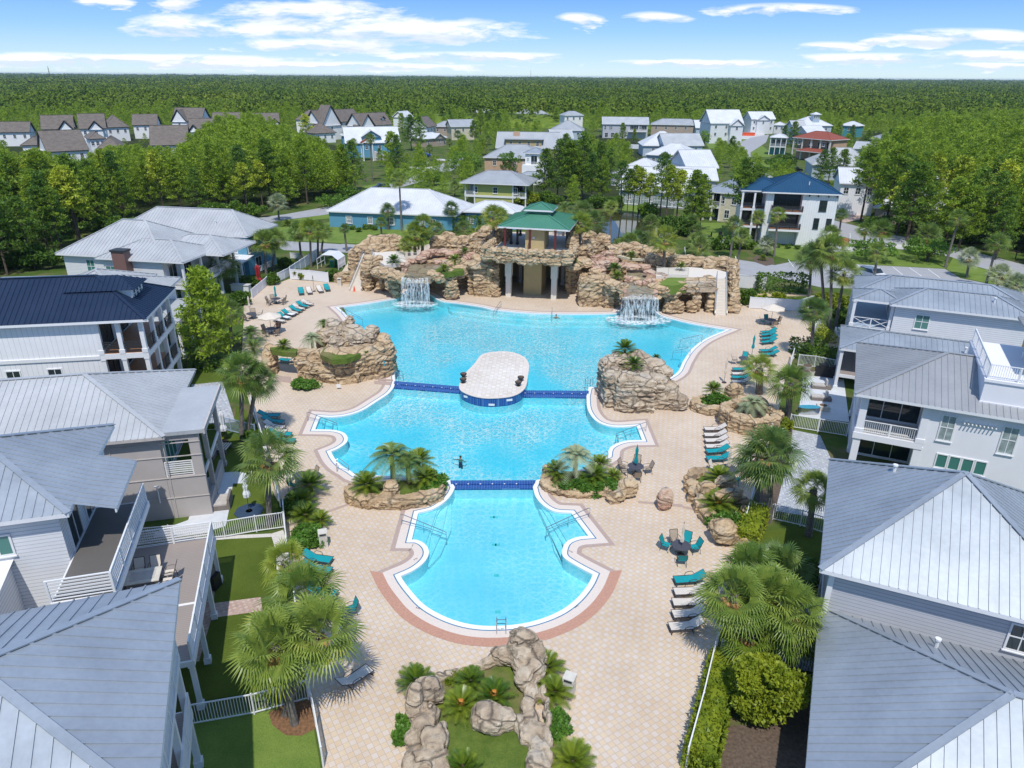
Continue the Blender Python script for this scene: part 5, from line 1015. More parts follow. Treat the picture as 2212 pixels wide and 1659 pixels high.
# ---- rock around the pavilion: parapet of the upper terrace and side masses
gp=empty('rock_terrace',(0,0,0),0,'curved rock parapet carried on two cream columns under the green pavilion','rock terrace')
mbg=MB()
pw=lambda x,y: (lambda o,c,s:(o.x+c*x-s*y,o.y+s*x+c*y))(G(*Dp('H',205,515),9.3),cos(radians(-13)),sin(radians(-13)))
for i in range(17):
    t=i/16; x=-1.0+11.4*t; y=-3.1-.7*sin(pi*t)
    X,Y=pw(x,y); blobmesh(mbg,(X,Y,6.75+.15*sin(i*2.1)),(.55,.6,.62),R.uniform(-.4,.4),1100+i); blobmesh(mbg,(X,Y-.1,5.85+.12*sin(i*1.3)),(.6,.62,.62),R.uniform(-.4,.4),1130+i)
for i in range(5):
    for x in (-1.1,10.5): X,Y=pw(x,-2.4+i*1.1); blobmesh(mbg,(X,Y,6.4),(.55,.7,1.0),0,1160+i+int(x))
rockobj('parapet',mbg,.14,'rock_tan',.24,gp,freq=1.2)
mbg=MB()
for i,(x,y,z,a,b,c_) in enumerate([(250,600,7.4,.9,1.2,1.2),(330,560,7.8,.8,1.0,1.0),(190,700,6.6,.9,1.2,1.4),(1440,600,7.6,.8,1.2,1.3),(1420,720,6.9,.9,1.2,1.4),(1500,540,7.8,.8,1.1,1.2),(1400,830,6.4,.8,1.1,1.4),(1540,1080,4.6,1.6,1.4,.6),(1650,1120,4.4,1.2,1.2,.6),(1440,1170,4.3,1.1,1.0,.6),(1620,1480,1.6,.8,1.0,1.9),(1600,1580,.8,1.0,.8,1.0)]):
    c=T('H',x,y,z); blobmesh(mbg,c,(a,b,c_),R.uniform(-.4,.4),1200+i)
    if z>6: blobmesh(mbg,(c.x,c.y+.3,z/2),(a*.8,b*.9,z/2),0,1230+i,box=True)
for x in (1400,1500,1600,1690): c=T('H',x,1350,2.2); blobmesh(mbg,(c.x,c.y+.6,2.1),(.75,1.0,2.3),0,1300+x,box=True)
rockobj('side_rock',mbg,.2,'rock_tan',.3,gp)
# ---- pavilion on two levels
pv=House('pavilion','two-level poolside pavilion with green two-tier metal roof between the rock grottoes',G(*Dp('H',205,515),9.3),-13,'mustard_stucco','green_roof',trim='green_trim' if 0 else 'trim_white',cat='pavilion',seam=.35,oh=.5)
pv.W=MB(); pv.block(0,0,9.9,10.6,9.3,.33,wall=False); pv.block(2.9,3.3,7.0,7.5,11.15,.38,wall=False,seam=.35)
mb=MB(); mb.box(3.4,3.8,10.3,6.5,7.0,11.0); pv.part('roof_collar',mb,'green_roof')
zf=6.2
mb=MB(); mb.box(-.6,-2.8,zf-.5,10.2,11,zf); pv.part('upper_floor',mb,['concrete'])
for x in (1.1,4.6,8.0): pv.post(x,-.1 if x!=4.6 else -.4,zf,9.15,.28,'red_post')
for x in (1.1,2.0,9.0): pv.post(x,3.6,zf,9.15,.28,'trim_dark')
for x in (1.1,8.8): pv.post(x,9.6,zf,9.15,.28,'trim_dark')
mb=MB(); mb.box(3.7,.9,zf,6.3,4.5,9.2); pv.part('core_wall',mb,'mustard_stucco'); mb=MB(); mb.box(3.7,.2,0,6.2,3.6,5.7); pv.part('core_wall',mb,'mustard_stucco'); mb=MB(); mb.box(3.66,.16,4.5,6.24,3.5,5.05); pv.part('band_trim',mb,'column_white')
mb=MB(); mb.box(4.72,.86,7.7,5.0,.895,7.95); pv.part('notice',mb,'trim_white')
a=pv.local(T(2,1085,1475)); b=pv.local(T(2,1377,1495))
for q in (a,b):
    mb=MB(); mb.box(q[0]-.36,q[1]-.36,0,q[0]+.36,q[1]+.36,2.9); mb.box(q[0]-.44,q[1]-.44,2.9,q[0]+.44,q[1]+.44,5.5); pv.part('column',mb,'column_white')
mb=MB(); mb.box(-.9,-2.2,0,-.3,5.5,5.7); pv.part('side_wall',mb,'mustard_stucco')
mb=MB(); mb.box(9.5,2,0,10,6,5.7); pv.part('side_wall',mb,'mustard_stucco'); mb=MB(); mb.box(-.5,9.2,0,9.9,9.5,5.68); pv.part('added_back_wall',mb,'mustard_stucco')  # rear wall is an addition that keeps the lower level dark
for x in (1.9,8.2): pv.post(x,6.5,0,5.7,.5,'column_white')
pv.done()
# ---- stairs
def stair(label,base_l,base_r,top_l,top_r,zt,rail_side='b'):
    st=empty('rock_stair',(0,0,0),0,label,'stair'); a,b=T(*base_l),T(*base_r); c,d=T(*top_l,zt),T(*top_r,zt); n=24
    mb=MB()
    for i in range(n):
        t0=i/n; t1=(i+1)/n; z=zt*(i+1)/n
        p=[a.lerp(c,t0),b.lerp(d,t0),b.lerp(d,t1),a.lerp(c,t1)]; mb.prism([(v.x,v.y) for v in p],max(0,z-.9),z)
    mb.build('steps',MT['cream_step'],st)
    mb=MB()
    for s0,s1 in ((a,c),(b,d)):
        s0=Vector((s0.x,s0.y,0)); s1=Vector((s1.x,s1.y,zt)); U=Vector((0,0,1)); mb.beam(s0+U*.25,s1+U*.25,.16,.5); 
    mb.build('stringer',MT['column_white'],st)
    for s0,s1 in ((a,c),(b,d)):
        mb=MB(); s0=Vector((s0.x,s0.y,0)); s1=Vector((s1.x,s1.y,zt)); mb.tube([s0+U*.1,s0+U*1.0,s1+U*1.0,s1+U*.1],.035,6); mb.tube([s0+U*.55,s1+U*.55],.025,5)
        for k in range(1,5): q=s0.lerp(s1,k/5); mb.tube([q+U*.1,q+U],.025,5)
        mb.build('handrail',MT['steel'],st)
    return st
stair('straight cream stair climbing the left rock grotto behind the orange cone',('G',112,855),('G',262,855),('G',300,400),('G',425,385),WT)
stair('straight cream stair at the right end of the grotto',('I',1745,1170),('I',1895,1172),('I',1765,690),('I',1890,690),WT)
def railing(label,k,pts,z,h=1.05,mat='bin_beige',sp=.13,name='railing',cat='railing',group=None,post=2.2,vert=True):
    W3=[T(k,pts[i],pts[i+1],z) for i in range(0,len(pts),2)]; r=empty(name,W3[0],0,label,cat,group); o=W3[0]; mb=MB(); pm=MB(); U=Vector((0,0,1))
    for a,b in zip(W3,W3[1:]):
        a=a-o;b=b-o; d=b-a; Lh=d.length; d.normalize(); mb.beam(a+U*h,b+U*h,.06,.05); mb.beam(a+U*.12,b+U*.12,.05,.05)
        m_=int(Lh/sp)
        for i in range(1,m_): q=a+d*(Lh*i/m_); mb.beam(q+U*.12,q+U*h,.028,.028,up=d)
        k_=max(1,round(Lh/post))
        for i in range(0 if a.length<1e-6 else 1,k_+1): q=a+d*(Lh*i/k_); pm=MB(); pm.box(q.x-.035,q.y-.035,q.z,q.x+.035,q.y+.035,q.z+h+.08); pm.build('post',MT[mat],r)
    mb.build('bars',MT[mat],r); return r
railing('beige railing at the edge of the left grotto terrace','G',[718,430,840,448,985,452],WT-.05); railing('beige railing at the edge of the right grotto terrace','I',[985,640,1140,655,1395,662],WT-.05)
sl=MB()
# long sloping beige curb on the right grotto
for s in ([('I',60,150,5.6),('I',480,390,4.4)],[('I',480,395,4.4),('I',640,440,4.2)],[('I',640,440,4.2),('I',910,455,4.2)]):
    a=T(*s[0]);b=T(*s[1]); sl.beam(a,b,.35,.3)
tag(sl.build('sloping_curb',MT['cream_wall']),'long sloping cream curb running down beside the pavilion rocks on the right','curb')
# ---- waterfalls
def fall(label,pts,z0,splash,r):
    w=empty('waterfall',(0,0,0),0,label,'waterfall','waterfalls of the grotto'); mb=MB(); P3=[T(*p) for p in pts]; n=14
    for layer in range(2):
        prev=None
        for j in range(len(P3)):
            col=[]
            for i in range(n+1):
                t=i/n; z=P3[j].z*(1-t*t)+z0*t*t; out=(t)*(.55+.25*layer)*(1+.15*sin(j*2.1+layer)); col.append(Vector((P3[j].x+ (P3[j].x-P3[len(P3)//2].x)*.12*t,P3[j].y-out-.1*layer,z)))
            if prev:
                for i in range(n): mb.poly([prev[i],col[i],col[i+1],prev[i+1]])
            prev=col
    mb.build('falling_sheet',MT['falling_water'],w,smooth=True)
    mb=MB(); k=28
    for j in range(k):
        a=pi+pi*j/(k-1)*1.0
    ring=[]
    c=T(*splash); 
    for q in range(3):
        rr=r*(.75+.22*q); pts_=[(c.x+rr*1.15*cos(2*pi*j/k)*(1+.08*R.random()),c.y+rr*.55*sin(2*pi*j/k)*(1+.1*R.random())) for j in range(k)]
        for j in range(k):
            a=pts_[j]; b=pts_[(j+1)%k]; mb.mesh([(a[0],a[1],-.104+.004*q),(b[0],b[1],-.104+.004*q),((a[0]*.45+c.x*.55),(a[1]*.45+c.y*.55),-.03-.02*q),((b[0]*.45+c.x*.55),(b[1]*.45+c.y*.55),-.03-.02*q)],[(0,1,3,2)])
    mb.build('splash_foam',MT['foam'],w,smooth=True)
    return w
fall('left waterfall pouring white from the grotto lip into the pool',[('G',785,672,WT-.35),('G',850,680,WT-.36),('G',920,684,WT-.36),('G',990,686,WT-.36),('G',1060,682,WT-.36),('G',1130,672,WT-.35)],-.11,('G',950,1010),2.2)
fall('right curved waterfall fanning out over ledges into the pool',[('I',545,930,WT-1.3),('I',600,925,WT-1.2),('I',660,900,WT-1.0),('I',720,885,WT-.9),('I',790,880,WT-.85),('I',860,885,WT-.9),('I',920,905,WT-1.0),('I',970,930,WT-1.2),('I',1005,945,WT-1.3)],-.11,('I',750,1215),3.0)
# ================================================================ free-standing rocks and planters
rocks('rock_island','large layered rock island with arch bridging the walkway left of the upper pool','rock island',
 [('J',1900,1200,2.2,1.0,1.2,1.3,'c'),('J',1800,1230,2.2,1.1,1.2,1.3,'c'),('J',1680,1250,2.2,1.2,1.2,1.3,'c'),('J',1560,1270,2.2,1.2,1.2,1.3,'c'),('J',1440,1290,2.2,1.2,1.2,1.3,'c'),('J',1320,1300,2.2,1.2,1.2,1.3,'c'),('J',1200,1290,2.1,1.1,1.1,1.2,'c'),('J',1100,1260,2.1,1.0,1.0,1.0,'c'),
  ('J',1850,1100,2.4,1.0,1.2,1.2,'c'),('J',1700,1060,2.5,1.3,1.4,1.0,'c'),('J',1500,1080,2.5,1.4,1.4,1.0,'c'),('J',1300,1120,2.5,1.4,1.4,.9,'c'),('J',1150,1000,2.5,1.3,1.4,1.0,'c'),('J',1300,950,2.8,1.3,1.2,1.2,'c'),
  ('J',950,1240,2.1,1.0,.9,.7),('J',820,1220,2.2,.9,.8,.6),('J',700,1210,2.3,.9,.7,.5),('J',580,1190,2.3,.9,.7,.5),('J',470,1170,2.3,.9,.7,.45),('J',400,1190,2.0,.7,.7,.9),('J',400,1300,1.3,.8,.8,1.3,'c'),('J',370,1400,.8,.8,.8,1.0),
  ('J',780,1330,1.7,.5,.8,.8),('J',860,1330,1.6,.9,.9,1.2,'c'),('J',980,1400,1.2,1.0,.9,1.0,'c'),('J',1150,1480,.8,1.0,.8,.9,'c')],'rock_tan',.17,.30,freq=.9,seed=3)
rocks('boulder_stack','stack of grey boulders with a hollow on top of the left rock island','boulder',
 [('J',1250,900,3.6,1.0,1.0,.9),('J',1200,1000,3.2,1.1,1.0,.8),('J',1260,1110,2.9,.95,.8,1.0),('J',1480,950,3.5,1.2,1.0,.9),('J',1520,1050,3.1,1.1,1.0,1.0),('J',1730,930,3.7,.75,.8,.7),('J',1710,1030,3.2,.7,.7,.9),('J',1440,830,4.0,.6,.7,.9),('J',1220,830,3.7,.8,.9,.6),('J',1350,1000,3.0,1.2,1.0,.7)],'rock_grey',.15,.24,freq=.9,seed=4)
def groundcap(label,spec,z,mat='planter_grass',dz=.5,name='planting_bed'):
    mb=MB(); mb.prism(PTS(spec,z),z-dz,z); o=mb.build(name,MT[mat]); o['kind']='structure'; return o
groundcap('',[('J',1050,1230,1100,1150,1400,1180,1600,1130,1880,1060,1890,1110,1600,1210,1400,1290,1200,1300)],3.05); groundcap('',[('J',400,1140,560,1130,760,1160,740,1210,560,1200,420,1170)],2.75)
rocks('rock_island','tall brown rock island topped with cycads right of the oval platform','rock island',
 [(5,1730,600,3.0,.9,1.1,1.0,'c'),(5,1760,680,2.6,1.0,1.1,1.2,'c'),(5,1850,720,2.4,1.1,1.1,1.3,'c'),(5,1960,730,2.3,1.1,1.1,1.2,'c'),(5,2050,720,2.2,.9,1.1,1.0,'c'),(5,1800,560,3.1,1.0,1.2,.8,'c'),(5,1920,560,3.2,1.1,1.2,.9,'c'),(5,2030,600,3.0,1.1,1.2,.7,'c'),(5,2100,640,2.7,.8,1.0,.6),(5,1950,650,2.9,1.2,1.2,.6),(5,2110,800,1.0,1.2,1.0,1.0,'c'),(5,2180,830,.7,1.0,.9,.8),(5,1900,850,.7,1.0,.8,.7),(5,1850,870,.4,.7,.6,.5),(5,2130,730,1.6,.8,.9,.6)],'rock_grey',.16,.30,freq=.9,seed=5)
def ringrock(label,k,cx_,cy_,rx,ry,z,thick,n=14,mat='rock_tan',voxel=.13,amp=.16,a0=0,a1=2*pi,seed=6,fill='planter_grass',extra=(),name='rock_planter',rot=0,rz=None):
    c=T(k,cx_,cy_,0); mb=MB()
    for i in range(n+1):
        a=a0+(a1-a0)*i/n; x=rx*cos(a); y=ry*sin(a); X=c.x+x*cos(rot)-y*sin(rot); Y=c.y+x*sin(rot)+y*cos(rot); h=z*R.uniform(.88,1.1)
        blobmesh(mb,(X,Y,h*.5),(thick,thick,h*.55),a,seed*100+i,box=True); blobmesh(mb,(X,Y,h*.72),(thick*1.12,thick*1.12,h*.28),a,seed*100+50+i)
    for e in extra: q=T(*e[:4]); blobmesh(mb,q,e[4:7],.3,seed*77+int(e[1])); 
    o=rockobj(name,mb,voxel,mat,amp,None,1.3); tag(o,label,'rock planter')
    if fill:
        m2=MB(); m2.prism([(c.x+(rx*cos(2*pi*i/20))*cos(rot)-(ry*sin(2*pi*i/20))*sin(rot),c.y+(rx*cos(2*pi*i/20))*sin(rot)+(ry*sin(2*pi*i/20))*cos(rot)) for i in range(20)],0,z*.72); f=m2.build('planting_bed',MT[fill]); f['kind']='structure'
    return c
ringrock('tan rock planter with arching palm at the left of the lower weir','5' and 5,350,1450,3.15,1.35,.8,.42,22,seed=6,extra=[(5,325,1400,.9,.65,.5,.75)],rot=.06,a0=radians(150),a1=radians(390))
ringrock('tan rock planter with silver palm at the right of the lower weir',5,1570,1375,2.9,1.5,.5,.38,20,seed=7,a0=radians(140),a1=radians(390),extra=[(5,1855,1390,.7,.85,.7,.8),(5,1780,1450,.4,.8,.5,.5),(5,1335,1280,.6,.4,.6,.5)],rot=.02)
rocks('boulder','single round brown boulder standing on the deck at the right','boulder',[(5,2097,1465,.7,.62,.6,.95)],'rock_red',.09,.12,1.6,seed=8)
ringrock('low curved rock planter with round cycad mound at the right deck, nearest the rock island',6,225,880,2.1,1.25,.75,.42,14,seed=9)
ringrock('tall rock planter with dead palm beside the paper bin at the right deck',6,430,990,2.2,1.7,1.55,.42,14,seed=10,extra=[(6,330,770,1.1,.9,.8,.9),(6,380,840,.9,.7,.7,.8),(6,500,860,1.0,.7,.9,.9)],rot=-.3,fill='mulch')
ringrock('rock planter with grey slabs and orange-hearted cycad at the right fence',6,240,1530,1.5,4.2,.8,.45,20,seed=11,extra=[(6,150,1400,1.2,.8,.6,.6),(6,290,1440,1.3,1.3,.5,.5),(6,280,1350,1.5,.9,.5,.5),(9,265,120,.9,.9,.8,.9)],rot=.12,fill='planter_grass')
ringrock('small rock planter with a fence-side shrub at the foot of the left stair',2,35,1380,1.3,1.0,1.2,.5,10,seed=12,fill='planter_grass')
# big foreground planter: boulders and rock walls
rocks('boulder','pale grey peaked boulder pile at the head of the front planter','boulder',[(8,1180,880,1.1,.95,.8,1.1),(8,1190,960,.8,.8,.7,.8),(8,1265,920,.9,.5,.7,.8),(8,1050,930,.7,.7,.5,.6),(8,1200,1080,.7,.6,.6,.7),(8,1260,1030,.7,.5,.7,.7)],'rock_grey',.09,.14,1.1,seed=13,strata=.5)
rocks('boulder','rounded boulder in the middle of the front planter behind the cycads','boulder',[(8,960,1340,.7,.9,.75,.75),(8,1060,1350,.55,.5,.6,.6),(8,900,1340,.6,.5,.6,.6)],'rock_grey',.08,.10,1.2,seed=14,strata=.5)
rocks('boulder','blocky tan boulder at the left shoulder of the front planter','boulder',[(8,480,1220,.9,.5,.7,.9),(8,560,1150,1.0,.75,.6,.7),(8,490,1300,.6,.45,.5,.6),(8,620,1180,.8,.35,.4,.5)],'rock_grey',.08,.12,1.2,seed=15,strata=.5)
rocks('rock_wall','curving rock trough wall along the left side of the front planter','rock wall',[(8,520,1380,.5,.5,.6,.5),(8,560,1450,.5,.5,.6,.5),(8,600,1520,.5,.6,.6,.5),(8,660,1480,.5,.3,.5,.5),(8,640,1430,.5,.25,.5,.5),(8,600,1340,.5,.25,.5,.5),(8,570,1290,.6,.25,.4,.5),(8,540,1600,.45,.6,.5,.45),(8,640,1620,.5,.6,.5,.5),(8,460,1500,.3,.35,.7,.35),(8,440,1620,.3,.35,.7,.35),(8,650,1690,.45,.5,.6,.45),(8,450,1730,.3,.4,.8,.3)],'rock_grey',.08,.10,1.3,seed=16,strata=.6)
rocks('rock_wall','long rock trough wall along the right side of the front planter','rock wall',[(8,1230,1170,.45,.4,.5,.5),(8,1210,1260,.4,.4,.6,.45),(8,1230,1350,.35,.45,.6,.4),(8,1250,1430,.35,.5,.6,.4),(8,1200,1450,.35,.4,.5,.4),(8,1270,1530,.35,.4,.6,.4),(8,1310,1180,.4,.16,.5,.45),(8,1330,1270,.4,.16,.6,.45),(8,1345,1370,.4,.16,.6,.45),(8,1340,1470,.4,.18,.6,.45),(8,1330,1560,.4,.2,.6,.45),(8,1320,1660,.4,.3,.7,.45),(8,1150,1380,.4,.3,.5,.45),(8,1260,1640,.5,.5,.6,.55),(8,1300,1760,.4,.5,.8,.4)],'rock_grey',.08,.10,1.3,seed=17,strata=.6)
rocks('rock_wall','low rock rim of the front planter running up to the peaked boulders','rock wall',[(8,640,1075,.3,.35,.25,.3),(8,700,1060,.3,.35,.25,.3),(8,760,1045,.3,.35,.25,.3),(8,820,1035,.3,.35,.25,.3),(8,880,1015,.35,.35,.25,.35),(8,940,985,.4,.35,.25,.4),(8,985,955,.45,.3,.3,.45)],'rock_grey',.07,.07,1.5,seed=18)
m2=MB(); m2.prism(PTS([(8,560,1090,980,980,1150,1040,1200,1180,1160,1400,1260,1600,1300,1900,650,1900,660,1560,640,1420,560,1260)]),-.02,.22); f=m2.build('planting_bed',MT['planter_grass']); f['kind']='structure'
# ================================================================ plants
rng=np.random.default_rng(5)
def soup(name,tris,mats,parent=None,idx=None):
    """mesh object from an (n,3,3) array of triangles"""
    tris=np.asarray(tris,dtype='f'); n=len(tris); me=bpy.data.meshes.new(name)
    me.vertices.add(n*3); me.vertices.foreach_set('co',tris.reshape(-1)); me.loops.add(n*3); me.loops.foreach_set('vertex_index',np.arange(n*3,dtype='i'))
    me.polygons.add(n); me.polygons.foreach_set('loop_start',np.arange(0,n*3,3,dtype='i')); me.polygons.foreach_set('loop_total',np.full(n,3,dtype='i'))
    for m in (mats if isinstance(mats,(list,tuple)) else [mats]): me.materials.append(m)
    if idx is not None: me.polygons.foreach_set('material_index',np.asarray(idx,dtype='i'))
    me.update(calc_edges=True); me.validate() if False else None
    o=bpy.data.objects.new(name,me)
    if parent is not False: COL.objects.link(o)
    if parent: o.parent=parent
    return o
def leafcloud(n,c,r,size,shape='ball',rg=rng,up=.3,shell=.55,aspect=.45):
    """n leaf triangles through an ellipsoid or box volume, denser near its surface"""
    if shape=='ball':
        d=rg.normal(size=(n,3)); d/=np.linalg.norm(d,axis=1,keepdims=True); rad=(shell+(1-shell)*rg.random((n,1)))**.8; p=d*rad
    else:
        p=rg.uniform(-1,1,(n,3)); k=rg.integers(0,3,n); s=rg.random(n)<.75; s_=np.sign(p[np.arange(n),k]); p[np.arange(n)[s],k[s]]=s_[s]*rg.uniform(.86,1.02,s.sum()); d=p.copy()
        p[:,2]=np.where(p[:,2]<-.95,-.95,p[:,2])
    p=p*np.array(r)+np.array(c)
    a=d*.5+rg.normal(size=(n,3))*.8; a[:,2]+=up; a/=np.linalg.norm(a,axis=1,keepdims=True)
    b=np.cross(a,rg.normal(size=(n,3))); b/=np.linalg.norm(b,axis=1,keepdims=True)
    L_=size*rg.uniform(.6,1.3,(n,1)); W_=L_*aspect
    return np.stack([p-b*W_,p+b*W_,p+a*L_],axis=1)
def clumps(nc,per,c,r,cr,size,rg=rng,shape='ball',**k):
    """a crown made of many small leaf clumps with gaps between them"""
    out=[]
    for i in range(nc):
        d=rg.normal(size=3); d/=np.linalg.norm(d); q=np.array(c)+d*np.array(r)*(rg.random()**.33) if shape=='ball' else np.array(c)+rg.uniform(-1,1,3)*np.array(r)
        out.append(leafcloud(per,q,(cr*rg.uniform(.7,1.3),)*2+(cr*.7,),size,'ball',rg,**k))
    return np.concatenate(out)
def tubemesh(pts,r,n,mat,name,parent):
    mb=MB(); mb.tube(pts,r,n); return mb.build(name,MT[mat],parent,smooth=True)
# ---- pine prototypes
PINES=[]
def pine_proto(h,kind,seed):
    rg=np.random.default_rng(seed); rr=random.Random(seed); root=bpy.data.objects.new('pine_tree',None)
    lean=Vector((rr.uniform(-.04,.04),rr.uniform(-.04,.04),1)); mb=MB(); pts=[lean*(h*t)+Vector((sin(t*5+seed)*.12,cos(t*4)*.12,0)) for t in (0,.25,.5,.75,.97)]
    mb.tube(pts,[.19,.16,.12,.08,.03],7); tri=[]; z0=.20 if kind=='full' else (.12 if kind=='lone' else .45)
    nb=46 if kind=='full' else (70 if kind=='lone' else 30)
    for i in range(nb):
        t=z0+(1-z0)*(i+.5)/nb; p=lean*(h*t); a=i*2.4+rr.uniform(-.4,.4); q=(t-z0)/(1-z0)
        L_=h*(.20 if kind=='full' else (.27 if kind=='lone' else .17))*(1-q)**.78*1.18*rr.uniform(.7,1.2)*(1.0 if q>.12 else .75)+.3
        e=p+Vector((cos(a)*L_,sin(a)*L_,L_*rr.uniform(.05,.45))); mb.tube([p,e],[.045,.015],4,cap=False)
        for s in (.5,.78,1.0):
            c=p.lerp(e,s)+Vector((rr.uniform(-.25,.25),rr.uniform(-.25,.25),.1)); tri.append(leafcloud(26,c,(.6,.6,.36),.42,'ball',rg,up=.5,aspect=.27))
    tri.append(leafcloud(40,lean*(h*.99),(.4,.4,.6),.36,'ball',rg,up=.8,aspect=.22))
    return h,np.concatenate(tri),mb
for i,(h,k,m) in enumerate([(13,'full','pine_needle'),(14,'full','pine_needle_dark'),(12,'full','pine_needle'),(14,'high','pine_needle'),(12,'high','pine_needle_light'),(15,'high','pine_needle_dark'),(11,'lone','pine_needle')]):
    h,tri,mb=pine_proto(h,k,40+i); cr=soup('crown',tri,MT[m],False); cm=cr.data; bpy.data.objects.remove(cr)
    to=mb.build('trunk',MT['pine_trunk']); tm=to.data; bpy.data.objects.remove(to); PINES.append((h,cm,tm,tri,k))
def pine(p,h,label,group=None,kind=None,cat='pine tree'):
    c=[i for i,q in enumerate(PINES) if (kind is None and q[4]!='lone') or q[4]==kind]; i=R.choice(c); ph,cm,tm,_,_=PINES[i]
    e=empty('pine_tree',(p[0],p[1],0),R.uniform(0,6.28),label,cat,group); s=h/ph; w=s*R.uniform(.95,1.25); e.scale=(w,w,s)
    for n_,d in (('crown',cm),('trunk',tm)): o=bpy.data.objects.new(n_,d); COL.objects.link(o); o.parent=e
    return e
def inpoly(x,y,pl):
    r=False; j=len(pl)-1
    for i in range(len(pl)):
        if (pl[i][1]>y)!=(pl[j][1]>y) and x<(pl[j][0]-pl[i][0])*(y-pl[i][1])/(pl[j][1]-pl[i][1])+pl[i][0]: r=not r
        j=i
    return r
def interp(x,pl):
    if x<=pl[0][0]: return pl[0][1]
    for a,b in zip(pl,pl[1:]):
        if x<=b[0]: return a[1]+(b[1]-a[1])*(x-a[0])/(b[0]-a[0])
    return pl[-1][1]
HP=[(o.matrix_basis.translation.x,o.matrix_basis.translation.y) for o in COL.objects]
HOUSES=[]
for o in COL.objects:
    if o.type=='EMPTY' and o.get('category') in ('house',):
        w=[c for c in o.children if c.name.startswith('roof')]
        if w:
            xs=[v.co.x for v in w[0].data.vertices]; ys=[v.co.y for v in w[0].data.vertices]
            HOUSES.append((o.location.x,o.location.y,o.rotation_euler.z,min(xs)-1.5,max(xs)+1.5,min(ys)-1.5,max(ys)+1.5))
def inhouse(x,y):
    for a,b,r,x0,x1,y0,y1 in HOUSES:
        dx,dy=x-a,y-b; c,s=cos(r),sin(r); u=c*dx+s*dy; v=-s*dx+c*dy
        if x0<u<x1 and y0<v<y1: return True
    return False
# ---- woods: real trees one by one where they read as trees
def wood(poly,lim,spacing,hr,maxn,labels,group,seed,kinds=(None,)):
    """poly and lim are ground outline and skyline as seen in the photograph (display pixels)"""
    W3=[G(x,y) for x,y in poly]; x0=min(p.x for p in W3); x1=max(p.x for p in W3); y0=min(p.y for p in W3); y1=max(p.y for p in W3); rr=random.Random(seed); pl=[(p.x,p.y) for p in W3]
    out=[]; ny=int((y1-y0)/spacing); nx=int((x1-x0)/spacing)
    for j in range(ny+1):
        for i in range(nx+1):
            x=x0+(i+rr.uniform(-.42,.42)+(j%2)*.5)*spacing; y=y0+(j+rr.uniform(-.42,.42))*spacing
            if not inpoly(x,y,pl) or inhouse(x,y): continue
            px=P((x,y,0)); h=rr.uniform(*hr); yl=interp(px[0],lim)+rr.uniform(-6,14); zm=ZH((x,y),yl); h=min(h,zm)*rr.choice((1,.97,.92,.85,.75,1.0))
            if h<5: continue
            out.append((hypot(x,y),x,y,h))
    out.sort(); return out
LW=wood([(-420,760),(-100,650),(10,600),(125,585),(150,540),(290,500),(300,460),(560,462),(700,440),(790,408),(790,372),(700,330),(540,300),(440,318),(330,350),(180,372),(-300,400)],[(-400,318),(0,322),(60,333),(120,330),(200,338),(255,318),(300,312),(340,322),(400,318),(440,280),(480,250),(560,245),(600,262),(650,285),(700,305),(740,335),(790,375)],4.6,(11,15.5),0,None,None,3)
RW=wood([(1900,500),(2000,540),(2100,555),(2212,575),(2500,640),(2700,400),(2500,300),(2212,285),(1960,300),(1900,340),(1850,380),(1840,470)],[(1830,325),(1870,300),(1930,262),(2000,245),(2212,235),(2600,250)],5.2,(11,16),0,None,None,4)
_thing=[]
for k,(lst,mx,lab,grp) in enumerate([(LW,118,'tall green pine in the dense wood on the left, above the pale roofs','pines of the left wood'),(RW,72,'tall green pine in the dense wood on the right, beyond the driveway','pines of the right wood')]):
    for d,x,y,h in lst[:mx]:
        kd='high' if R.random()<.35 else 'full'; sx_=P((x,y,0))[0]
        zone=(('at the far left behind the navy roof' if sx_<130 else 'above the white house with the brown chimney' if sx_<330 else 'above the blue-sided house' if sx_<560 else 'by the bend of the road') if k==0 else ('nearest the plain white-sided house' if sx_<1990 else 'behind the leaning palm of the right lawn' if sx_<2110 else 'at the right edge of the photo'))
        pine((x,y),h,'%s green pine of the %s wood, %s'%('slender' if kd=='high' else 'full',('left','right')[k],zone),grp,kind=kd)
    _thing.append(lst[mx:])
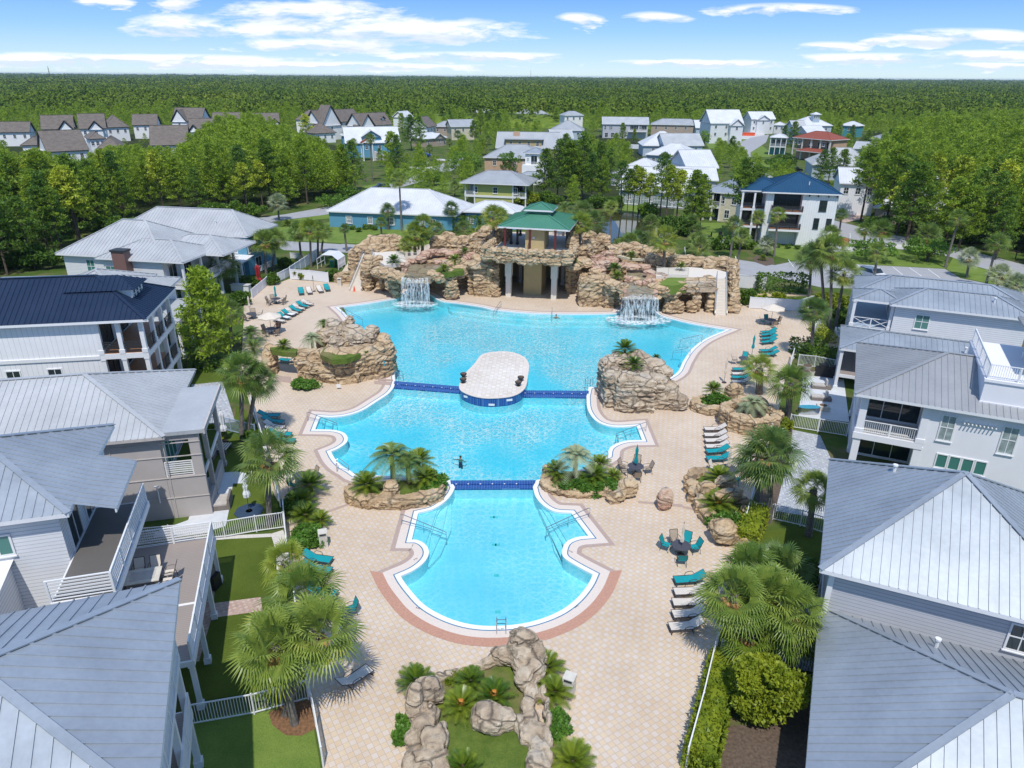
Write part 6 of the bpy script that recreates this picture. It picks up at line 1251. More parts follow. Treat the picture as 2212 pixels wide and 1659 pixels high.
# pines placed one by one: (tile, base x, base y, top y, kind, label)
for k,bx,by,ty,kind,lab in [
 (4,1375,600,-10,'lone','bright pine standing alone beside the navy-roofed house'),
 (2,1310,850,530,'full','big dark pine left of the pond, tallest at its left edge'),(2,1400,860,470,'full','dense pine behind the big dark pine left of the pond'),(2,1490,860,480,'full','dense pine in the middle of the clump left of the pond'),(2,1560,850,420,'full','dense pine at the top of the clump left of the pond'),(2,1620,870,560,'full','pine at the right edge of the clump left of the pond'),(2,1680,880,600,'full','low pine between clump and pond'),(2,1450,700,430,'full','pine behind the clump beside the white-walled house'),(2,1590,700,440,'full','pine in front of the long grey-blue house'),(2,1680,720,480,'full','pine right of the clump towards the white cluster'),(2,1740,760,520,'full','short pine beside the white fence'),
 (2,1808,950,610,'high','slim pine on the far pond bank, first from the left'),(2,1850,960,660,'high','slim pine on the far pond bank, second from the left'),(2,1885,960,640,'high','slim pine on the far pond bank, third from the left'),(2,1925,965,655,'high','slim pine on the far pond bank, fourth from the left'),(2,1990,960,690,'high','short pine on the far pond bank before the white roof'),(2,2060,1000,560,'high','tallest pine of the pond bank with spreading crown'),(2,2100,1020,640,'high','pine right of the tallest pond pine'),(2,2170,1010,670,'high','pine at the right end of the pond bank'),(2,2200,900,740,'full','bushy pine left of the cream balcony house'),
 (3,60,1060,670,'full','dark pine left of the cream balcony house'),(3,110,1050,700,'full','pine leaning over the balcony of the cream house'),(3,350,1100,600,'high','large spreading pine in front of the cream balcony house'),(3,430,1080,640,'high','spreading pine touching the navy roof left end'),(3,300,650,445,'high','single pine on the verge of the curving street'),(3,700,560,350,'full','pine beside the teal porch house'),(3,650,500,370,'full','smaller pine left of the red-roofed villa'),
 (3,880,760,530,'full','pine behind the navy roof on its left'),(3,940,740,520,'full','middle pine behind the navy roof'),(3,1010,760,530,'full','pine behind the navy roof on its right'),(3,1100,890,650,'high','lone pine in front of the plain white-sided house'),(3,1180,950,560,'high','pine at the left of the right-hand row near the driveway'),(3,1240,960,620,'high','second pine of the row near the driveway'),(3,1310,980,600,'high','third pine of the row near the driveway'),(3,1380,980,570,'high','fourth pine of the row near the driveway'),(3,1480,980,590,'high','fifth pine of the row near the driveway'),(3,1560,1010,560,'high','sixth pine of the row near the driveway'),(3,1640,1000,600,'high','seventh pine of the row near the driveway'),(3,1720,1020,580,'high','last pine of the row near the driveway'),
 (3,1000,480,345,'full','pine right of the lookout house'),(3,1080,520,370,'full','pine right of the red-roofed villa'),(3,960,450,360,'full','pine behind the red-roofed villa'),(3,1180,560,400,'full','pine above the wide pale roof'),(3,1320,600,395,'full','dark pine above the grey hip roof at the right'),
 ('N',150,960,420,'full','pine left of the entry porch'),('N',60,1000,470,'full','dark pine at the wood edge near the parked car'),('N',540,800,330,'full','round pine in front of the blue dormer house'),('N',620,820,360,'full','pine right of the round pine by the blue dormer house'),('N',420,700,500,'full','short pine between fan palm and round pine'),('N',760,520,140,'full','tall pine left of the tan house'),('N',860,540,150,'full','tall pine directly left of the tan house roof'),('N',1180,330,90,'full','pine behind the tan house'),('N',1290,340,110,'full','dark pine before the cream house wall'),('N',1380,350,170,'full','pine at the cream house corner'),('N',1500,380,80,'full','pine in the wood right of the cream house'),('N',1600,380,100,'full','pine in the wood edge before the garage house'),('N',1700,370,120,'full','pine left of the garage house'),('N',1440,430,200,'full','pine above the palms by the cream house'),('N',660,330,120,'full','pine behind the blue dormer house'),
 ('D',1560,430,225,'full','pine in front of the long grey-blue house balcony'),('D',1680,440,290,'full','short pine right of the grey-blue house'),('D',1240,320,80,'full','pine left of the long grey-blue house'),('D',850,260,60,'full','pine between the two pale garage houses'),
 ('D',100,260,90,'full','pine in the wood edge left of the garage house'),('D',200,280,120,'full','pine in front of the garage house drive'),('D',300,300,140,'full','pine at the bend near the yellow dormer house'),('C',640,640,270,'full','very dark tall pine above the left wood'),('C',760,600,250,'full','dark broad pine above the left wood'),('C',860,560,260,'full','dark pine right of the broad dark pine'),('C',1330,420,150,'high','leaning open pine before the shingle village'),('C',1740,330,160,'full','round tree beside the tall shingle house')]:
    b=T(k,bx,by); h=ZH(b,Dp(k,0,ty)[1]); pine((b.x,b.y),max(4,h),lab,None,kind)
# broadleaf trees
def bush(label,k,x,y,r,h,mat='hedge_leaf',n=260,size=.28,shape='ball',name='shrub',cat='shrub',z=0,rot=0,nc=26,group=None):
    p=T(k,x,y,z); e=empty(name,p,rot,label,cat,group); rx,ry=(r if isinstance(r,tuple) else (r,r))
    if shape=='ball': tri=np.concatenate([clumps(nc,int(n/7),(0,0,h*.5),(rx*.85,ry*.85,h*.42),min(rx,ry)*.33,size),leafcloud(int(n*.5),(0,0,h*.42),(rx*.8,ry*.8,h*.40),size)])
    else: tri=leafcloud(n,(0,0,h*.5),(rx,ry,h*.5),size,'box')
    soup('foliage',tri,MT[mat],e); mb=MB(); mb.tube([(0,0,-.1),(.03,.02,h*.5)],[.06*h**.5,.03],5); mb.build('stem',MT['pine_trunk'],e); return e
def tree(label,k,x,y,ty,rx,mat='oak_leaf',name='oak_tree',cat='tree',n=1500):
    b=T(k,x,y); h=ZH(b,Dp(k,0,ty)[1]); e=empty(name,b,0,label,cat); tri=clumps(60,n//45,(0,0,h*.62),(rx,rx,h*.36),.7,.34)
    soup('crown',tri,MT[mat],e); mb=MB(); mb.tube([(0,0,-.1),(.1,0,h*.35),(0,.1,h*.7)],[.25,.18,.06],7)
    for a in range(5): mb.tube([(0,0,h*.35),(cos(a*1.3)*rx*.7,sin(a*1.3)*rx*.7,h*.7)],[.12,.03],5)
    mb.build('trunk',MT['pine_trunk'],e); return e
for a in [('dark oak left of the peach house','N',1300,850,520,4.2),('oak right of the dark oak before the peach house','N',1420,800,560,3.4),('round oak in front of the peach house','N',1810,800,520,3.6),('round dark magnolia beside the street lawn','N',1000,900,725,2.4),('dense oak among pines above the yellow house','N',1250,640,470,3.2),
    ('broad dark tree behind the silver palm on the right lawn',3,1580,1250,1110,3.6),('dark magnolia on the right lawn before the parking',3,1220,1250,1120,3.6),('low yellow-green tree at the road bend by the bungalow',2,40,830,760,3.0),('bright green tree at the left of the road behind the bungalow',1,2170,900,820,4.0),('oak by the cul-de-sac cottage','E',235,300,190,3.0),('dark shrub-like tree beside the street palms','E',690,440,370,3.4)]: tree(*a)
# ---- palms
def fan_crown(nl,rad,seed,droop=.5,nleaf=21,old=8):
    rg=np.random.default_rng(seed); tr=[]; ix=[]
    for i in range(nl+old):
        dead=i>=nl; q=(i+.5)/nl if not dead else 1
        el=radians(86-128*q**.9) if not dead else radians(rg.uniform(-80,-60)); az=i*2.399+rg.uniform(-.2,.2)
        d=np.array([cos(az)*cos(el),sin(az)*cos(el),sin(el)]); side=np.array([-sin(az),cos(az),0.]); nrm=np.cross(side,d) ; nrm*=-1 if nrm[2]<0 else 1
        pl=rad*(.52 if not dead else .25)*rg.uniform(.85,1.1); fl=rad*(.62 if not dead else .42)*rg.uniform(.85,1.1); o=d*pl+np.array([0,0,-droop*pl*pl*.12])
        w=side*.02; tr.append([[*( -w)],[*(w)],[*o]]); ix.append(1 if not dead else 2)
        roll=rg.uniform(-.5,.5); s2=side*cos(roll)+nrm*sin(roll); n2=-side*sin(roll)+nrm*cos(roll)
        for j in range(nleaf):
            a=(j/(nleaf-1)-.5)*3.7; ld=d*cos(a)+s2*sin(a); L_=fl*(1-.25*abs(a)/1.85)*rg.uniform(.9,1.08); ld=ld+n2*.12*cos(a*2)
            wv=np.cross(ld,n2); wv/=np.linalg.norm(wv)+1e-6; wv*=.024*rad/1.8*1.4
            m=o+ld*L_*.55; tip=o+ld*L_+np.array([0,0,-droop*L_*(.45+.3*rg.random())]); 
            tr.append([o,m-wv,m+wv]); tr.append([m-wv,tip,m+wv]); k=2 if dead else (1 if q>.86 and rg.random()<.5 else 0); ix+= [k,k]
    return np.array(tr),ix
CROWNS={}
def crownset(key,mats,nl,rad,seeds,**k):
    CROWNS[key]=[]
    for s in seeds:
        t,i=fan_crown(nl,rad,s,**k); o=soup('crown',t,[MT[m] for m in mats],False,i); CROWNS[key].append(o.data); bpy.data.objects.remove(o)
crownset('sabal',['palm_leaf','palm_leaf_yellow','dead_leaf'],34,2.0,(1,2,3)); crownset('green',['palm_leaf_green','palm_leaf','dead_leaf'],34,2.0,(4,5)); crownset('yellow',['palm_leaf_yellow','palm_leaf','dead_leaf'],32,2.0,(6,7)); crownset('wash',['palm_leaf','palm_leaf_yellow','dead_leaf'],30,1.7,(8,9),droop=.6,old=10); crownset('silver',['blue_palm_leaf','blue_palm_leaf','dead_leaf'],38,2.0,(10,))
def palm(label,k,bx,by,cx_,cy_,rad=1.9,kind='sabal',tr=.17,group=None,dead=0,z=0,name='fan_palm'):
    b=T(k,bx,by,z); 
    lo,hi=z+.2,26
    yy=Dp(k,0,cy_)[1]; zt=ZH((b.x,b.y),yy); c=T(k,cx_,cy_,zt); 
    if (c-Vector((b.x,b.y,zt))).length>3: c=Vector((b.x+(c.x-b.x),b.y+max(-1,min(1,c.y-b.y)),zt))
    e=empty(name,b,0,label,'palm',group); o=Vector((0,0,0)); h=c-b; m1=h*.35; m1.z=h.z*.4; m2=h*.7; m2.z=h.z*.75
    mb=MB(); mb.tube([o-Vector((0,0,.2)),m1,m2,h],[tr*1.25,tr,tr*.95,tr*1.05],10)
    # boots: rough leaf stubs under the crown
    top=max(.3,min(1.0,h.z*.25)); rr=random.Random(int(bx*7+by))
    for i in range(26):
        t=i/26; a=i*2.4; q=h-Vector((0,0,top*(1-t))); mb.beam(q,q+Vector((cos(a)*.26,sin(a)*.26,.2)),.07,.04)
    mb.build('trunk',MT['palm_trunk'],e)
    cr=bpy.data.objects.new('crown',rr.choice(CROWNS[kind])); COL.objects.link(cr); cr.parent=e; cr.location=h; cr.rotation_euler=(rr.uniform(-.1,.1),rr.uniform(-.1,.1),rr.uniform(0,6.28)); s=rad/2.0*(.94 if b.y<80 else 1.22); cr.scale=(s,s,s*rr.uniform(.9,1.05))
    return e
for a in [('big fan palm nearest the front left fence, front trunk of the group',7,1910,1370,1790,860,2.3),('big fan palm nearest the front left fence, behind the front trunk',7,1842,1310,2060,780,2.3),('fan palm of the front left group, crown above the brick path end',7,1830,1000,1980,540,2.2),('small fan palm at the rear of the front left group',7,1830,560,1850,330,1.6,'yellow'),
  ('lone fan palm beside the octagonal mat in the left yard',4,1745,1640,1740,1200,2.4,'green'),('twin-trunked fan palm by the left fence, front trunk',4,1568,1085,1570,640,2.3,'sabal'),('twin-trunked fan palm by the left fence, rear trunk',4,1605,1060,1670,700,2.0,'green'),('fan palm half hidden behind the bright pine',4,1500,450,1490,250,1.9,'green'),
  ('fan palm at the corner of the white hipped house',1,1445,1440,1440,1275,2.3,'green'),('fan palm at the blue house porch, front trunk',1,1725,1335,1715,1120,1.9),('fan palm at the blue house porch, rear trunk',1,1768,1310,1785,1110,1.7),
  ('fan palm by the white cage, leftmost of four',1,1955,1265,1935,1060,1.8),('fan palm by the white cage, second of four',1,2016,1285,2010,1045,1.8,'yellow'),('fan palm by the white cage, third of four',1,2062,1245,2060,1050,1.7),('fan palm by the white cage, rightmost of four',1,2080,1200,2105,1060,1.5),
  ('rough-trunked palm at the edge of the left wood',1,1808,985,1800,870,1.9,'silver'),
  ('very tall slender fan palm in front of the blue bungalow',2,392,1055,375,720,2.0,'wash'),('small fan palm before the bungalow left window',2,303,1045,300,920,1.5,'green'),('fan palm before the bungalow right corner',2,720,1058,712,910,1.6,'green'),('young fan palm on the bungalow lawn',2,262,1090,255,1000,1.2),
  ('fan palm on the left grotto, front trunk',2,478,1200,475,1080,1.9,'yellow',.2,None,0,3.9),('fan palm on the left grotto, rear trunk',2,525,1190,530,1010,1.7,'yellow',.2,None,0,3.9),('low fan palm at the foot of the grotto palms',2,440,1205,435,1140,1.4,'sabal',.2,None,0,3.9),('bare-stemmed palm with a ball of stubs by the road',2,36,1185,18,1040,.9,'green'),
  ('tall grey-trunked palm at the left side of the pavilion',2,990,1235,985,960,1.7,'yellow',.2,None,0,3.9),('fan palm at the right side of the pavilion',2,1540,1235,1552,1010,1.8,'yellow',.2,None,0,3.9),('full green fan palm behind the pavilion at the right',2,1600,1070,1565,930,2.1,'green'),('green fan palm between pavilion and pond',2,1625,1090,1635,985,1.9,'green'),('tall slim palm on the near pond bank',2,1740,1150,1750,900,1.5,'wash'),
  ('fan palm in front of the yellow house',2,1073,860,1072,765,1.5,'green'),('fan palm at the left corner of the yellow house',2,735,832,735,765,1.5,'green'),('short fat palm on the street lawn',2,540,772,540,705,1.4,'green'),('very tall fan palm in front of the blue dormer house',2,200,735,188,455,1.7,'wash'),('tall fan palm left of the blue dormer house',2,165,735,80,480,1.4,'wash'),
  ('fan palm on the right grotto terrace',2,2090,1290,2095,1110,2.0,'yellow',.2,None,0,3.9),('low green palm behind the right grotto ridge, left',2,1925,1200,1925,1110,1.8,'green'),('low green palm behind the right grotto ridge, right',2,1990,1200,1990,1120,1.7,'green'),('green palm on the pond bank right side',2,2005,1090,2005,1000,1.7,'green'),('small spiky palm behind the right grotto',2,1805,1190,1800,1145,1.2,'green'),
  ('fan palm rising behind the left grotto ridge, first from the left',2,620,1180,618,1050,1.5,'green',.17,None,0,2.0),('fan palm rising behind the left grotto ridge, second from the left',2,790,1180,790,1040,1.5,'green',.17,None,0,2.0),('low fan palm left of the tall grey-trunked palm',2,910,1175,905,1075,1.4,'sabal',.17,None,0,2.0),('fan palm behind the right grotto ridge, left of the terrace palm',2,1870,1230,1868,1130,1.7,'sabal',.17,None,0,2.0),('fan palm behind the stair end of the right grotto',3,120,1260,118,1150,1.7,'green',.17,None,0,0),('fan palm directly left of the pavilion roof',2,1030,1080,1030,960,1.6,'sabal',.17,None,0,2.0),
  ('fan palm by the blue truck',2,575,600,572,520,1.5,'green'),('fan palm cluster by the tan bungalow, left',2,705,530,700,480,1.5,'green'),('fan palm cluster by the tan bungalow, centre',2,760,540,755,430,1.7,'green'),('fan palm cluster by the tan bungalow, right',2,900,560,905,490,1.6,'green'),('fan palm behind the peach house corner',2,935,560,950,460,1.5,'green'),
  ('palm by the parking bays, leftmost',3,65,1090,60,1000,1.6,'green'),('low palm by the parking bays under the pine',3,100,1215,95,1130,1.9,'green'),('leaning tall palm before the navy-roofed house',3,345,1325,385,1085,1.7,'wash'),('palm trunk at the left balcony of the navy-roofed house',3,463,1160,490,965,1.6,'wash'),('palm in front of the black balcony of the navy-roofed house',3,590,1220,618,950,1.7,'wash'),('palm behind the leaning palm before the cream house',3,308,1230,330,1010,1.5,'green'),('silver-blue palm on the navy-roofed house lawn',3,545,1210,545,1140,1.5,'silver'),
  ('palm before the white wall of the navy-roofed house',3,938,1215,955,1075,1.7),('slim palm beside the porch stair',3,1015,1060,1030,950,1.3,'green'),('palm at the driveway edge, left',3,1172,1165,1182,1045,1.5),('palm at the driveway edge, right, full crown',3,1285,1160,1295,1045,1.9),('palm beside the white car',3,1238,1385,1262,1185,1.7,'wash'),('palm behind the dark shrubs on the right lawn',3,1580,1210,1590,1085,2.2,'green'),('tall leaning palm on the right lawn',3,1700,1290,1790,970,1.8,'wash'),('tall leaning palm by the exit road',3,1955,1440,2040,1130,1.8,'wash'),
  ('feathery silver palm on the right verge',3,1840,1355,1858,1225,1.5,'silver'),('curly palm by the exit road, left',3,2028,1455,2055,1335,1.7,'silver'),('curly palm by the exit road, right',3,2155,1485,2165,1395,1.6,'silver'),
  ('dense palm above the hedge at the white fence',3,820,1480,832,1230,2.2,'green'),('palm group by the right fence, tallest crown',6,955,355,960,-150,2.1),('palm group by the right fence, right crown',6,990,350,1048,0,1.9),('palm group by the right fence, left lower crown',6,920,330,885,-130,1.9,'green'),
  ('fan palm standing at the right deck edge above the hedge',6,832,545,850,245,2.1,'green'),('yellow shaggy palm in the rock planter at the right deck',6,495,780,500,620,2.0,'yellow',.3),('thick shaggy fan palm on the right fence by the white patio',6,678,970,700,715,2.3,'sabal',.26),
  ('tall full fan palm on the right fence by the grey paver path',6,562,1610,565,1175,2.6,'green'),('leaner trunk beside the tall palm at the right fence',6,490,1560,480,1230,2.0,'sabal'),('small palm by the roof corner with brown lower leaves',6,815,1700,850,1400,1.6,'sabal',.2),
  ('front right palm group, rear left crown',9,345,700,430,400,2.1),('front right palm group, rear right crown',9,600,640,620,380,2.2,'green'),('front right palm group, left crown',9,345,965,330,540,2.1),('front right palm group, middle crown',9,430,940,560,540,2.2),('front right palm group, right crown over the pavers',9,690,1010,700,640,2.1),('front right palm group, lowest yellow crown',9,470,1000,440,800,1.8,'yellow'),('front right palm group, low right crown with brown skirt',9,690,1010,700,790,1.7,'sabal')]: palm(*a)
# ---- cycads and feather palms
def feather(nl,rad,seed,droop=.5,nl2=22,elr=(75,-5),wid=.022,cone=False,leaflen=.28):
    rg=np.random.default_rng(seed); tr=[]; ix=[]
    for i in range(nl):
        q=(i+.5)/nl; el=radians(elr[0]+(elr[1]-elr[0])*q**.8); az=i*2.399+rg.uniform(-.15,.15); L_=rad*rg.uniform(.88,1.08)*(.8+.2*q)
        prev=None; h=np.array([cos(az),sin(az),0.]); side=np.array([-sin(az),cos(az),0.])
        for j in range(nl2+1):
            t=j/nl2; s=L_*t; pos=h*(cos(el)*s)+np.array([0,0,sin(el)*s-droop*s*s/rad*.8])
            if prev is not None and j>2:
                d=pos-prev; d/=np.linalg.norm(d)+1e-9; up=np.cross(side,d); ll=leaflen*rad*(.35+.65*sin(pi*min(1,t*1.05))**.6)
                for sg in (-1,1):
                    tip=pos+side*sg*ll*.8+d*ll*.55-up*(-.12*ll) ; w=d*wid*rad; tr.append([pos-w,pos+w,tip]); ix.append(0)
                w=up*.008*rad; tr.append([prev-w,prev+w,pos]); ix.append(0)
            prev=pos
    return np.array(tr),ix
def featset(key,mat,specs,**k):
    CROWNS[key]=[]
    for s in specs: t,i=feather(seed=s,**k); o=soup('fronds',t,MT[mat],False); CROWNS[key].append(o.data); bpy.data.objects.remove(o)
featset('cycad','cycad_leaf',(21,22,23),nl=34,rad=1.0,droop=.30,nl2=18); featset('pindo','palm_leaf_green',(24,25),nl=30,rad=1.0,droop=.85,nl2=26,leaflen=.26,wid=.012); featset('pindosilver','blue_palm_leaf',(26,),nl=28,rad=1.0,droop=.9,nl2=26,leaflen=.3,wid=.014); featset('phoenix','palm_leaf_green',(27,),nl=34,rad=1.0,droop=.55,nl2=28,leaflen=.2,wid=.01,elr=(80,-20))
def cyc(label,k,x,y,rad,z=.3,kind='cycad',h=.35,cone=0,group=None,name='cycad'):
    p=T(k,x,y,z+h); e=empty(name,(p.x,p.y,z),0,label,'cycad' if kind=='cycad' else 'palm',group); rr=random.Random(int(x+y*3)); mb=MB(); mb.tube([(0,0,-.25),(0,0,h)],[.16 if h<1 else .2,.13 if h<1 else .16],9); mb.build('trunk',MT['boots'],e)
    c=bpy.data.objects.new('fronds',rr.choice(CROWNS[kind])); COL.objects.link(c); c.parent=e; c.location=(0,0,h); c.rotation_euler=(0,0,rr.uniform(0,6.28)); c.scale=(rad,)*3
    if cone: mb=MB(); blobmesh(mb,(0,0,h+.12),(.2,.2,.16),0,int(x)); mb.build('seed_cone',MT['cone_orange'],e,smooth=True)
    return e
CG='cycads in the front planter'
for a in [('cycad left of the blocky boulder in the front planter',8,480,1090,1.15,.2),('cycad with orange heart in the front planter, left one',8,775,1245,1.15,.35,'cycad',.3,1),('cycad with orange heart in the front planter, upper one',8,990,1185,1.15,.35,'cycad',.3,1),('pale green cycad behind the two orange-hearted ones',8,840,1090,1.0,.35),('cycad outside the front planter wall, beside the peaked boulders',8,1335,1000,1.15,.1),('cycad beside the litter bin of the front planter',8,1385,1165,1.15,.1,'cycad',.3),('cycad at the bottom edge inside the front planter',8,790,1650,1.1,.3),('large cycad at the bottom edge outside the front planter',8,1500,1610,1.3,.0,'cycad',.3),
  ('cycad at the left end of the lower-left rock planter',5,165,1370,1.5,.8),('cycad behind the arching palm, upper right in the lower-left planter',5,500,1215,1.5,.9,'cycad',.6),('cycad at the right of the lower-left rock planter',5,540,1320,1.3,.8),('cycad in the middle of the lower-right rock planter',5,1640,1310,1.3,.7),('cycad at the left of the lower-right rock planter',5,1395,1280,1.2,.6),('cycad at the back of the lower-right rock planter',5,1675,1235,1.1,.7),('small cycad at the right of the lower-right rock planter',5,1765,1310,.8,.6),
  ('large arching feather palm in the lower-left rock planter',5,325,1180,2.3,.8,'pindo',2.0),('second arching feather palm in the lower-left rock planter',5,430,1230,1.8,.8,'pindo',1.5),('silver arching feather palm in the lower-right rock planter',5,1520,1180,1.9,.6,'pindosilver',1.7),
  ('cycad on the round ivy mound by the right deck',6,200,755,1.2,.9),('orange-hearted cycad in the grey slab planter',6,228,1490,1.45,.6,'cycad',.35,1),('cycad at the top of the grey slab planter',6,235,1320,1.3,.6),('dead grey palm drooping over the tall rock planter',6,455,840,1.7,1.2,'pindosilver',1.1),
  ('cycad in the left fence bed, top',4,2010,1370,1.5,.2,'cycad',.6),('cycad in the left fence bed, middle',4,1950,1480,1.4,.2,'cycad',.4),('cycad in the left fence bed, front, with bright centre',4,1975,1565,1.4,.2,'cycad',.4),('cycad in the left fence bed, right',4,2075,1600,1.0,.2,'cycad',.3),
  ('small cycad on the rock arch',4,1838,465,1.0,2.75),('silver feather palm at the rock island left end',4,2020,420,1.5,2.4,'pindosilver',.9),('small palm behind the boulder stack',4,2095,325,1.2,2.4,'pindo',.6),('feather palm by the left deck tables',4,1620,390,2.2,0,'pindo',1.2),('yellow-green feather palm left of the rock arch',4,1640,480,1.8,0,'phoenix',.8),
  ('cycad on top of the tall rock island, left',5,1840,490,1.4,3.6,'cycad',.5),('cycad on top of the tall rock island, front',5,1895,590,1.2,3.5,'cycad',.3),('small cycad on the right of the tall rock island',5,2040,550,.6,3.3,'cycad',.2),
  ('cycad on the left grotto left of the basin','G',680,455,1.3,4.0),('cycad on the left grotto right of the basin, low','G',1330,560,1.0,4.0),('cycad on the left grotto right of the basin, tall','G',1470,450,1.3,4.0,'cycad',.7),('cycad on the right grotto, upper','I',450,560,1.3,4.0,'cycad',.6),('cycad on the right grotto, yellow lower one','I',480,660,1.1,3.9,'cycad',.2),('cycad behind the right terrace railing','I',1310,530,.9,4.3),
  ('big arching date palm behind the green pavilion','H',1290,230,2.6,0,'phoenix',5.2),('yucca-like cluster by the parking island',3,520,1230,1.0,0),('cycad on the rock shelf right of the pavilion columns',2,1500,1260,1.2,4.4),('cycad among the red rocks of the left grotto',2,800,1190,1.0,4.6),('cycad at the rear rim of the right grotto',2,1880,1215,1.1,4.8),('cycad at the rear rim of the left grotto','G',1000,260,1.1,4.9),('golden cycad on the lawn by the left road',1,1865,1010,1.6,0)]: cyc(*a)
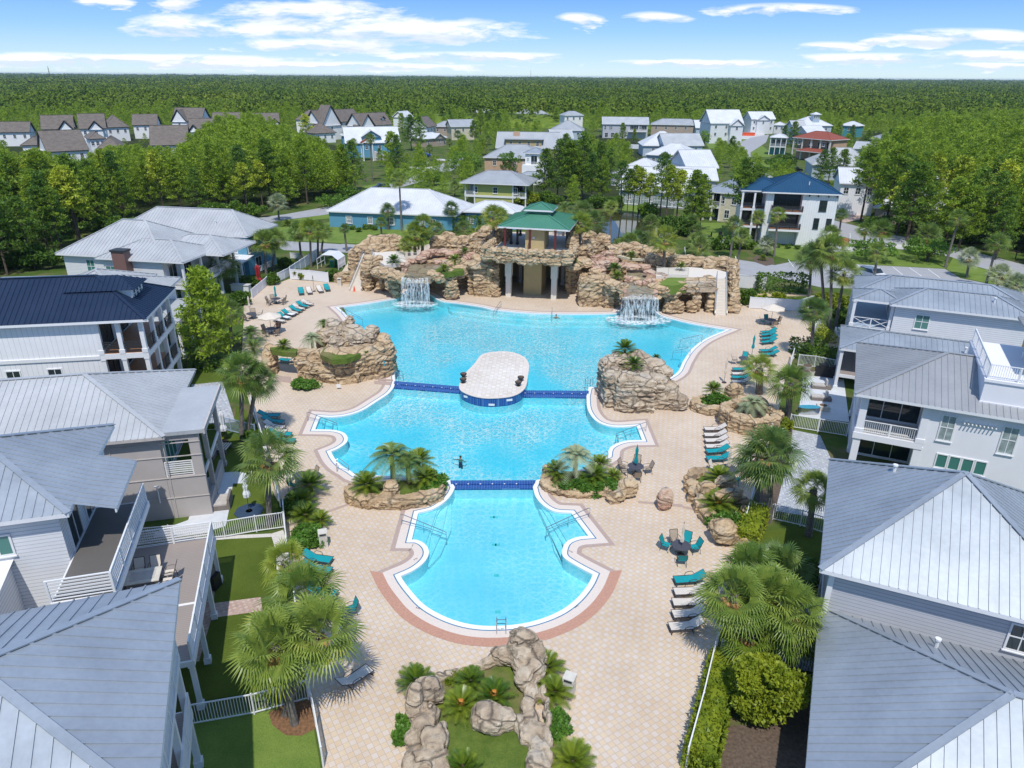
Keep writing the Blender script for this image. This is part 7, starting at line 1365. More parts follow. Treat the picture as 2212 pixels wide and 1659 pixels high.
# ---- hedges, ivy, shrubs
for a in [('clipped dark box hedge left of the gap by the bungalow',2,812,1060,(2.6,1.2),2.9,'hedge_leaf',1500,.3,'box'),('clipped dark box hedge right of the gap by the bungalow',2,955,1055,(1.7,1.2),2.8,'hedge_leaf',1100,.3,'box'),('tall clipped hedge inside the white fence at the right',3,630,1450,(3.3,1.0),2.6,'hedge_leaf',1400,.3,'box'),
  ('round hedge block at the right deck palm',6,800,530,(1.5,1.3),1.7,'hedge_leaf',900,.26,'box'),('clipped hedge behind the right patio fence',6,960,575,(2.6,.8),1.5,'hedge_leaf',900,.26,'box'),('low yellow-green hedge strip along the right wall',6,900,410,(.7,2.4),.9,'lime_leaf',800,.2,'box'),
  ('dark hedge under the bright pine at the left',4,1300,625,(2.8,.9),1.1,'hedge_leaf',900,.25,'box'),('trailing green ivy mound at the rock arch',4,1990,745,(1.9,.9),.9,'ivy_leaf',900,.2,'ball'),
  ('ivy mound spilling over the right end of the lower-left planter',5,590,1400,(1.1,1.5),1.3,'ivy_leaf',1200,.2,'ball'),('ivy carpet spilling over the lower-right planter',5,1590,1415,(3.4,1.1),1.0,'ivy_leaf',1900,.18,'ball'),
  ('ivy mound under the round cycad at the right deck',6,215,870,(1.7,1.0),1.3,'ivy_leaf',1100,.19,'ball'),('ivy mound in front of the orange-hearted cycad',6,260,1620,(1.4,1.2),.9,'ivy_leaf',900,.18,'ball'),('wide ivy bed beside the left fence',7,2010,190,(1.3,1.5),.9,'ivy_leaf',1300,.17,'ball'),('dark shrub mass at the top of the left fence bed',4,1900,1530,(.9,1.6),1.2,'hedge_leaf',900,.2,'ball'),
  ('ivy on the left outside of the front planter',8,410,1420,(.5,1.1),.5,'ivy_leaf',800,.13,'ball'),('ivy on the right outside of the front planter',8,1400,1400,(.6,1.0),.6,'ivy_leaf',900,.13,'ball'),('bright green foliage clump beside the pale cycad',8,760,1110,(.8,.5),.6,'lime_leaf',500,.16,'ball'),('thin grass tuft at the right rock wall',5,1480,120,(.6,.5),1.4,'lime_leaf',400,.3,'ball'),
  ('soft yellow-green cypress bush by the front right fence',9,500,1330,(1.9,1.7),3.4,'lime_leaf',4200,.17,'ball'),('dark shrub at the right house wall',9,740,420,(1.2,1.4),1.4,'hedge_leaf',700,.2,'ball'),('round bush at the lawn edge by the right house',9,695,330,(.6,.6),1.0,'lime_leaf',400,.17,'ball'),
  ('leafy shrub in front of the white wall, left',1,1960,1365,(1.6,.8),1.8,'lime_leaf',700,.26,'ball'),('leafy shrub in front of the white wall, right',1,2160,1375,(1.4,.8),1.8,'hedge_leaf',600,.26,'ball'),('green shrub beside the red umbrella, right',1,1770,1400,(1.2,1.0),1.7,'hedge_leaf',600,.26,'ball'),('green shrub beside the red umbrella, left',1,1620,1410,(1.4,1.0),1.5,'hedge_leaf',600,.26,'ball'),('dark shrub by the seating of the left deck',1,1565,1530,(1.5,1.1),1.7,'hedge_leaf',700,.26,'ball'),('reddish shrub by the blue house porch',1,1855,1290,(1.3,1.0),1.5,'hedge_leaf',500,.26,'ball'),
  ('round green shrub at the foot of the right stair',3,390,1530,(1.6,1.2),2.4,'hedge_leaf',1000,.27,'ball'),('loose shrub on the right white wall, left',3,505,1545,(1.1,.6),1.9,'lime_leaf',420,.28,'ball'),('loose shrub on the right white wall, middle',3,610,1530,(1.2,.6),1.7,'lime_leaf',420,.28,'ball'),('loose shrub on the right white wall, right',3,705,1560,(.9,.6),1.6,'lime_leaf',380,.28,'ball'),
  ('yellow-green bush at the right patio fence corner',6,640,1020,(1.1,.8),1.2,'lime_leaf',600,.2,'ball'),('plants in the left yard by the closed parasol',4,1400,1075,(.9,.8),1.4,'lime_leaf',500,.22,'ball'),('dark shrubs at the twin palm foot',4,1640,1075,(1.1,.7),.8,'hedge_leaf',500,.2,'ball'),('lime bush at the front right fence',9,430,60,(.8,.8),.9,'lime_leaf',500,.18,'ball'),
  ('big dark shrub mass at the left of the palm group by the right fence',6,1030,330,(1.2,1.2),2.2,'hedge_leaf',700,.26,'ball'),('yellow-green shrubbery behind the right palm group',3,960,1560,(3.0,2.0),2.2,'lime_leaf',900,.28,'ball'),
  ('green shrubs behind the left grotto ridge',2,640,1110,(4.5,1.5),1.8,'hedge_leaf',1100,.3,'ball'),('shrubs behind the grotto left of the pavilion',2,870,1110,(4.5,1.5),1.6,'lime_leaf',1000,.3,'ball'),('palmetto thicket left of the pavilion roof',2,1020,1000,(3.0,1.8),2.8,'lime_leaf',900,.34,'ball'),('shrubbery behind the pavilion at the left',2,1180,890,(5.0,2.5),3.4,'lime_leaf',1300,.36,'ball'),('brown-tinged shrubs under the big dark pine',2,1320,880,(5,2.5),3.0,'hedge_leaf',1300,.36,'ball'),('dark bank shrubs at the back of the pond',2,1700,905,(6,2.2),3.2,'hedge_leaf',1400,.36,'ball'),('round dark bush between the slim pond pines',2,1985,970,(2.5,2.0),3.2,'oak_leaf',800,.34,'ball'),('dark thicket at the right end of the pond',2,2160,1080,(4.5,3),4.0,'hedge_leaf',1500,.36,'ball'),
  ('low palmetto row left of the parking',3,200,1170,(6,1.6),2.2,'hedge_leaf',1300,.34,'ball'),('clipped shrub left of the silver palm',3,400,1170,(2.2,1.4),2.2,'hedge_leaf',700,.3,'ball'),('dark understorey at the foot of the right row of pines',3,1450,1060,(12,2.5),3.2,'hedge_leaf',2200,.4,'ball'),('dark understorey at the right edge beside the road',3,1950,1130,(12,2.5),3.4,'hedge_leaf',2200,.4,'ball'),('street garden palms and shrubs below the villa',3,640,650,(6,3.5),4.5,'hedge_leaf',1500,.42,'ball'),('yellow bush at the left wood edge by the road','C',1600,860,(5,2.5),3.2,'lime_leaf',1200,.4,'ball'),
  ('dark undergrowth of the left wood by the road',1,1500,965,(9,2.5),3.4,'hedge_leaf',1900,.4,'ball'),('undergrowth of the left wood behind the white house',1,900,1090,(12,3),4.0,'hedge_leaf',2200,.42,'ball'),('bushy undergrowth at the left edge beyond the pale roof',1,150,1290,(10,3),4.0,'hedge_leaf',2000,.4,'ball')]: bush(*a)
def hedge(label,p0,p1,wd,h,mat='lime_leaf',n=1600,size=.17):
    a=T(*p0); b=T(*p1); c=(a+b)/2; e=empty('hedge',c,atan2(b.y-a.y,b.x-a.x),label,'hedge'); L_=(b-a).length/2
    soup('foliage',leafcloud(n,(0,0,h*.5),(L_,wd/2,h*.5),size,'box'),MT[mat],e); mb=MB(); mb.box(-L_*.94,-wd*.38,0,L_*.94,wd*.38,h*.86); mb.build('core',MT[mat],e)
hedge('narrow clipped hedge along the right fence beside the grass strip',(9,400,240),(9,490,40),1.4,1.3); hedge('long clipped hedge along the right fence in the foreground',(9,100,1700),(9,265,1000),1.5,1.1,n=4200)
# small shrubs along the bungalow
for i,(x,y) in enumerate([(30,1040),(75,1045),(115,1060),(155,1045),(190,1040),(215,1048)]): bush('small foundation shrub along the bungalow lawn, %s from the left'%['first','second','third','fourth','fifth','sixth'][i],2,x,y,.7,1.0,'hedge_leaf',160,.26,'ball',nc=8)
for i,(x,y) in enumerate([(612,1163),(683,1168),(742,1172)]): bush('small dark red shrub at the wall of the navy-roofed house, %s'%['left','middle','right'][i],3,x,y,.5,.9,'hedge_leaf',160,.24,'ball',nc=8)
# ---- rest of the woods as one mass each
def tri_crowns(pos,tri_list,rg,frac=1.0):
    out=[]
    for x,y,h,w in pos:
        ph,_,_,t,_=PINES[rg.integers(0,len(PINES))]
        if frac<1: t=t[rg.random(len(t))<frac]
        a=rg.uniform(0,6.28); c,s=cos(a),sin(a); sc=h/ph*w; q=t.copy()
        X=(q[...,0]*c-q[...,1]*s)*sc+x; Y=(q[...,0]*s+q[...,1]*c)*sc+y; Z=q[...,2]*(h/ph); out.append(np.stack([X,Y,Z],-1))
    return np.concatenate(out)
rest=[(x,y,h,1.1) for l in _thing for d,x,y,h in l]
# scattered trees inside the settlement between houses
rr=random.Random(11); clear=[[(500,420),(700,400),(1160,370),(1160,260),(1290,330),(1500,470),(1560,560),(600,560)],[(1560,330),(1700,300),(1660,270),(1560,270)],[(700,470),(1100,440),(1140,520),(700,520)],[(1280,430),(1450,430),(1450,540),(1280,540)]]
cnt=0; BX=[]
for a_,b_,r_,x0,x1,y0,y1 in HOUSES:
    c,s=cos(r_),sin(r_); pr=[P((a_+c*u-s*v,b_+s*u+c*v,0)) for u in (x0,x1) for v in (y0,y1)]; tp=P((a_+c*(x0+x1)/2-s*(y0+y1)/2,b_+s*(x0+x1)/2+c*(y0+y1)/2,7))
    BX.append((min(q[0] for q in pr),max(q[0] for q in pr),tp[1],max(q[1] for q in pr),hypot(a_,b_)))
PW=[[G(*q) for q in ((640,470),(800,445),(1130,440),(1130,560),(640,560))],[G(*q) for q in ((640,470),(790,455),(790,420),(880,370),(960,330),(1010,335),(960,380),(840,425),(640,475))],[G(*q) for q in ((1580,330),(1640,300),(1660,355),(1700,400),(1640,400),(1590,340))],[G(*q) for q in ((1740,470),(2212,520),(2212,620),(1500,640),(1500,520),(1740,520))],[G(*q) for q in ((1580,325),(1500,300),(1640,285),(1680,300),(1640,330))],[G(*q) for q in ((1620,560),(1620,490),(1560,480),(1560,455),(1290,455),(1250,560))]]
PW=[[(q.x,q.y) for q in l] for l in PW]
grid={}
def near(x,y,d):
    i,j=int(x//8),int(y//8)
    return any(hypot(x-a,y-b)<d for u in (-1,0,1) for v in (-1,0,1) for a,b in grid.get((i+u,j+v),()))
for x,y,h,w in rest: grid.setdefault((int(x//8),int(y//8)),[]).append((x,y))
for _ in range(16000):
    px=rr.uniform(-150,2380); py=rr.uniform(243,455); p_=G(px,py)
    if px<830 and py>(405 if px<480 else 345): continue
    if px>1830 and py>300: continue
    if inhouse(p_.x,p_.y) or near(p_.x,p_.y,5.0) or any(inpoly(p_.x,p_.y,l) for l in PW): continue
    h=rr.uniform(5,8.5) if px<830 and py>300 else rr.uniform(7,12.5) if py<330 else rr.uniform(5,9); d=hypot(p_.x,p_.y); t=P((p_.x,p_.y,h)); wpx=2.0*1533/d
    bad=False
    for x0,x1,yt,yb,dd in BX:
        if d<dd+14 and x0-wpx<px<x1+wpx and t[1]<yb-(yb-yt)*.35 and py>yt-2: bad=True; break
    if bad: continue
    rest.append((p_.x,p_.y,h,1.15)); grid.setdefault((int(p_.x//8),int(p_.y//8)),[]).append((p_.x,p_.y)); cnt+=1
    if cnt>1900: break
print('fill trees',cnt)
stuff(soup('pine_wood',tri_crowns(rest,None,rng,.42),MT['pine_needle']),'green pine tops between and behind the far houses, too many to count','wood')
# ---- far forest to the horizon
def far(y0,y1,s0,grow,ntri,size,hmin,hmax,seed,mat,name,label):
    rg=np.random.default_rng(seed); out=[]; Y=y0
    while Y<y1:
        s=s0*(Y/y0)**grow; w=.80*Y+40; n=int(2.3*w/s); X=rg.uniform(-w,w,n); YY=Y+rg.uniform(-1.2,1.2,n)*s
        keep=np.ones(n,bool)
        for i in range(n):
            if Y<640 and inhouse(X[i],YY[i]): keep[i]=False
        X=X[keep]; YY=YY[keep]; n=len(X); H_=rg.uniform(hmin,hmax,n)+np.array([(2.6+Y/700)*noise.noise(Vector((x*.012*(y0/Y)**.5,y*.012*(y0/Y)**.5,0))) for x,y in zip(X,YY)]); k=max(5,int(ntri*(y0/Y)**.5)); sc=(s/s0)
        d=rg.normal(size=(n,k,3)); d/=np.linalg.norm(d,axis=2,keepdims=True); d[...,2]=np.abs(d[...,2])*1.0-.15
        R3=np.stack([2.6*sc*rg.uniform(.7,1.25,n),2.6*sc*rg.uniform(.7,1.25,n),np.full(n,3.6)],-1)[:,None,:]
        p=d*R3; p[...,0]+=X[:,None]; p[...,1]+=YY[:,None]; p[...,2]+=H_[:,None]-3.4
        a=d*.8+rg.normal(size=d.shape)*.6; a/=np.linalg.norm(a,axis=2,keepdims=True); b=np.cross(a,rg.normal(size=d.shape)); b/=np.linalg.norm(b,axis=2,keepdims=True); z=size*sc*rg.uniform(.6,1.3,(n,k,1))
        out.append(np.stack([p-b*z*.6,p+b*z*.6,p+a*z],axis=2).reshape(-1,3,3)); Y+=s*.87
    return stuff(soup(name,np.concatenate(out),MT[mat]),label,'forest')
far(455,1250,6.2,.35,34,1.25,9,13.5,1,'far_forest','forest','endless green pine forest beyond the houses')
far(1250,7000,8.5,.95,16,2.4,9,14,2,'far_forest','distant_forest','distant dark forest fading to blue at the horizon')
# understorey carpet closing the gaps between far crowns
vs=[];fs=[]; ys=[440*1.055**i for i in range(62)]; nx=90
for j,Y in enumerate(ys):
    w=.85*Y+60
    for i in range(nx+1):
        x=-w+2*w*i/nx; vs.append((x,Y,(6.0 if j else 0)+2.2*noise.noise(Vector((x*.05,Y*.05,0)))))
for j in range(len(ys)-1):
    for i in range(nx): a=j*(nx+1)+i; fs.append((a,a+1,a+nx+2,a+nx+1))
mb=MB(); mb.mesh(vs,fs); stuff(mb.build('forest_understorey',MT['far_forest']),'dark understorey of the forest beyond the houses','forest')
# ================================================================ deck furniture
def arc(p0,p1,h,n=6):
    p0=Vector(p0);p1=Vector(p1); return [p0.lerp(p1,i/n)+Vector((0,0,sin(pi*i/n)*h)) for i in range(n+1)]
def lounger_proto(fab):
    e=empty('sun_lounger',(0,0,0),0,'x','sun lounger'); mb=MB(); w=.33
    for s in (-1,1):
        mb.tube([(0,s*w,.33),(1.22,s*w,.33),(1.85,s*w,.72)],.022,6); mb.tube([(.12,s*w,.33),(.05,s*w,0)],.02,6); mb.tube([(1.2,s*w,.33),(1.3,s*w,0)],.02,6)
    mb.tube([(0,-w,.33),(0,w,.33)],.022,6); mb.tube([(1.85,-w,.72),(1.85,w,.72)],.022,6); mb.tube([(.05,-w,.02),(.05,w,.02)],.02,6); mb.tube([(1.3,-w,.02),(1.3,w,.02)],.02,6)
    mb.build('frame',MT['brown_frame'],e); mb=MB()
    pr=[(.02,.335),(.4,.325),(.8,.32),(1.22,.34)]
    for a,b in zip(pr,pr[1:]): mb.mesh([(a[0],-.31,a[1]),(b[0],-.31,b[1]),(b[0],.31,b[1]),(a[0],.31,a[1]),(a[0],-.31,a[1]-.012),(b[0],-.31,b[1]-.012),(b[0],.31,b[1]-.012),(a[0],.31,a[1]-.012)],[(0,1,2,3),(7,6,5,4),(0,4,5,1),(3,2,6,7)])
    mb.build('seat_sling',MT[fab],e); mb=MB(); mb.beam((1.22,0,.345),(1.84,0,.73),.62,.014); mb.build('back_sling',MT[fab],e)
    for s in (-1,1): mb=MB(); mb.tube([(.75,s*.37,.33)]+[(.8,s*.38,.5),(.95,s*.38,.56),(1.2,s*.38,.56),(1.32,s*.37,.42)],.018,6); mb.build('armrest',MT['brown_frame'],e)
    return e
PT={f:lounger_proto(f) for f in ('teal_fabric','cream_fabric')}; used={}
LG='sun loungers on the pool deck'
def lounger(label,col,k,fx,fy,hx,hy,towel=False):
    f='teal_fabric' if col=='t' else 'cream_fabric'; a=T(k,fx,fy,.33); b=T(k,hx,hy,.6); ang=atan2(b.y-a.y,b.x-a.x)
    if f not in used: e=PT[f]; e.location=(a.x,a.y,0); e.rotation_euler=(0,0,ang); used[f]=1; e['label']=label; e['group']=LG
    else: e=dup(PT[f],(a.x,a.y,0),ang,1,label,LG)
    if towel: mb=MB(); mb.box(.05,-.28,.34,.95,.28,.365); o=mb.build('towel',MT['towel']); o.location=(a.x,a.y,0); o.rotation_euler=(0,0,ang); tag(o,'white towel spread on the '+label.replace('teal lounger','teal lounger,'),'towel')
for a in [('teal lounger at the left end of the back row of four','t','J',812,440,788,345),('cream lounger second from left in the back row of four','c','J',925,432,890,355),('cream lounger third from left in the back row of four','c','J',1070,412,1015,335),('teal lounger at the right end of the back row of four','t','J',1155,392,1110,300),
  ('cream lounger at the far end of the slanted left row','c','J',950,580,790,520),('teal lounger farthest of the teal ones in the slanted left row','t','J',890,607,735,545),('cream lounger second from far in the slanted left row','c','J',840,638,690,580),('teal lounger second of the teal ones in the slanted left row','t','J',800,665,640,600),
  ('cream lounger in the middle of the slanted left row','c','J',755,692,600,635),('teal lounger third of the teal ones in the slanted left row','t','J',715,715,550,655),('teal lounger fourth of the teal ones, nearest the cream umbrella','t','J',655,755,490,690),('cream lounger nearest the cream umbrella','c','J',590,798,450,745),
  ('teal lounger topmost of the four under the umbrella table at right','t','K',885,600,1125,555),('teal lounger second of the four below the umbrella table at right','t','K',880,640,1130,590),('teal lounger third of the four below the umbrella table at right','t','K',888,692,1135,645),('teal lounger lowest of the four below the umbrella table at right','t','K',885,745,1135,690),
  ('teal lounger upper of the pair above the yellow palm','t','K',868,865,1130,825),('teal lounger lower of the pair above the yellow palm','t','K',890,918,1140,878),
  ('teal lounger upper one left of the yellow palm','t','K',475,1130,700,1095),('cream lounger between the two teal ones left of the yellow palm','c','K',465,1195,700,1160),('teal lounger lower one left of the yellow palm','t','K',462,1245,720,1215),('cream lounger lowest left of the yellow palm','c','K',465,1310,700,1270),
  ('cream lounger topmost of the right-hand row of six','c','L',503,465,790,425),('cream lounger second of the right-hand row of six','c','L',500,543,795,505),('cream lounger third of the right-hand row of six','c','L',512,617,812,572),('cream lounger fourth of the right-hand row of six','c','L',520,692,828,648),('teal lounger fifth of the right-hand row of six','t','L',528,757,838,700),('teal lounger last of the right-hand row of six','t','L',530,845,815,805),
  ('teal lounger heading the front right row of five','t',0,1457,1252,1522,1240),('cream lounger second in the front right row of five','c',0,1456,1277,1522,1267),('cream lounger third in the front right row of five','c',0,1453,1300,1521,1291),('cream lounger fourth in the front right row of five','c',0,1453,1326,1519,1313),('cream lounger last in the front right row of five','c',0,1446,1353,1518,1340),
  ('teal lounger in palm shade, uppermost by the left fence','t','M',528,290,265,255),('teal lounger half shaded, second by the left fence','t','M',578,375,300,320),('cream lounger upper one by the left fence','c','M',583,450,320,375),('cream lounger lower one by the left fence','c','M',615,500,345,440),('teal lounger fifth by the left fence','t','M',680,535,375,495),('teal lounger lowest by the left fence','t','M',725,615,420,570),
  ('teal lounger beside the litter bin at the left fence','t',7,2148,310,1965,262),('teal lounger below the one beside the left litter bin','t',7,2145,378,1975,330),('teal lounger half hidden by the front left palms','t',7,2180,530,2020,480),
  ('cream lounger alone on the deck in the front left palm shadow','c',8,185,1005,25,1085),('teal lounger glimpsed under the rock arch','t','J',520,1290,575,1265)]:
    lounger(*a)
for i,(x,y) in enumerate([(715,715),(655,755)]):
    a=T('J',x,y,.35); b=T('J',(550,490)[i],(655,690)[i],.6); mb=MB(); mb.box(.05,-.3,.0,1.0,.3,.03); o=mb.build('towel',MT['towel']); o.location=a; o.rotation_euler=(0,0,atan2(b.y-a.y,b.x-a.x)); tag(o,'white towel on the %s teal lounger of the slanted left row'%('third','fourth')[i],'towel','towels on the slanted row')
def chair_proto(fab):
    e=empty('deck_chair',(0,0,0),0,'x','chair'); mb=MB(); w=.27
    for s in (-1,1): mb.tube([(-.25,s*w,0),(-.22,s*w,.42),(.22,s*w,.42),(.3,s*w,0)],.018,6); mb.tube([(.2,s*w,.42),(.42,s*w,.98)],.018,6); mb.tube([(-.24,s*w,.42),(-.24,s*.31,.62),(.1,s*.32,.66),(.3,s*.3,.62)],.017,6)
    mb.tube([(.42,-w,.98),(.42,w,.98)],.018,6); mb.build('frame',MT['brown_frame'],e)
    mb=MB(); mb.box(-.24,-.25,.42,.22,.25,.435); mb.build('seat_sling',MT[fab],e); mb=MB(); mb.beam((.2,0,.44),(.41,0,.96),.5,.014); mb.build('back_sling',MT[fab],e); return e
CP={}
def chair(label,fab,x,y,ang,z=0):
    if fab not in CP: CP[fab]=chair_proto(fab); e=CP[fab]; e.location=(x,y,z); e.rotation_euler=(0,0,ang); e['label']=label; e['group']='chairs round the deck tables'
    else: dup(CP[fab],(x,y,z),ang,1,label,'chairs round the deck tables')
def table(label,k,x,y,chairs,r=.6,fab='tan_sling',where='',z=0,facing=0):
    p=T(k,x,y,.72); e=empty('round_table',(p.x,p.y,0),0,label,'table'); mb=MB(); n=24
    mb.prism([(r*cos(2*pi*i/n),r*sin(2*pi*i/n)) for i in range(n)],.70,.73); mb.build('table_top',MT['bronze_mesh'],e)
    mb=MB(); mb.tube([(0,0,0),(0,0,.7)],.04,8)
    for i in range(4): a=pi/4+i*pi/2; mb.tube([(0,0,.3),(r*.7*cos(a),r*.7*sin(a),.02)],.022,6)
    mb.build('pedestal',MT['brown_frame'],e)
    side={0:'right',45:'rear right',90:'rear',135:'rear left',180:'left',225:'front left',270:'front',315:'front right'}
    for c in chairs:
        a,f=(c if isinstance(c,tuple) else (c,fab)); col={'tan_sling':'tan','teal_fabric':'teal','cream_fabric':'cream'}[f]; q=min(side,key=lambda s:min(abs(s-a%360),360-abs(s-a%360)))
        chair('%s sling chair at the %s of the %s'%(col,side[q],where),f,p.x+cos(radians(a))*(r+.38),p.y+sin(radians(a))*(r+.38),radians(a))
    return p
def parasol_open(label,p,r=1.45,mat='beige_fabric'):
    e=empty('parasol',(p.x,p.y,0),0,label,'parasol'); mb=MB(); mb.tube([(0,0,0),(0,0,2.75)],.024,8); mb.build('pole',MT['brown_frame'],e); mb=MB(); n=8; top=(0,0,2.72)
    for i in range(n):
        a=2*pi*i/n; b=2*pi*(i+1)/n; A=(r*cos(a),r*sin(a),2.2); B=(r*cos(b),r*sin(b),2.2); m=((A[0]+B[0])*.5*.97,(A[1]+B[1])*.5*.97,2.22)
        mb.mesh([top,A,m,B],[(0,1,2),(0,2,3)]); mb.mesh([A,m,B,(B[0],B[1],2.08),(m[0],m[1],2.1),(A[0],A[1],2.08)],[(0,5,4,1),(1,4,3,2)])
    mb.build('canopy',MT[mat],e); mb=MB()
    for i in range(n): a=2*pi*i/n; mb.tube([(0,0,2.3),(r*cos(a)*.95,r*sin(a)*.95,2.22)],.01,4)
    mb.build('rib_frame',MT['brown_frame'],e); return e
def parasol_closed(label,p,mat='teal_fabric',h=2.5,w=.17,z=0,low=1.0):
    e=empty('parasol',(p.x,p.y,z),0,label,'parasol'); mb=MB(); mb.tube([(0,0,0),(0,0,h+.08)],.022,8); mb.build('pole',MT['brown_frame'],e); mb=MB()
    prof=[(low,w*.9),(low+.25,w),(low+.55,w*.55),(h-.35,w*.75),(h-.1,w*.35),(h,.02)]; n=14; base=len(mb.v)
    for j,(zz,r) in enumerate(prof):
        for i in range(n): a=2*pi*i/n; q=r*(1 if i%2 else .62); mb.v.append((q*cos(a),q*sin(a),zz))
    for j in range(len(prof)-1):
        for i in range(n): mb.f.append((j*n+i,j*n+(i+1)%n,(j+1)*n+(i+1)%n,(j+1)*n+i)); mb.m.append(0)
    mb.build('folded_canopy',MT[mat],e); mb=MB(); mb.tube([(0,0,0),(0,0,.06)],.24,12); mb.build('base',MT['brown_frame'],e); return e
p=table('round mesh table under the open cream parasol at the right','K',1030,425,[(100,'teal_fabric'),(165,'teal_fabric'),(20,'tan_sling'),(275,'tan_sling')],where='table under the right cream parasol'); parasol_open('open cream parasol over a dark table at the right deck',p)
p=table('round mesh table beside the yellow palm with folded teal parasol','K',645,978,[(170,'tan_sling'),(70,'teal_fabric')],where='table beside the yellow palm'); parasol_closed('folded teal parasol above the yellow palm',T('K',745,960))
p=table('round mesh table right of the lower-right rock planter',5,1908,1250,[(150,'tan_sling'),(75,'tan_sling'),(10,'tan_sling'),(268,'tan_sling'),(195,'tan_sling')],where='table right of the silver palm planter'); parasol_closed('folded teal parasol in the table right of the silver palm planter',p)
p=table('round mesh table behind the grey slab planter','L',810,990,[(140,'cream_fabric'),(50,'cream_fabric'),(300,'teal_fabric'),(190,'tan_sling')],r=.75,where='table behind the grey slab planter'); parasol_closed('folded cream parasol at the table behind the grey slab planter',p,'beige_fabric')
p=table('round mesh table ringed with teal chairs near the front right row',0,1472,1178,[(150,'teal_fabric'),(60,'teal_fabric'),(15,'teal_fabric'),(262,'teal_fabric'),(100,'tan_sling')],where='teal-chair table'); parasol_closed('folded grey-cream parasol at the teal-chair table',p,'beige_fabric',2.4,.13)
p=table('round mesh table with folded teal parasol on the left deck','J',480,508,[175,225,130,340,30],where='left deck table with teal parasol'); parasol_closed('folded teal parasol in the left deck table',p)
p=table('round mesh table by the dark shrub at the left deck edge','J',160,700,[210,250,20,100],where='table by the dark left shrub'); parasol_closed('folded cream parasol at the table by the dark left shrub',T('J',150,720),'beige_fabric')
p=table('round mesh table with seated man under the left cream parasol','J',415,895,[250,320,150],where='table of the seated man'); pman=p; parasol_open('open cream parasol over the seated man at the left',Vector((p.x,p.y,0)),1.4)
p=table('round mesh table half hidden behind the left cycads','M',800,1070,[(40,'tan_sling'),(250,'teal_fabric'),(160,'cream_fabric')],where='table hidden behind the left cycads')
chair('teal chair standing alone by the front left palms','teal_fabric',T(8,65,665).x,T(8,65,665).y,radians(30))
parasol_closed('folded grey parasol above the round cycad mound',T('K',350,1330),'beige_fabric'); parasol_closed('bare folded parasol between the cream loungers of the back row',T('J',975,415),'brown_frame',1.9,.05,low=1.75)
parasol_closed('folded white parasol in the left yard beside twin palms',T(4,1462,1090),'towel',2.8,.3); 
mb=MB(); c=T(4,1615,1545); mb.prism([(c.x+1.0*cos(pi/8+i*pi/4),c.y+1.0*sin(pi/8+i*pi/4)) for i in range(8)],0,.06); tag(mb.build('parasol_base_mat',MT['navy_mat']),'dark blue octagonal mat on the artificial lawn','mat'); parasol_closed('folded white parasol on the octagonal mat',c,'towel',2.4,.26,low=1.2)
c=T(1,1682,1405); parasol_closed('big folded red parasol behind the left deck fence',c,'red_fabric',3.0,.55,low=.6)
# litter bins
def bin_(label,k,x,y,rot=0):
    p=T(k,x,y); e=empty('litter_bin',p,rot,label,'litter bin','litter bins'); mb=MB(); mb.box(-.26,-.26,0,.26,.26,.95); mb.box(-.29,-.29,.95,.29,.29,1.15); mb.box(-.27,-.27,.0,.27,.27,.06); mb.build('body',MT['bin_beige'],e)
    mb=MB(); mb.box(-.2,-.30,.98,.2,-.288,1.1); mb.box(-.30,-.2,.98,-.288,.2,1.1); mb.build('flap',MT['trim_dark'],e); return e
bin_('beige litter bin beside the left fence bed',7,2100,220,.3); bin_('beige litter bin beside the front planter cycad',8,1475,1175,-.4); bin_('beige litter bin beside the tall rock planter','L',845,395,-.3); bin_('beige litter bin at the foot of the left grotto stair','J',1308,345,.1)
e=empty('traffic_cone',T('J',1497,410),0,'orange traffic cone at the foot of the left grotto stair','traffic cone'); mb=MB(); mb.tube([(0,0,.04),(0,0,.75)],[.17,.03],12); mb.build('body',MT['orange'],e); mb=MB(); mb.box(-.22,-.22,0,.22,.22,.04); mb.build('base',MT['orange'],e)
# round dark planters on the platform
for i,(x,y,d) in enumerate([(792,678,0),(790,712,1),(1163,700,0),(1147,732,1)]):
    p=T(5,x,y,.75); e=empty('urn',(p.x,p.y,.775),0,'dark round urn at the %s edge of the oval platform, %s one'%(('left','right')[i//2],('rear','front')[i%2]),'urn','urns on the oval platform'); mb=MB(); mb.tube([(0,0,0),(0,0,.12),(0,0,.3),(0,0,.42),(0,0,.45)],[.2,.14,.3,.34,.30],12); mb.build('bowl',MT['black_thing'],e); mb=MB(); mb.tube([(0,0,.45),(0,0,.47)],.28,12); mb.build('soil',MT['mulch'],e)
# pool handrails and ladders
def handrail(label,k,x0,y0,x1,y1,h0=.85,h1=.35,double=False,name='handrail'):
    a=T(k,x0,y0); b=T(k,x1,y1); e=empty(name,(a.x,a.y,0),0,label,'handrail' if name=='handrail' else 'pool ladder','stainless rails of the pool'); b=b-a; d=b.normalized(); s=Vector((-d.y,d.x,0))*.25; U=Vector((0,0,1))
    for o in ((s,-s) if double else (Vector((0,0,0)),)):
        mb=MB(); mb.tube([o,o+U*h0,o+d*.25+U*(h0+.02),o+b*.85+U*h1,o+b+U*(h1-.12),o+b-U*.6],.028,7)
        if not double: mb.tube([o+U*.42,o+b*.5+U*((h0+h1)*.25),o+b+U*.05],.02,6); mb.tube([o+b*.5+U*((h0+h1)*.5),o+b*.5-U*.3],.02,6)
        mb.build('rail',MT['steel'],e)
    if double:
        for z in (.02,-.25): mb=MB(); mb.tube([s+b+U*z,-s+b+U*z],.025,6); mb.build('rung',MT['steel'],e)
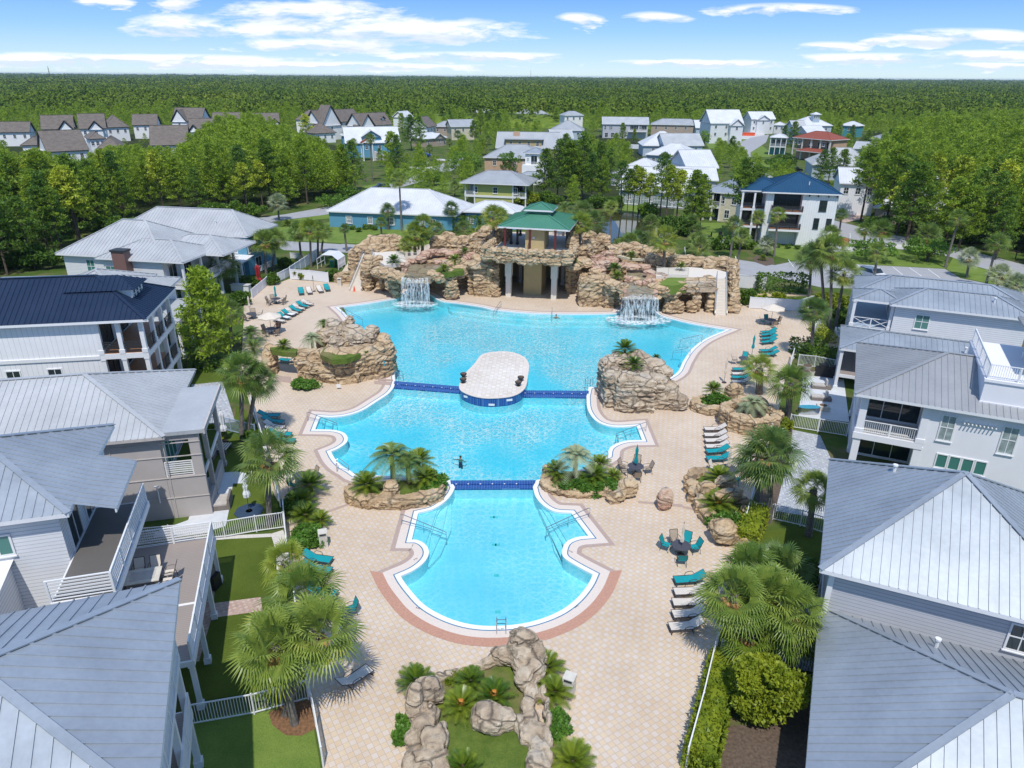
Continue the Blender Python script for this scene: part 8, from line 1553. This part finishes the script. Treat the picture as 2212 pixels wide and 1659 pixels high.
handrail('steel handrail of the front pool steps, left',8,390,85,680,150); handrail('steel handrail of the front pool steps, right',8,1608,42,1328,120); handrail('steel ladder at the bottom of the round front pool',8,1037,790,1037,700,double=True,name='pool_ladder')
handrail('steel handrail of the square bay at the right of the middle pool',5,1973,1025,1780,1060); handrail('steel handrail of the square bay at the left of the middle pool','M',893,370,1272,430); handrail('steel ladder at the left of the middle pool','M',1275,1010,1420,1000,double=True,name='pool_ladder'); handrail('steel ladder beside the tall rock island',5,1612,735,1598,700,double=True,name='pool_ladder'); handrail('steel ladder beside the left rock island',5,365,690,385,665,double=True,name='pool_ladder')
handrail('steel handrail at the back edge left of the bather',5,1036,222,985,262); handrail('steel handrail at the back edge next to the bather',5,1365,262,1365,292); handrail('steel handrail at the right corner of the upper pool','I',1572,1515,1295,1505); handrail('lower steel handrail at the right corner of the upper pool','I',1420,1690,1200,1660); handrail('steel handrail at the left corner of the upper pool','J',1335,712,1600,790); handrail('steel handrail at the silver palm planter',5,1725,1225,1690,1195)
# depth markers
def marker(txt,k,x,y,rot,label,size=.16,z=.03,vertical=False):
    c=bpy.data.curves.new('t','FONT'); c.body=txt; c.size=size; c.align_x='CENTER'; c.align_y='CENTER'; c.extrude=.001; o=bpy.data.objects.new('t',c); COL.objects.link(o); dg=bpy.context.evaluated_depsgraph_get(); me=bpy.data.meshes.new_from_object(o.evaluated_get(dg)); bpy.data.objects.remove(o)
    me.materials.append(MT['trim_dark']); p=T(k,x,y,z); o=bpy.data.objects.new('depth_marker',me); COL.objects.link(o); o.location=(p.x,p.y,z); o.rotation_euler=(0,0,rot); tag(o,label,'depth marker','depth markers on the coping')
marker('6 FT',8,497,624,-.55,'depth marker 6 FT on the left coping of the round front pool'); marker('6 FT',8,1525,612,.55,'depth marker 6 FT on the right coping of the round front pool'); marker('6½ FT',8,1028,758,0,'depth marker between the legs of the front pool ladder'); marker('4 FT',8,1487,256,-.9,'depth marker 4 FT on the right coping by the front steps'); marker('4 FT',8,482,305,.6,'depth marker 4 FT on the left coping by the front steps')
for (x,y) in ((818,803),(1083,824),(973,852)):
    q=T(5,x,y,.3); c0=sum((v for v in top),Vector((0,0,0)))/len(top); n_=min(top,key=lambda v:(v.x-q.x)**2+(v.y-q.y)**2); d=Vector((n_.x-c0.x,n_.y-c0.y,0)).normalized(); s=Vector((-d.y,d.x,0)); a=n_+d*.02; zz=.38 if x!=973 else .06
    mb=MB(); mb.beam((a.x-s.x*.28,a.y-s.y*.28,zz),(a.x+s.x*.28,a.y+s.y*.28,zz),.03,.2); tag(mb.build('notice_plate',MT['trim_white']),'small white tile notice on the blue side of the oval platform, %s'%{818:'left',1083:'right',973:'centre at the waterline'}[x],'notice')
p=T('J',1870,1345,1.6); mb=MB(); mb.box(p.x-.22,p.y-.06,1.35,p.x+.22,p.y-.02,1.85); tag(mb.build('notice_plate',MT['sign_blue']),'small blue notice fixed to the left rock island','notice')
p=T('J',1305,1610,.4); mb=MB(); mb.box(p.x-.2,p.y-.5,.2,p.x+.2,p.y-.46,.55); tag(mb.build('notice_plate',MT['trim_white']),'small white notice at the foot of the left rock island','notice')
# ================================================================ fences
def fence(label,k,pts,h=1.25,mat='trim_white',sp=.13,group='picket railings of the yards'): return railing(label,k,pts,0,h,mat,sp,'metal_fence','fence',group,2.4)
fence('white railing running along the left deck edge in the foreground',7,[2098,1659,2050,1390,1995,1130,1870,300,1845,25]); fence('white railing along the left deck edge beside the middle pool',4,[1828,1580,1790,1400,1690,1060,1630,870])
fence('white railing across the front left yard',7,[1225,1385,1650,1310,2000,1215]); fence('white railing between the front left yard and the taupe house',7,[860,220,1110,195,1460,165,1665,130,1845,105]); fence('dark railing in the left yard behind the seating',4,[1300,1035,1420,1010,1500,1030,1660,1070],mat='blue_grey_wall')
fence('white railing behind the bright pine by the left deck',4,[1180,600,1300,625,1450,620],mat='trim_dark'); fence('white railing along the right deck edge in the foreground',9,[20,1659,120,1290,190,990,270,690]); fence('white railing along the right deck edge beside the grey pavers',6,[398,1659,450,1480,500,1310]); fence('white railing along the right deck edge by the white patio',6,[568,1060,620,890,640,790]); fence('short white railing at the right deck edge above the white patio',6,[690,635,712,560])
fence('white railing across the right yard beside the stock tank',6,[690,1000,1060,1060]); fence('white railing above the right patio in front of the hedge',6,[745,600,850,610,1045,650]); fence('white railing across the right yard by the small palm',6,[450,1590,580,1600,760,1640,915,1690]); fence('short white gate railing at the front right fence',9,[240,950,320,975]); fence('dark railing behind the cypress bush',9,[640,1000,720,1030,860,1080],mat='brown_frame')
def solidfence(label,k,pts,h=1.5,mat='vinyl_fence',name='privacy_fence'):
    W3=[T(k,pts[i],pts[i+1]) for i in range(0,len(pts),2)]; o=W3[0]; r=empty(name,o,0,label,'fence'); mb=MB(); pm=MB()
    for a,b in zip(W3,W3[1:]):
        a=a-o;b=b-o; U=Vector((0,0,1)); mb.beam(a+U*(h/2),b+U*(h/2),.05,h-.1,up=(0,0,1)); mb.beam(a+U*h,b+U*h,.1,.09); d=b-a; k_=max(1,round(d.length/2.2))
        for i in range(0 if a.length<1e-6 else 1,k_+1): q=a+d*(i/k_); pm=MB(); pm.box(q.x-.06,q.y-.06,0,q.x+.06,q.y+.06,h+.1); pm.build('post',MT[mat],r)
    mb.build('panel',MT[mat],r); return r
solidfence('white panel fence behind the back row of loungers',1,[1885,1368,2010,1375,2130,1390]); solidfence('white panel fence angled beside the red parasol',1,[1635,1490,1735,1405,1740,1400],1.2); solidfence('short white railing-like fence by the blue house garden',1,[1805,1385,1885,1345],1.3); solidfence('white panel fence behind the loose shrubs at the right',3,[430,1555,745,1575,875,1535]); solidfence('white corner fence between hedge and palm at the right',3,[345,1420,530,1440],1.9); solidfence('slanted white fence at the right deck edge below the palms',6,[845,410,890,345],1.3); solidfence('long white garden wall in the white house cluster','D',[1595,500,1780,505],1.8); solidfence('white wall of the bungalow garden between hedges',2,[885,1050,905,1050],1.6)
solidfence('white yard fence left of the white cage',1,[1885,1355,1980,1290,2065,1230],1.6); solidfence('white picket fence on the lawn edge by the cage',1,[1885,1232,1960,1238],.9)
# white framed cage
e=empty('garden_cage',T(1,2150,1290),radians(-8),'white framed cage enclosure beside the left grotto','enclosure'); mb=MB(); w,d,h=3.4,3.0,2.3
for y in (-d/2,0,d/2):
    mb.tube([(-w/2,y,0),(-w/2,y,h*.7),(-w/4,y,h),(w/4,y,h),(w/2,y,h*.7),(w/2,y,0)],.05,6)
for x,z in ((-w/2,h*.35),(-w/2,h*.7),(-w/4,h),(0,h),(w/4,h),(w/2,h*.7),(w/2,h*.35)): mb.tube([(x,-d/2,z),(x,d/2,z)],.04,6)
mb.build('frame',MT['trim_white'],e); mb=MB(); mb.poly([(-w/4,-d/2,h+.03),(w/4,-d/2,h+.03),(w/4,d/2,h+.03),(-w/4,d/2,h+.03)]); mb.poly([(w/4,-d/2,h+.03),(w/2,-d/2,h*.7+.03),(w/2,d/2,h*.7+.03),(w/4,d/2,h+.03)]); mb.poly([(w/2,-d/2,h*.7),(w/2,-d/2,.2),(w/2,d/2,.2),(w/2,d/2,h*.7)]); mb.build('roof_panel',MT['vinyl_fence'],e)
for i,(x,y) in enumerate([(975,335),(1010,320)]):
    p=T('G' if 0 else 1,2155+i*30,1290-i*15); e=empty('wheelie_bin',p,0,'green wheeled bin beside the white cage, %s'%('left','right')[i],'bin','green bins'); mb=MB(); mb.box(-.3,-.3,.05,.3,.3,1.0); mb.build('body',MT['bin_green'],e); mb=MB(); mb.box(-.33,-.33,1.0,.33,.33,1.08); mb.build('lid',MT['sign_blue'],e)
# ================================================================ yards
def box_thing(name,label,cat,k,x,y,rot,parts):
    e=empty(name,T(k,x,y),rot,label,cat)
    for pn,mat,boxes in parts:
        mb=MB(); 
        for b in boxes: mb.box(*b)
        mb.build(pn,MT[mat],e)
    return e
for i,(x,y) in enumerate([(925,745),(925,820)]):
    box_thing('wicker_daybed','grey cushioned wicker lounger on the white patio, %s'%('rear','front')[i],'lounger',6,x-30,y,radians(-12),[('base','wicker',[(-.9,-.35,0,.9,.35,.3)]),('cushion','cushion',[(-.9,-.34,.3,.35,.34,.42)]),('back_cushion','cushion',[(.36,-.34,.42,.5,.34,.95)])])
e=empty('stock_tank',T(6,813,905),0,'oval galvanised stock tank with water on the white patio','tank'); mb=MB(); n=24; O=[(.75*cos(2*pi*i/n)+(.25 if cos(2*pi*i/n)>0 else -.25),.42*sin(2*pi*i/n)) for i in range(n)]; mb.prism(O,0,.6); mb.build('tank',MT['steel'],e); mb=MB(); mb.prism([(x*.94,y*.92) for x,y in O],.601,.615); mb.build('water',MT['sign_blue'],e)
e=empty('fire_pit',T(6,907,885),radians(-10),'square grey fire pit with brown filling on the white patio','fire pit'); mb=MB(); mb.box(-.55,-.4,0,.55,.4,.45); mb.build('surround',MT['bin_beige'],e); mb=MB(); mb.tube([(0,0,.45),(0,0,.47)],.32,16); mb.build('bowl',MT['boots'],e)
for i,(x,y,r) in enumerate([(797,665,.38),(835,662,.3),(805,628,.5)]):
    e=empty('plant_pot',T(6,x,y),0,'round grey plant pot at the patio fence, %s'%('large left','small right','widest behind')[i],'pot','grey pots'); mb=MB(); mb.tube([(0,0,0),(0,0,.5)],[r*.75,r],16); mb.build('pot',MT['bin_beige'],e); mb=MB(); mb.tube([(0,0,.5),(0,0,.515)],r*.9,16); mb.build('soil',MT['mulch'],e)
for i,(x,y) in enumerate([(905,665),(975,675)]): box_thing('covered_grill','black covered grill against the patio fence, %s'%('left','right')[i],'grill',6,x,y,radians(-14),[('cover','black_thing',[(-.75+.3*i,-.3,0,.75-.3*i,.3,.95)]),('hood','black_thing',[(-.4,-.28,.95,.4,.28,1.25)])])
box_thing('covered_grill','dark grey covered grill on the brick patio beside the deck posts','grill',7,1350,480,radians(-10),[('cover','black_thing',[(-.7,-.35,0,.7,.35,.9)]),('hood','wicker',[(-.45,-.32,.9,.45,.32,1.25)])])
box_thing('corner_sofa','dark wicker corner sofa with grey cushions by the taupe house','sofa',4,1430,1500,radians(13),[('base','wicker',[(-.9,-.8,0,.6,.7,.35)]),('backrest','wicker',[(.6,-.8,0,.75,.7,.8)]),('cushion','cushion',[(-.85,-.75,.35,.55,.65,.46)])])
for i,(x,y) in enumerate([(1345,1200),(1440,1150)]):
    H_=[(-.6,-.6+.2*j,.38,.6,-.48+.2*j,.42) for j in range(7)]; box_thing('slatted_bench','weathered slatted garden bench in the left yard, %s'%('left one in shade','right one in sun')[i],'bench',4,x,y,radians(8+80*i),[('seat','bin_beige',H_),('leg_frame','wicker',[(-.6,-.6,0,-.52,.75,.38),(.52,-.6,0,.6,.75,.38)]),('backrest','bin_beige',[(-.6,.7,.42,.6,.76,.9)])])
# terrace dining set
pt=T(7,925,410,3.13+.75); e=empty('dining_table',(pt.x,pt.y,3.13),radians(16),'rectangular grey stone dining table on the raised timber deck','table'); mb=MB(); mb.box(-.85,-.6,.68,.85,.6,.74); mb.build('table_top',MT['bin_beige'],e); mb=MB(); mb.box(-.6,-.38,.741,.6,.38,.748); mb.build('inlay',MT['cushion'],e); mb=MB()
for x in (-.7,.7):
    for y in (-.45,.45): mb.box(x-.05,y-.05,0,x+.05,y+.05,.68)
mb.build('leg_frame',MT['wicker'],e)
for i,(u,v,a) in enumerate([(-1.2,-.35,180),(-1.2,.35,180),(1.2,-.35,0),(1.2,.35,0),(-.4,.95,90),(.4,.95,90)]):
    c,s=cos(radians(16)),sin(radians(16)); dup(CP['cream_fabric'],(pt.x+u*c-v*s,pt.y+u*s+v*c,3.13),radians(a+16),1,'sling chair at the deck dining table, %s'%('left front','left rear','right front','right rear','back left','back right')[i],'chairs of the raised deck')
# white garden table set and adirondacks
e=empty('garden_table',T(6,1050,400),radians(-15),'white rectangular garden table beside the x-railed porch','table'); mb=MB(); mb.box(-.8,-.5,.7,.8,.5,.75); mb.build('table_top',MT['trim_white'],e); mb=MB()
for x in (-.7,.7):
    for y in (-.4,.4): mb.box(x-.04,y-.04,0,x+.04,y+.04,.7)
mb.build('leg_frame',MT['trim_white'],e)
for i,(x,y) in enumerate([(1000,400),(1010,430),(1035,440)]): box_thing('garden_chair','white slatted garden chair, %s of the porch table'%('left','front left','front')[i],'chair',6,x,y,radians(180-60*i),[('seat','trim_white',[(-.25,-.25,.4,.25,.25,.45)]),('backrest','trim_white',[(.2,-.25,.45,.26,.25,.95)]),('leg_frame','trim_white',[(-.24,-.24,0,-.19,-.19,.4),(.19,-.24,0,.24,-.19,.4),(-.24,.19,0,-.19,.24,.4),(.19,.19,0,.24,.24,.4)])])
for i,(x,y) in enumerate([(172,1100),(245,1098),(265,1118)]): box_thing('garden_chair','dark slatted garden chair round the fire bowl, %s'%('left','right rear','right front')[i],'chair',3,x,y,radians(90*i),[('seat','black_thing',[(-.35,-.35,.3,.35,.35,.38)]),('backrest','black_thing',[(.3,-.35,.38,.38,.35,1.1)]),('arm','black_thing',[(-.4,-.42,.5,.35,-.34,.55),(-.4,.34,.5,.35,.42,.55)])])
mb=MB(); c=T(3,215,1118); mb.prism([(c.x+2.2*cos(i*pi/8),c.y+1.8*sin(i*pi/8)) for i in range(16)],0,.02); struct(mb.build('patio_circle',MT['concrete'])); mb=MB(); mb.tube([(c.x,c.y,.0),(c.x,c.y,.35)],[.4,.55],16); tag(mb.build('fire_bowl',MT['black_thing']),'dark round fire bowl between the slatted chairs by the pond','fire bowl')
box_thing('outdoor_kitchen','white outdoor kitchen counter at the left deck fence','counter',1,1565,1440,radians(-8),[('cabinet','trim_white',[(-1.3,-.4,0,1.3,.4,.85)]),('counter_top','concrete',[(-1.4,-.5,.85,1.4,.5,.92)])])
box_thing('lounger_indoor','white reclining chair against the pavilion core','chair','H',805,1540,radians(-13),[('seat','cushion',[(-.3,-.5,.3,.3,.3,.38)]),('backrest','cushion',[(-.3,.3,.38,.3,.38,1.0)]),('leg_frame','black_thing',[(-.32,-.5,0,-.27,.3,.3),(.27,-.5,0,.32,.3,.3)])])
box_thing('litter_bin','pale bin in the shade inside the pavilion','litter bin','H',670,1510,0,[('body','bin_beige',[(-.25,-.25,0,.25,.25,1.0)]),('lid','trim_white',[(-.28,-.28,1.0,.28,.28,1.1)])])
box_thing('mailbox','white mailbox post beside the street driveway','mailbox','N',930,690,0,[('post','trim_white',[(-.06,-.06,0,.06,.06,1.2)]),('box','trim_white',[(-.2,-.35,1.1,.5,.1,1.4)])]); box_thing('mailbox','dark mailbox on the right verge','mailbox',3,2155,1235,0,[('post','black_thing',[(-.06,-.06,0,.06,.06,1.1)]),('box','black_thing',[(-.15,-.35,1.1,.15,.25,1.35)])])
box_thing('dumpster','orange dumpster at the end of the cul-de-sac','dumpster','E',510,227,0,[('bin','orange',[(-3.2,-1.2,0,3.2,1.2,1.5)]),('rim','orange',[(-3.3,-1.3,1.4,3.3,-1.2,1.55)])]); box_thing('portable_toilet','blue portable toilet behind the orange dumpster','portable toilet','E',512,212,0,[('cabin','sign_blue',[(-.8,-.8,0,.8,.8,2.3)]),('roof','trim_white',[(-.85,-.85,2.3,.85,.85,2.5)])])
box_thing('street_sign','small white sign at the edge of the left wood',"sign",1,616,1045,0,[('post','steel',[(-.04,-.04,0,.04,.04,2.2)]),('panel','trim_white',[(-.6,-.05,1.9,.6,-.01,3.1)])])
# ================================================================ cars
def car(label,k,x,y,ang,mat,kind='suv',z=0):
    e=empty('parked_car',T(k,x,y),radians(ang),label,'pickup truck' if kind=='truck' else 'car'); w=.93
    if kind=='truck': prof=[(-2.8,.5),(-2.85,1.05),(-2.7,1.15),(-.7,1.15),(-.45,1.75),(.75,1.78),(1.35,1.2),(2.6,1.05),(2.8,.8),(2.75,.45)]
    else: prof=[(-2.35,.45),(-2.4,1.0),(-2.2,1.1),(-2.0,1.72),(-1.2,1.8),(.35,1.78),(1.05,1.15),(2.1,1.0),(2.35,.75),(2.35,.45)]
    mb=MB(); n=len(prof); 
    def yw(z): return w if z<1.2 else w*(1-.14*(z-1.1)/.6)
    vs=[(a,-yw(b),b) for a,b in prof]+[(a,yw(b),b) for a,b in prof]; mb.mesh(vs,[(i,(i+1)%n,(i+1)%n+n,i+n) for i in range(n)]+[tuple(range(n))[::-1],tuple(range(n,2*n))])
    mb.build('body',MT[mat],e); mb=MB()
    if kind=='truck': sx=[(-.6,1.2,-.42,1.68,.7,1.7,1.2,1.22)]; 
    else: sx=[(-1.95,1.15,-1.8,1.65,.3,1.68,.85,1.18)]
    for a,za,b,zb,c,zc,d,zd in sx:
        for s in (-1,1): q=[(a,s*(yw(za)+.012),za),(b,s*(yw(zb)+.012),zb),(c,s*(yw(zc)+.012),zc),(d,s*(yw(zd)+.012),zd)]; mb.poly(q if s<0 else q[::-1])
    mb.build('side_window',MT['glass'],e); mb=MB()
    x0,z0,x1,z1=(.78,1.76,1.33,1.24) if kind=='truck' else (.40,1.76,1.03,1.2)
    mb.poly([(x0+.03,-.72,z0+.012),(x1+.02,-.84,z1+.012),(x1+.02,.84,z1+.012),(x0+.03,.72,z0+.012)]); mb.build('windscreen',MT['glass'],e); mb=MB()
    if kind!='truck': mb.poly([(-2.03,-.7,1.66),(-2.03,.7,1.66),(-2.21,.8,1.16),(-2.21,-.8,1.16)][::-1]); mb.build('rear_window',MT['glass'],e)
    for xx in (-1.5,1.5):
        for s in (-1,1):
            mb=MB(); mb.tube([(xx,s*.72,.35),(xx,s*.96,.35)],.36,14); o=mb.build('wheel',MT['tyre'],e); mb=MB(); mb.tube([(xx,s*.955,.35),(xx,s*.975,.35)],.2,10); mb.build('rim',MT['steel'],o)
    for s in (-1,1): mb=MB(); mb.box(2.3 if kind!='truck' else 2.72,s*.75-.15,.78,2.38 if kind!='truck' else 2.82,s*.75+.15,.92); mb.build('headlight',MT['trim_white'],e)
    return e
car('black off-road car driving on the street behind the bungalow','N',430,950,205,'car_black'); car('bright blue pickup truck parked by the street palms','N',890,590,-5,'car_blue','truck'); car('white car parked by the palm in the right lot',3,1228,1368,-70,'car_white'); car('dark car half hidden by palms below the red villa',3,725,672,10,'car_black'); car('dark vehicle at the driveway in the shingle village','B',1150,690,5,'car_black'); car('black car in the open garage of the wood-edge house','D',520,252,90,'car_black')
# ================================================================ masts on the horizon
def mast(label,x,y0,y1,Y,w):
    p=G(x,200); d=Vector((p.x,p.y,0)).normalized(); b=Vector((d.x*Y/d.y,Y,0)); h=ZH(b,y1) if False else None
    q=Vector((b.x,b.y,0)); lo,hi=0,400
    for _ in range(40):
        m=(lo+hi)/2
        if P((b.x,b.y,m))[1]>y1: lo=m
        else: hi=m
    mb=MB(); h=lo; mb.tube([b,b+Vector((0,0,h))],[w,w*.5],4); 
    for i in range(1,5): z=h*i/5; mb.box(b.x-w*1.4,b.y-w,z,b.x+w*1.4,b.y+w,z+1.2)
    tag(mb.build('radio_mast',MT['trim_dark']),label,'mast')
mast('dark radio mast rising from the forest at the far left',116,163,143,3000,1.6); mast('thin pale mast on the horizon near the middle',1146,160,152,5000,1.0)
# ================================================================ people
def person(label,loc,rot,joints,edges,rad,cloth=None,head=None,hair='hair'):
    """skinned figure; joints in metres from the reference point"""
    e=empty('person',loc,rot,label,'person'); bm=bmesh.new(); names=list(joints); V={}
    me=bpy.data.meshes.new('body'); me.from_pydata([joints[n] for n in names],[(names.index(a),names.index(b)) for a,b in edges],[])
    o=bpy.data.objects.new('body',me); COL.objects.link(o); sk=o.modifiers.new('s','SKIN'); o.modifiers.new('u','SUBSURF').levels=2
    for i,n in enumerate(names):
        v=me.skin_vertices[0].data[i]; r=rad[n]; v.radius=(r,r) if not isinstance(r,tuple) else r; v.use_root=(i==0)
    dg=bpy.context.evaluated_depsgraph_get(); m2=bpy.data.meshes.new_from_object(o.evaluated_get(dg)); bpy.data.objects.remove(o); m2.materials.append(MT['skin']); m2.materials.append(MT['swimwear']); m2.materials.append(MT['blue_short'])
    for p in m2.polygons:
        p.use_smooth=True
        if cloth: p.material_index=cloth(p.center)
    b=bpy.data.objects.new('body',m2); COL.objects.link(b); b.parent=e
    h=Vector(head); mb=MB(); blobmesh(mb,(h.x,h.y+.015,h.z+.035),(.088,.1,.105),0,3); mb.build('hair',MT[hair],e,smooth=True); bm.free(); return e
def hand(J,E,Rd,s,wr,d):
    """palm with thumb and four fingers beyond the wrist joint wr, pointing along d"""
    d=Vector(d).normalized(); w=Vector(J[wr]); pl=w+d*.07; J[s+'palm']=tuple(pl); E.append((wr,s+'palm')); Rd[s+'palm']=(.035,.016); side=d.cross(Vector((0,0,1))); side=side.normalized() if side.length>.1 else Vector((1,0,0))
    for i,(o,l) in enumerate([(-.028,.07),(-.010,.08),(.010,.075),(.028,.06)]):
        k=pl+side*o+d*.03; J[s+'k%d'%i]=tuple(k); E.append((s+'palm',s+'k%d'%i)); Rd[s+'k%d'%i]=.009; m=k+d*l*.55+Vector((0,0,-.012)); J[s+'f%d'%i]=tuple(m+d*l*.4+Vector((0,0,-.015))); E.append((s+'k%d'%i,s+'f%d'%i)); Rd[s+'f%d'%i]=.007
    t=w+d*.03-side*.04; J[s+'t']=tuple(t+d*.03-side*.02); E.append((wr,s+'t')); Rd[s+'t']=.01
# swimmer in the middle pool, seen from behind, one arm reaching left
J={'pelvis':(0,0,-.25),'waist':(0,0,-.08),'chest':(0,0,.12),'neck':(0,0,.33),'skull':(0,.0,.43),'top':(0,0,.55),'ls':(-.17,0,.26),'le':(-.42,.1,.14),'lw':(-.64,.22,.06),'rs':(.17,0,.26),'re':(.32,.05,.03),'rw':(.36,.25,-.02),'lh':(-.1,.0,-.32),'lk':(-.13,.12,-.75),'rh':(.1,0,-.32),'rk':(.14,-.1,-.75),'lf':(-.13,-.1,-1.15),'rf':(.14,-.25,-1.1)}
E_=[('pelvis','waist'),('waist','chest'),('chest','neck'),('neck','skull'),('skull','top'),('chest','ls'),('ls','le'),('le','lw'),('chest','rs'),('rs','re'),('re','rw'),('pelvis','lh'),('lh','lk'),('lk','lf'),('pelvis','rh'),('rh','rk'),('rk','rf')]
RD={'pelvis':.15,'waist':.13,'chest':.16,'neck':.055,'skull':.09,'top':.075,'ls':.06,'le':.042,'lw':.028,'rs':.06,'re':.042,'rw':.028,'lh':.09,'lk':.055,'rh':.09,'rk':.055,'lf':.035,'rf':.035}
import copy
def mk(): return copy.deepcopy(J),list(E_),dict(RD)
j,e_,r_=mk(); hand(j,e_,r_,'l','lw',(-.8,.5,-.2)); hand(j,e_,r_,'r','rw',(.1,1,-.1)); ps=T(5,772,1190,.1)
person('swimmer in dark swimwear reaching an arm forward in the middle pool',(ps.x,ps.y,-.42),radians(-12),j,e_,r_,lambda c:1 if c.z<.10 and abs(c.x)<.24 and c.z>-.5 else 0,(0,0,.47))
j,e_,r_=mk(); j['lw']=(-.45,-.12,.02); j['rw']=(.42,-.1,.02); hand(j,e_,r_,'l','lw',(-.3,-.8,0)); hand(j,e_,r_,'r','rw',(.3,-.8,0)); ps=T(5,1392,275,.1)
person('dark-haired bather sitting low in the water at the back steps',(ps.x,ps.y,-.32),radians(170),j,e_,r_,lambda c:2 if c.z<-.05 else 0,(0,0,.47))
# seated man
S_={'pelvis':(0,0,.52),'waist':(0,.02,.68),'chest':(0,.03,.90),'neck':(0,.0,1.1),'skull':(0,-.03,1.2),'top':(0,-.03,1.31),'ls':(-.18,.02,1.02),'le':(-.27,-.12,.80),'lw':(-.15,-.34,.82),'rs':(.18,.02,1.02),'re':(.28,-.1,.80),'rw':(.16,-.34,.82),'lh':(-.11,-.02,.48),'lk':(-.14,-.42,.50),'lf':(-.14,-.44,.08),'lt':(-.15,-.6,.05),'rh':(.11,-.02,.48),'rk':(.14,-.42,.50),'rf':(.14,-.44,.08),'rt':(.15,-.6,.05)}
SE=[(a,b) for a,b in E_]+[('lf','lt'),('rf','rt')]; SR=dict(RD); SR.update({'lt':.03,'rt':.03,'pelvis':.15,'chest':.165}); hand(S_,SE,SR,'l','lw',(.3,-.9,-.1)); hand(S_,SE,SR,'r','rw',(-.3,-.9,-.1))
ch=Vector((pman.x+.45,pman.y+.95,0)); 
person('bare-chested man in blue shorts sitting at a table under the left parasol',(ch.x,ch.y,.0),radians(-25),S_,SE,SR,lambda c:2 if c.z<.62 and c.y>-.4 else 0,(0,-.02,1.25))
chair('tan sling chair under the seated man','tan_sling',ch.x,ch.y,radians(90-25))

# ================================================================ air: one even box of haze round everything, sky outside
mb=MB(); mb.box(-13900,-55,-2.6,13900,9500,30.5)
hz=mb.build('haze',None) if False else None
m=bpy.data.materials.new('haze'); m.use_nodes=True; t=m.node_tree; t.nodes.clear(); o=t.nodes.new('ShaderNodeOutputMaterial'); v=t.nodes.new('ShaderNodeVolumePrincipled'); v.inputs['Color'].default_value=(.72,.86,1,1); v.inputs['Density'].default_value=7e-5; v.inputs['Anisotropy'].default_value=.2; t.links.new(v.outputs[0],o.inputs['Volume'])
stuff(mb.build('haze',m),'thin bluish haze over the far forest','haze')
S.cycles.volume_bounces=0
